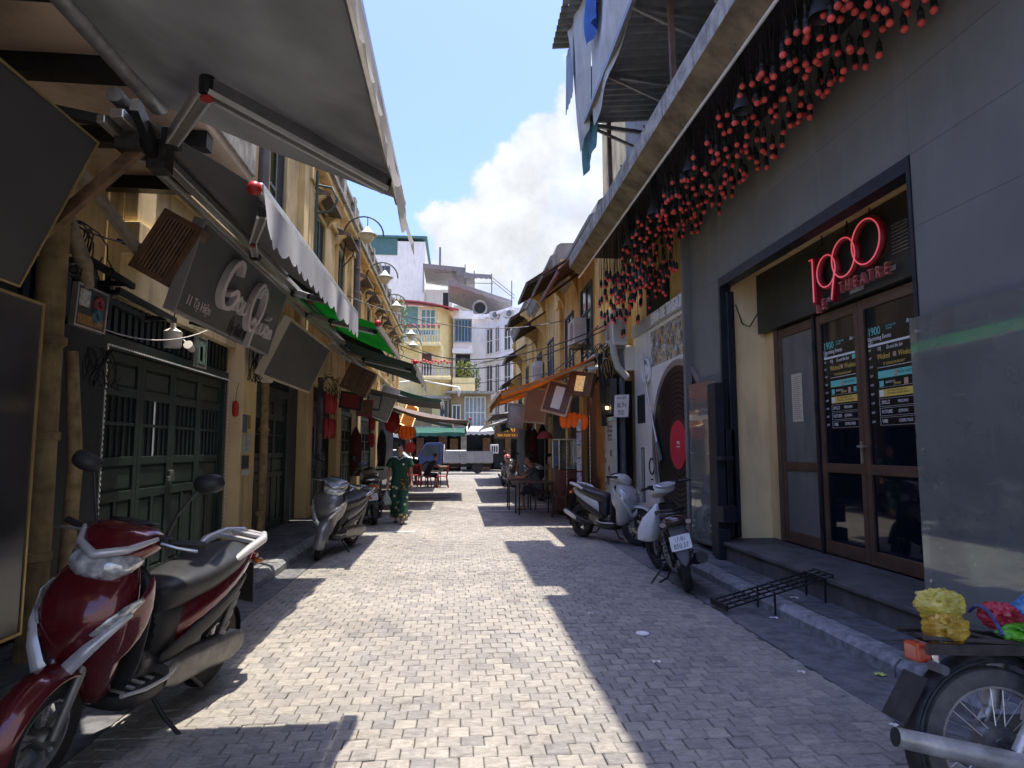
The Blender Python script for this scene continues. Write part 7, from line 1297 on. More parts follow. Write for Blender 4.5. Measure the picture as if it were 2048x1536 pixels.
# ---- old spoked motorbike with bags, bottom right
def old_bike():
    R = .30; M = Matrix.Translation((2.79, 2.49, .012)) @ Matrix.Rotation(R_(-96), 4, 'Z') @ Matrix.Rotation(R_(-5), 4, 'Y'); t = thing('motorbike', 'old dusty spoked motorbike loaded with coloured plastic bags at the bottom right', 'motorbike', M=M); ax = .62
    BLK = mat('worn_black_enamel', (.022, .022, .023), .5, .2, var=.4, scale=10, dirt=(.12, .11, .10), damt=.5, streak=False, dscale=5); STEEL = mat('tarnished_chrome', (.58, .56, .52), .38, .6, var=.35, scale=10, bump=.2, bscale=60, dirt=(.16, .13, .10), damt=.55, streak=False, dscale=7)
    DUST = mat('dusty_rim_steel', (.46, .44, .40), .45, .7, var=.3, scale=12)
    DTY = mat('dusty_tyre', (.13, .12, .105), .9, var=.3, scale=12, bump=.5, bscale=90); wheel(t, 'rear_wheel', (0, -ax, R), R, .070, DUST, wire=True, disc=False).data.materials[0] = DTY; wheel(t, 'front_wheel', (0, ax, R), R, .075, DUST, wire=True, disc=False)
    m = MB(); m.lathe([(.075, -.04), (.08, -.03), (.08, .03), (.075, .04)], 20, frame((0, -ax, R), x=(0, 1, 0), y=(0, 0, 1))); m.build('brake_drum', ENG, t, smooth=40)
    f = fender(t, 'rear_fender', (0, -ax, R), R + .035, R_(12), R_(198), .052, BLK, .006, crown=.03); m = MB(); m.tube([(.055, -ax + (R + .03) * math.cos(R_(a)), R + (R + .03) * math.sin(R_(a))) for a in range(20, 199, 8)], .008, 6); m.build('fender_edge', BLK, f, smooth=50)
    fender(t, 'front_fender', (0, ax, R), R + .03, R_(-10), R_(160), .055, BLK)
    m = MB(); m.quad((-.085, -.91, .565), (.085, -.91, .565), (.085, -1.02, .395), (-.085, -1.02, .395), .004); m.build('plate_bracket', BLK, t); m = MB(); m.box((0, -.895, .655), (.10, .06, .075)); tl = m.build('tail_lamp', mat('orange_red_lens', (.50, .07, .03), .2, var=.15, coat=.4), t, bevel=.01); MB().box((0, -.855, .655), (.11, .03, .085)).build('lamp_body', CHROME, tl, bevel=.006)
    for s in (-1, 1): MB().tube([(s * .06, -.88, .615), (s * .135, -.87, .61)], .02, 8).build('winker_stalk', GREYM, t)
    for s in (-1, 1):
        o = MB().tube([(s * .115, -ax, R + .01), (s * .115, -ax + .07, .42)], .022, 10).build('rear_shock', STEEL, t, smooth=50); MB().tube([(s * .115, -ax + .068, .415), (s * .115, -ax + .135, .62)], .036, 14).build('shock_cover', STEEL, o, smooth=50); MB().tube([(s * .115, -ax + .13, .61), (s * .115, -ax + .155, .69)], .042, 12).build('shock_top', BLK, o, smooth=40)
    MB().beam((.09, -ax - .03, R), (.09, -.05, .30), .025, .055).build('swing_arm', BLK, t); m = MB(); m.prism(rr(.62, .16, .07), .03, frame((-.125, -.33, .30), x=(0, 1, 0), y=(0, 0, 1))); m.build('chain_case', ENG, t)
    m = MB(); m.tube([(.10, -.35, .235), (.135, -.52, .255), (.14, -.70, .29), (.155, -1.10, .375)], [.022, .038, .042, .036], 16); ex = m.build('exhaust', STEEL, t, smooth=50); MB().lathe([(.016, -.004), (.029, -.012), (.035, .0)], 16, frame((.1555, -1.102, .3755), x=(1, 0, 0), y=(0, .19, .98)), cap=True).build('exhaust_mouth', DARK, ex); MB().tube([(.10, .25, .26), (.105, 0, .20), (.10, -.35, .235)], .02, 10).build('header_pipe', STEEL, ex, smooth=50)
    MB().beam((.112, -ax + .02, R - .01), (.118, -.30, .21), .02, .075).build('brace_plate', ENG, t, bevel=.006)
    m = MB(); m.box((0, -.02, .34), (.2, .3, .2)); m.cyl((0, .1, .36), (0, .32, .40), .075, n=14); m.build('engine', ENG, t, bevel=.02); bodyloft(t, 'frame_body', [(.36, .66, .05, .06, .06), (.18, .46, .07, .07, .10), (-.05, .47, .10, .14, .12), (-.30, .55, .11, .10, .12), (-.45, .60, .09, .05, .05)], BLK, 2.8, 16, 1); bodyloft(t, 'seat', [(.06, .70, .08, .04, .05), (-.10, .72, .12, .05, .05), (-.36, .73, .125, .05, .05), (-.46, .73, .10, .03, .04)], SEATM, 3, 16, 1)
    m = MB()
    for s in (-1, 1): m.tube([(s * .11, -.40, .70), (s * .115, -.65, .715), (s * .10, -.92, .725)], .010, 7)
    for y in (-.5, -.62, -.74, -.86): m.tube([(-.11, y, .71), (.11, y, .715)], .008, 6)
    m.bx(.10, .125, -.92, -.42, .665, .705); m.build('rack', mat('rack_iron', (.06, .05, .045), .5, .4, var=.4, scale=16), t, smooth=50); m = MB()
    for s in (-1, 1): m.tube([(s * .075, ax, R), (s * .075, ax - .18, .86)], .02, 8)
    m.build('fork', STEEL, t, smooth=50); bodyloft(t, 'head_shell', [(.30, .95, .08, .07, .07), (.42, .95, .10, .08, .09), (.52, .93, .08, .07, .07)], BLK, 2.2, 16, 1); grips(t, 1.0, .28, .34, .03); bodyloft(t, 'leg_shield', [(.32, .34, .16, .03, .03), (.55, .40, .20, .03, .03), (.78, .40, .12, .03, .03)], BLK, 3, 14, 1, 'z')
    return M
OB = old_bike()
def onbike(x, y, z): return OB @ V((x, y, z))
p = onbike(0, -.78, .835); plastic_bag('plastic_bag', 'pale yellow see-through plastic bag balanced on the motorbike rack end', p, (.085, .085, .062), bagm('yellow_clear_bag', (.70, .62, .14), .4), 1, grp='plastic bags on the old motorbike')
p = onbike(.05, -.80, .755); plastic_bag('plastic_bag', 'opaque yellow plastic bag tied beneath the see-through one', p, (.08, .078, .058), bagm('yellow_bag', (.68, .47, .07), .3), 2, grp='plastic bags on the old motorbike')
p = onbike(-.02, -.52, .79); plastic_bag('plastic_bag', 'red plastic bag on the motorbike rack', p, (.075, .07, .055), bagm('red_bag', (.60, .06, .09), .35), 3, grp='plastic bags on the old motorbike')
p = onbike(-.03, -.33, .80); plastic_bag('plastic_bag', 'blue plastic bag with a tied top on the motorbike seat', p, (.12, .09, .065), bagm('blue_bag', (.10, .30, .55), .4), 4, grp='plastic bags on the old motorbike', knot=.05)
p = onbike(.08, -.45, .745); plastic_bag('plastic_bag', 'bright green plastic bag flattened on the motorbike rack', p, (.15, .07, .035), bagm('green_bag', (.16, .52, .04), .35), 5, grp='plastic bags on the old motorbike')
p = onbike(.06, -.28, .79); plastic_bag('plastic_bag', 'teal plastic bag wedged between the green and blue bags', p, (.09, .06, .045), bagm('teal_bag', (.04, .34, .30), .35), 6, grp='plastic bags on the old motorbike')
a, b = onbike(.12, -.62, .74), onbike(-.1, -.60, .80); tag(MB().tube(sag(a, b, -.06, 8), .008, 6).build('checked_strap', mat('navy_strap', (.05, .06, .16), .7, var=.6, scale=60), smooth=50), 'navy checked strap tied over the motorbike rack', 'strap')
# ---- steel grid ramp against the step
t = thing('grid_ramp', 'black steel grid ramp laid from the cobbles up to the door step', 'ramp', (0, 0, 0)); A, B, C_, D = V((2.42, 6.18, .06)), V((2.44, 5.86, .06)), V((3.36, 5.70, .36)), V((3.36, 6.02, .36))
for k in range(4): p, q = A.lerp(B, k / 3), D.lerp(C_, k / 3); MB().beam(p, q, .012, .014).build('long_bar', BLACKM, t)
for k in range(12): p, q = A.lerp(D, k / 11), B.lerp(C_, k / 11); MB().beam(p + V((0, 0, .012)), q + V((0, 0, .010)), .012, .010).build('cross_bar', BLACKM, t)
for p, z in ((A.lerp(D, .45), .008), (B.lerp(C_, .45), .008), (A.lerp(D, .92), PH), (B.lerp(C_, .92), PH)): MB().beam((p.x, p.y, z), (p.x, p.y, p.z), .014, .014).build('leg', BLACKM, t)
MB().beam(A, B, .02, .05).build('end_plate', BLACKM, t)
# ================================================================== truck and car at the crossing
def truck():
    t = thing('truck', 'small truck with blue cab and grey dropside bed crossing the street end', 'truck', (0, 40.4, 0)); BLU = paint('navy_blue_paint', (.035, .055, .16), .35, .1, .4); BED = mat('grey_bed_steel', (.30, .30, .30), .6, .2, var=.15, scale=2, dirt=(.17, .16, .15), damt=.5); w = .82
    prof = [(-2.38, .45), (-2.42, .75), (-2.36, 1.02), (-1.98, 1.72), (-1.86, 1.84), (-1.02, 1.86), (-.92, 1.80), (-.92, .42), (-1.45, .42), (-1.52, .62), (-1.7, .74), (-1.9, .74), (-2.05, .62), (-2.12, .42)]
    m = MB(); m.prism(prof, 2 * w, frame((0, w, 0), x=(1, 0, 0), y=(0, 0, 1))); m.build('cab', BLU, t, bevel=.03)
    MB().prism([(-2.22, 1.04), (-1.93, 1.66), (-1.12, 1.68), (-1.12, 1.04)], .012, frame((0, -w + .004, 0), x=(1, 0, 0), y=(0, 0, 1))).build('side_window', PANE, t); MB().prism([(-2.40, 1.05), (-1.99, 1.75), (-1.99, 1.75 - .02), (-2.38, 1.04)], 1.4, frame((0, .7, 0), x=(1, 0, 0), y=(0, 0, 1))).build('windscreen', PANE, t); MB().bx(-1.12, -1.08, -w - .012, -w, .5, 1.7).build('door_seam', BLACKM, t); MB().bx(-1.3, -1.18, -w - .03, -w, .92, .96).build('door_handle', BLACKM, t); MB().bx(-2.46, -2.40, -.7, .7, .42, .6).build('bumper', WHITEP, t, bevel=.02); MB().bx(-2.44, -2.38, -.75, -.5, .68, .84).build('headlight', LENS, t)
    m = MB(); m.tube([(-2.15, -w, 1.2), (-2.25, -w - .14, 1.25)], .012, 6); m.box((-2.26, -w - .15, 1.28), (.03, .1, .2)); m.build('wing_mirror', BLACKM, t)
    m = MB(); m.bx(-.80, 2.12, -w - .03, w + .03, .62, .70); b = m.build('bed_floor', BED, t)
    for k in range(3): x0 = -.80 + k * .973; MB().bx(x0 + .01, x0 + .963, -w - .05, -w - .02, .66, 1.30).build('side_panel', BED, b, bevel=.01); MB().bx(x0 + .01, x0 + .963, w + .02, w + .05, .66, 1.30).build('side_panel', BED, b, bevel=.01)
    MB().bx(-.80, 2.12, -w - .055, -w - .015, 1.30, 1.34).build('top_rail', BED, b); MB().bx(2.12, 2.16, -w, w, .66, 1.30).build('tail_gate', BED, b); MB().bx(-.84, -.80, -w, w, .66, 1.75).build('headboard', WHITEP, b); MB().bx(-.72, .55, -.6, .6, 1.18, 1.40).build('load_sheet', WHITEP, b, bevel=.05); m = MB(); m.bx(2.05, 2.5, -.5, .5, 1.2, 1.75); m.build('load_crate', WHITEP, b, bevel=.02)
    for k in range(3): MB().bx(2.08 + k * .14, 2.16 + k * .14, -.506, -.5, 1.28, 1.65).build('crate_slot', DARK, b)
    MB().bx(-2.0, 2.1, -.35, .35, .38, .55).build('chassis', BLACKM, t)
    for x, n in ((-1.78, 'front_wheel'), (1.22, 'rear_wheel')):
        for s in (-1, 1): 
            o = MB().lathe([(.20, -.09), (.31, -.10), (.34, -.06), (.34, .06), (.31, .10), (.20, .09)], 24, frame((x, s * (w - .13), .34), x=(1, 0, 0), y=(0, 0, 1))).build(n, RUBBER, t, smooth=40); MB().lathe([(.02, .02), (.10, .05), (.19, .03), (.20, .0)], 18, frame((x, s * (w - .13) + s * .07, .34), x=(1, 0, 0), y=(0, 0, s * 1.) if s < 0 else (0, 0, 1))).build('rim', mat('truck_rim', (.3, .3, .29), .5, .3, var=.2), o, smooth=40)
truck()
def car():
    t = thing('car', 'white car partly hidden behind the truck cab at the far left', 'car', (-4.3, 42.6, 0)); WP = paint('white_car_paint', (.62, .63, .64), .3, 0, .5); w = .8
    m = MB(); m.prism([(-2.0, .35), (-2.0, .75), (-1.9, .9), (-1.1, .98), (-.55, 1.42), (.65, 1.45), (1.15, 1.0), (1.9, .88), (2.05, .68), (2.02, .35)], 2 * w, frame((0, w, 0), x=(1, 0, 0), y=(0, 0, 1))); m.build('body', WP, t, bevel=.06, seg=3); MB().prism([(-1.0, 1.0), (-.52, 1.36), (.6, 1.38), (1.0, 1.0)], .012, frame((0, -w + .006, 0), x=(1, 0, 0), y=(0, 0, 1))).build('side_window', PANE, t); MB().box((2.0, -.55, .68), (.1, .3, .12)).build('headlight', LENS, t, bevel=.02)
    for x in (-1.25, 1.3):
        for s in (-1, 1): o = MB().lathe([(.18, -.09), (.29, -.09), (.31, 0), (.29, .09), (.18, .09)], 22, frame((x, s * .74, .31), x=(1, 0, 0), y=(0, 0, 1))).build('wheel', RUBBER, t, smooth=40); MB().lathe([(.02, 0), (.17, .02), (.18, 0)], 16, frame((x, s * .84, .31), x=(1, 0, 0), y=(0, 0, 1))).build('rim', SILVP, o)
car()
# ================================================================== people, tables and chairs
SKIN = mat('skin', (.42, .24, .16), .55, var=.08, scale=12); HAIR = mat('black_hair', (.012, .010, .009), .5, var=.3, scale=40); SHOE = mat('dark_sandal', (.02, .018, .016), .6)
def flower_cloth(name, base, thr, scale, c1=(.62, .50, .22), c2=(.55, .50, .44)):
    m = mat(name, base, .8, var=.2, scale=8); N = m.node_tree.nodes; L = m.node_tree.links; b = N['Principled BSDF']; tc = N.new('ShaderNodeTexCoord'); vo = N.new('ShaderNodeTexVoronoi'); vo.inputs['Scale'].default_value = scale; L.new(tc.outputs['Object'], vo.inputs['Vector'])
    rp = N.new('ShaderNodeMapRange'); L.new(vo.outputs['Distance'], rp.inputs[0]); rp.inputs[1].default_value = thr; rp.inputs[2].default_value = thr * .55; mx = N.new('ShaderNodeMix'); mx.data_type = 'RGBA'; mx.inputs[6].default_value = (*c1, 1); mx.inputs[7].default_value = (*c2, 1); L.new(vo.outputs['Color'], mx.inputs[0])
    m2 = N.new('ShaderNodeMix'); m2.data_type = 'RGBA'; L.new(rp.outputs[0], m2.inputs[0]); m2.inputs[6].default_value = (*base, 1); L.new(mx.outputs[2], m2.inputs[7]); L.new(m2.outputs[2], b.inputs['Base Color']); return m
def fuse(m, name, mt, par, vox=.012, smooth=True):
    o = m.build(name, mt, par); r = o.modifiers.new('fuse', 'REMESH'); r.mode = 'VOXEL'; r.voxel_size = vox; r.use_smooth_shade = True
    s = o.modifiers.new('soften', 'SMOOTH'); s.factor = .5; s.iterations = 4; return o
def hand(m, w, d, s, palm=(0, -1, 0)):
    """palm and five fingers from the wrist w along direction d; s = side of the thumb along `across`"""
    w, d = V(w), V(d).normalized(); ac = d.cross(V(palm)).normalized(); pl = V(palm).normalized()
    m.tube([w - d * .01, w + d * .045, w + d * .085], [.026, .036, .034], 10)
    for k in range(4):
        b = w + d * .082 + ac * (.025 - .0165 * k); l = (.062, .072, .068, .052)[k]; m.tube([b, b + d * l * .5 + pl * .006, b + d * l * .85 + pl * .022, b + d * l * .9 + pl * .034], [.0095, .009, .008, .006], 7)
    b = w + d * .03 + ac * .03 * s; m.tube([b, b + ac * .028 * s + d * .022 + pl * .012, b + ac * .03 * s + d * .05 + pl * .022], [.012, .0105, .008], 7)
def head(m, c, f, k=1.):
    """skull, jaw, nose, ears, lips; f = facing direction"""
    c, f = V(c), V(f).normalized(); r = V((0, 0, 1)).cross(f).normalized(); u = f.cross(r) * -1 if f.cross(r).z < 0 else f.cross(r); M = Matrix(((r.x, f.x, u.x, c.x), (r.y, f.y, u.y, c.y), (r.z, f.z, u.z, c.z), (0, 0, 0, 1))) @ Matrix.Diagonal((k, k, k, 1))
    m.sph((0, -.005, .02), (.072, .088, .095), 16, 12, M); m.loft([ring((0, .02 + y, z), hw, (dp, .05), 2.3, 16, y=(0, 1, 0)) for z, hw, dp, y in ((-.115, .022, .03, .03), (-.10, .040, .048, .012), (-.06, .058, .062, 0), (0, .068, .066, 0), (.05, .068, .062, -.01))], M=M)
    m.loft([ring((0, .084, z), w_, d_, 2, 8, y=(0, 1, 0)) for z, w_, d_ in ((.03, .007, .006), (.005, .010, .014), (-.022, .015, .018), (-.032, .010, .006))], M=M)
    m.tube([(-.022, .078, -.062), (0, .086, -.060), (.022, .078, -.062)], [.006, .009, .006], 6, M=M)
    for s in (-1, 1): m.sph((s * .073, -.005, -.005), (.010, .018, .030), 8, 6, M)
    return M
def face(M, par, hairf=None):
    for s in (-1, 1):
        o = MB().sph((s * .03, .077, .012), (.014, .008, .006), 8, 6, M).build('eye', mat('eye_white', (.5, .47, .44), .3, var=0), par, smooth=60); MB().sph((s * .03, .083, .012), (.006, .004, .006), 8, 6, M).build('iris', HAIR, o, smooth=60); MB().tube([(s * .014, .084, .034), (s * .032, .082, .039), (s * .05, .070, .033)], [.003, .004, .002], 5, M=M).build('eyebrow', HAIR, par)
    MB().tube([(-.02, .086, -.060), (0, .093, -.060), (.02, .086, -.060)], [.002, .004, .002], 5, M=M).build('lips', mat('lips', (.34, .13, .11), .5, var=0), par)
# ---- the woman in green, walking towards the viewer
def woman():
    t = thing('person', 'woman walking in a dark green floral top and trousers, carrying a clear bag', 'person', (-1.16, 13.45, .012), -4); G = flower_cloth('green_floral_trousers', (.012, .065, .038), .30, 9); G2 = flower_cloth('green_top', (.010, .050, .028), .13, 7, (.5, .42, .3), (.5, .48, .44)); HEM = flower_cloth('floral_hem', (.05, .07, .03), .55, 17, (.60, .44, .18), (.42, .30, .16))
    m = MB(); M = head(m, (0, -.02, 1.455), (0.05, -1, -.05)); m.tube([(0, .01, 1.24), (0, .0, 1.33), (0, -.015, 1.40)], [.075, .05, .048], 14); m.loft([ring((0, 0, z), w, d, 2.4, 16, y=(0, 1, 0)) for z, w, d in ((.80, .13, .09), (1.0, .12, .085), (1.18, .15, .095), (1.28, .12, .06))])
    for s in (-1, 1):
        el = V((s * .225, .03, 1.02)); wr = V((s * .235, -.03 if s > 0 else -.05, .80)); m.tube([(s * .14, 0, 1.27), (s * .185, .005, 1.22), el, wr], [.05, .046, .036, .025], 12); hand(m, wr, (0, -.05, -1), s if s < 0 else -s, (-s * .6, -.8, 0)); kn = V((s * .09, -.12 if s > 0 else -.01, .44)); an = V((s * .085, -.20 if s > 0 else .16, .09 if s > 0 else .12)); m.tube([(s * .08, 0, .82), kn, an], [.085, .055, .036], 12); ft = an + V((s * .01, -.13, -.055 if s > 0 else -.07)); m.tube([an + V((0, .04, -.04)), an + V((0, -.03, -.045)), ft], [.032, .036, .026], 10)
    fuse(m, 'body', SKIN, t, .011); face(M, t)
    h = MB(); h.sph((0, -.018, .032), (.080, .090, .098), 16, 12, M); h.sph((0, -.09, .05), (.045, .04, .045), 10, 8, M)
    ho = h.build('hair', HAIR, t, smooth=60); ho.data = ho.data
    bm = bmesh.new(); bm.from_mesh(ho.data); Mi = M.inverted(); dl = [v for v in bm.verts if (Mi @ v.co).y > .052 and (Mi @ v.co).z < .075]; bmesh.ops.delete(bm, geom=dl, context='VERTS'); bm.to_mesh(ho.data); bm.free()
    m = MB(); m.loft([ring((0, y, z), w, d, 2.5, 22, y=(0, 1, 0)) for z, w, d, y in ((.74, .185, .125, -.01), (.84, .175, .12, 0), (.98, .155, .11, 0), (1.12, .165, .115, 0), (1.22, .172, .105, 0), (1.285, .150, .08, .005), (1.315, .085, .065, .005))])
    for s in (-1, 1): m.tube([(s * .10, 0, 1.26), (s * .175, .0, 1.235), (s * .225, .01, 1.12)], [.07, .075, .078], 14)
    fuse(m, 'top', G2, t, .011); MB().sph((.085, -.118, 1.17), (.02, .008, .02), 8, 6).build('white_flower_print', WHT, t)
    m = MB(); m.loft([ring((0, 0, z), w, d, 2.5, 22, y=(0, 1, 0)) for z, w, d in ((.66, .165, .115), (.76, .175, .12), (.86, .15, .105))])
    for s in (-1, 1): f_ = s > 0; m.tube([(s * .085, 0, .78), (s * .095, -.10 if f_ else -.01, .46), (s * .095, -.175 if f_ else .10, .20), (s * .09, -.185 if f_ else .135, .125 if f_ else .15)], [.10, .098, .105, .108], 16)
    fuse(m, 'trousers', G, t, .011)
    for s in (-1, 1): f_ = s > 0; m = MB(); m.tube([(s * .095, -.178 if f_ else .105, .205), (s * .09, -.190 if f_ else .138, .115 if f_ else .14)], [.110, .114], 16, False); m.build('floral_hem', HEM, t, smooth=60); an = V((s * .085, -.20 if f_ else .16, .02)); m = MB(); m.loft([ring((s * .09, an.y + y, z), .038, .012, 2.5, 12) for y, z in ((.07, .018), (-.02, .016), (-.12, .014))]); m.build('sandal', SHOE, t)
    m = MB(); m.sheet(lambda u, v: ((.03 + .13 * u), -.124 - .012 * math.sin(u * PI), .66 + .22 * v), 6, 6, .002); m.build('floral_hip_print', HEM, t); MB().tube([(-.065, -.06, 1.31), (0, -.085, 1.265), (.065, -.06, 1.31)], .008, 6).build('white_neckline', WHT, t); return t
woman()
m = MB(); b = V((-1.41, 13.36, .46)); m.loft([[V((b.x + .10 * w_ * math.cos(a) * (1 + .1 * math.sin(3 * a)), b.y + .06 * w_ * math.sin(a), b.z + z)) for a in [2 * PI * i / 16 for i in range(16)]] for z, w_ in ((-.09, .6), (-.075, .95), (-.02, 1.0), (.05, .7), (.12, .35), (.20, .12), (.26, .10))]); tag(m.build('shopping_bag', mat('clear_plastic_bag', (.62, .65, .66), .25, var=.15, scale=18, bump=.5, bscale=22, translucent=.4), smooth=60), 'clear plastic shopping bag in the hand of the woman in green', 'bag')
# ---- seated figures
def sitter(label, loc, rz, shirt, trousers, skin, lean=.22, k=1., headtilt=-.1, elbow=True, hairm=HAIR):
    t = thing('person', label, 'person', loc, rz)                    # faces local +Y, seat at z .44
    m = MB(); hc = V((0, .06 + lean, 1.20)); M = head(m, hc, (0, 1, headtilt)); m.tube([(0, .02 + lean * .8, 1.0), (0, .05 + lean, 1.12)], [.06, .05], 12); m.loft([ring((0, y * lean, z), w, d, 2.4, 16, y=(0, 1, 0)) for z, w, d, y in ((.44, .15, .11, 0), (.65, .14, .10, .25), (.85, .16, .10, .55), (1.0, .13, .07, .78))])
    for s in (-1, 1):
        sh = V((s * .17, .78 * lean, .97)); 
        if elbow and s > 0: el = V((s * .22, .42 + lean * .5, .78)); wr = V((s * .05, .34 + lean, 1.0)); m.tube([sh, el, wr], [.05, .038, .027], 12); hand(m, wr, (-.2, -.1, 1), 1, (0, 1, 0))
        else: el = V((s * .25, .30 + lean * .5, .79)); wr = V((s * .14, .56 + lean * .5, .79)); m.tube([sh, el, wr], [.05, .038, .027], 12); hand(m, wr, (.1 * -s, 1, 0), s, (0, 0, -1))
        kn = V((s * .12, .44, .47)); an = V((s * .12, .40, .09)); m.tube([(s * .09, 0, .46), kn, an], [.085, .058, .036], 12); m.tube([an + V((0, -.04, -.04)), an + V((0, .05, -.045)), an + V((0, .15, -.055))], [.034, .036, .026], 10)
    fuse(m, 'body', skin, t, .013); face(M, t); h = MB(); h.sph((0, -.018, .035), (.079, .089, .092), 14, 10, M); ho = h.build('hair', hairm, t, smooth=60); bm = bmesh.new(); bm.from_mesh(ho.data); Mi = M.inverted(); bmesh.ops.delete(bm, geom=[v for v in bm.verts if (Mi @ v.co).y > .05 and (Mi @ v.co).z < .085], context='VERTS'); bm.to_mesh(ho.data); bm.free()
    m = MB(); m.loft([ring((0, y * lean, z), w, d, 2.5, 20, y=(0, 1, 0)) for z, w, d, y in ((.42, .175, .13, 0), (.62, .165, .12, .22), (.85, .18, .12, .55), (.97, .165, .095, .74), (1.03, .09, .07, .82))])
    for s in (-1, 1): sh = V((s * .15, .78 * lean, .97)); el = V((s * .23, .34 + lean * .5, .79)); m.tube([sh, sh.lerp(el, .30), sh.lerp(el, .62)], [.07, .068, .066], 12)
    fuse(m, 'shirt', shirt, t, .013); m = MB()
    for s in (-1, 1): m.tube([(s * .085, -.02, .46), (s * .12, .40, .475), (s * .12, .43, .36)], [.10, .085, .08], 14)
    fuse(m, 'shorts', trousers, t, .013)
    for s in (-1, 1): m = MB(); m.loft([ring((s * .12, y, .018), .04, .012, 2.5, 12) for y in (.34, .45, .56)]); m.build('sandal', SHOE, t)
    return t
sitter('man in a grey shirt seated at the cafe table, resting his chin', (2.02, 15.95, .012), 84, mat('grey_teal_shirt', (.07, .09, .095), .85, var=.15), mat('dark_shorts', (.03, .035, .05), .85), mat('tan_skin', (.36, .17, .11), .55, var=.08))
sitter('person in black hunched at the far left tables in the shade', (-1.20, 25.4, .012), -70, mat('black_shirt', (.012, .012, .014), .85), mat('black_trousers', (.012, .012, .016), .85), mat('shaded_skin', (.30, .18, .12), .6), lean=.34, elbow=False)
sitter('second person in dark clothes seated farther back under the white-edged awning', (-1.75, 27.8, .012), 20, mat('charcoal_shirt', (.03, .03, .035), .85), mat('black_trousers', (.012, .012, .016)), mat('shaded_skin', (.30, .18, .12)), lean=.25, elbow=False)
def table(label, loc, rz, w=.62, d=.62, h=.74):
    t = thing('cafe_table', label, 'table', loc, rz, 'cafe tables'); MB().box((0, 0, h - .015), (w, d, .03)).build('table_top', mat('dark_table_top', (.10, .065, .045), .4, var=.25, scale=6), t, bevel=.006)
    for a in (-1, 1):
        for b in (-1, 1): MB().beam((a * (w / 2 - .04), b * (d / 2 - .04), 0), (a * (w / 2 - .04), b * (d / 2 - .04), h - .03), .03, .03).build('leg', BLACKM, t)
    for a in (-1, 1): MB().beam((a * (w / 2 - .04), -d / 2 + .04, h - .07), (a * (w / 2 - .04), d / 2 - .04, h - .07), .025, .04).build('apron_rail', BLACKM, t)
table('dark cafe table nearest the pale scooter on the right', (1.76, 15.0, .012), 4, .85, .6); table('dark cafe table under the seated man\'s arm', (1.52, 16.2, .012), 0, .6, .6)
table('low dark table before the hunched person on the far left', (-.95, 26.0, .012), 10, .6, .6, .6)
CHB = mat('brown_plastic', (.085, .035, .028), .45, var=.1); CHR = mat('red_plastic_chair', (.33, .025, .030), .4, var=.08)
def chair(label, loc, rz, mt, k=1., grp='cafe chairs'):
    t = thing('plastic_chair', label, 'chair', loc, rz, grp); t.scale = (k, k, k); MB().box((0, 0, .43), (.40, .40, .03)).build('seat', mt, t, bevel=.012)
    for a in (-1, 1): 
        MB().beam((a * .20, .20, 0), (a * .17, .17, .42), .035, .035).build('leg', mt, t); MB().beam((a * .21, -.24, 0), (a * .18, -.17, .42), .035, .035).build('leg', mt, t); MB().beam((a * .18, -.18, .43), (a * .17, -.25, .85), .035, .04).build('back_post', mt, t)
    m = MB(); m.box((0, -.245, .80), (.34, .025, .10), T()); m.build('back_rail', mt, t, bevel=.01)
    for q in range(4): MB().beam((-.105 + .07 * q, -.19, .46), (-.105 + .07 * q, -.242, .76), .035, .012).build('back_slat', mt, t)
    return t
chair('brown plastic chair under the seated man', (2.10, 15.95, .012), 84, CHB); chair('brown chair at the near cafe table, closest to the scooter', (2.35, 14.2, .012), 40, CHB); chair('brown chair tucked behind the near cafe table', (2.45, 14.9, .012), 80, CHB); chair('brown chair by the brown cafe front', (2.65, 13.6, .012), 100, CHB)
chair('bright red plastic chair facing left at the far left tables', (-.58, 25.2, .012), 95, CHR, 1., 'red chairs'); chair('red plastic chair beside the hunched person', (-1.7, 26.5, .012), -60, CHR, 1., 'red chairs'); chair('dark red chair under the hunched person', (-1.24, 25.4, .012), -70, CHR, 1., 'red chairs'); chair('red chair under the second dark-clothed person', (-1.74, 27.75, .012), 20, CHR, 1., 'red chairs')
# ---- glass food cabinet and counter of the cafe
t = thing('food_cabinet', 'glass food cabinet on a red-brown counter in the cafe', 'cabinet', (2.55, 15.2, .12)); MB().box((0, 0, .45), (.55, 1.1, .9)).build('counter', mat('red_brown_counter', (.13, .035, .025), .5, var=.2), t, bevel=.01); MB().box((0, 0, 1.25), (.5, 1.0, .66)).build('glass_case', glass('cabinet_glass', (.75, .78, .76), .12), t); m = MB()
for a in (-.25, .25):
    for b in (-.5, .5): m.beam((a, b, .9), (a, b, 1.6), .02, .02)
m.box((0, 0, 1.59), (.52, 1.02, .02)); m.build('case_frame', ALU, t)
for k in range(4): MB().lathe([(.0, 0), (.09, .01), (.11, .05), (.0, .06)], 14, T(0, -.36 + k * .24, .93)).build('plate', WHT, t, smooth=40)
t = thing('red_fan', 'red standing fan shade among the cafe clutter', 'fan', (2.5, 18.6, 0)); MB().cyl((0, 0, .1), (0, 0, 1.85), .02, n=8).build('pole', GREYM, t); MB().lathe([(.24, -.12), (.17, .03), (.05, .1), (0, .1)], 16, T(0, 0, 1.9)).build('shade', mat('dull_red_shade', (.42, .06, .06), .6, var=.1), t, smooth=50); MB().lathe([(.2, 0), (.18, .03)], 14, T(0, 0, .1)).build('base', BLACKM, t)
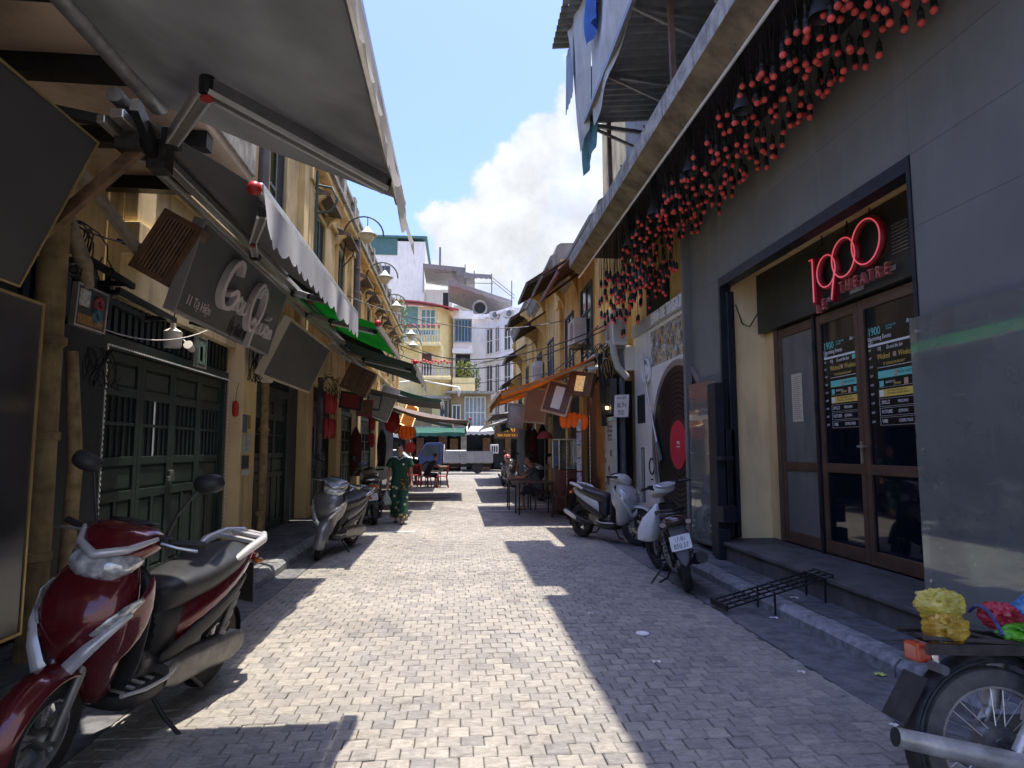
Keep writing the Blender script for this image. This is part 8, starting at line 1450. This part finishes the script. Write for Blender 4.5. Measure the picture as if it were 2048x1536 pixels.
t = thing('round_sign', 'red round traffic sign on a thin pole beside the white car', 'road sign', (-2.35, 33.0, 0)); MB().cyl((0, 0, 0), (0, 0, 2.3), .025, n=8).build('pole', WHITEP, t); MB().lathe([(.27, -.01), (.27, .01)], 20, frame((0, -.04, 1.55), x=(1, 0, 0), y=(0, 0, 1))).build('disc', RED, t)
# hanging clutter deep under both rows: small shop signs and stock bundles, each its own thing
rg = random.Random(77); PAL = [PD, PR, PB, PG, WOOD, BLACKM, mat('stock_grey', (.22, .22, .22), .7, var=.3), mat('stock_white', (.5, .5, .48), .7, var=.2)]
spots_l = [(-2.35, 14.6, 2.55, 'by the ribbed conduit'), (-2.3, 16.4, 2.5, 'under the dark green awning'), (-2.25, 17.7, 2.75, 'beside the silver sign box'), (-2.4, 20.6, 2.6, 'left of the round red lantern'), (-2.1, 24.0, 2.3, 'beyond the glowing lantern'), (-2.2, 26.2, 2.4, 'over the far left tables')]
spots_r = [(2.3, 17.2, 2.5, 'behind the seated man'), (2.2, 18.9, 2.55, 'above the red fan shade'), (2.1, 20.5, 2.4, 'under the patched awning'), (2.25, 22.3, 2.35, 'beyond the patched awning post'), (2.1, 24.8, 2.5, 'above the far scooters'), (2.0, 27.5, 2.4, 'near the far right row end')]
for i, (x, y, z, w_) in enumerate(spots_l + spots_r):
    s = -1 if x > 0 else 1; W2, H2 = rg.uniform(.35, .6), rg.uniform(.3, .55); t = thing('shop_sign', 'small crooked shop sign hanging ' + w_, 'sign', (x, y, z), rg.uniform(-35, 35)); t.rotation_euler.y = rg.uniform(-.25, .25); MB().box((0, 0, 0), (W2, .06, H2)).build('board', PAL[i % 8], t, bevel=.006); MB().box((0, -.034, 0), (W2 * .8, .006, H2 * .75)).build('face', PAL[(i * 3 + 1) % 8], t); MB().cyl((0, 0, H2 / 2), (0, 0, H2 / 2 + .3), .008, n=5).build('hanger', CABLE, t)
for i, (x, y, z) in enumerate(((2.55, 19.5, 1.7), (2.5, 21.2, 1.6), (2.6, 23.6, 1.7), (-2.6, 17.0, 1.5), (-2.55, 22.3, 1.6))):
    t = thing('hanging_coat', 'bundle of dark cloth hanging ' + ['on the shop front past the seated man', 'at the patched awning post', 'beside the far scooters', 'behind the rear-seen moped', 'beyond the woman in green'][i], 'cloth bundle', (x, y, z)); m = MB(); m.loft([[V((.16 * w_ * math.cos(a) * (1 + .18 * math.sin(4 * a + i)), .13 * w_ * math.sin(a), zz)) for a in [2 * PI * k / 14 for k in range(14)]] for zz, w_ in ((-.7, .75), (-.4, .9), (0, 1.), (.3, .85), (.5, .3), (.55, .1))]); m.build('cloth', [mat('dark_cloth', (.03, .03, .035), .9, var=.3), mat('maroon_cloth', (.09, .02, .03), .9, var=.3)][i % 2], t, smooth=60); MB().cyl((0, 0, .5), (0, 0, 1.0), .01, n=5).build('hanger', CABLE, t)

for i, (a, b, d) in enumerate((((3.0, 18.5, 5.2), (-3.0, 17.5, 5.6), .5), ((3.0, 24.5, 5.6), (-3.0, 28.5, 5.4), .7), ((3.0, 30.5, 6.0), (-3.0, 23.5, 5.9), .8), ((-3.0, 12.0, 4.9), (-3.0, 33.0, 5.4), .6))):
    cable(['thin cable slung between the first facing house pair', 'slack cable crossing towards the far lamps', 'far cable crossing before the cream corner house', 'cable looping along the left facades above the awnings'][i], sag(a, b, d, 18), .012, grp='cables across the street')
bpy.data.scenes.remove(TS)
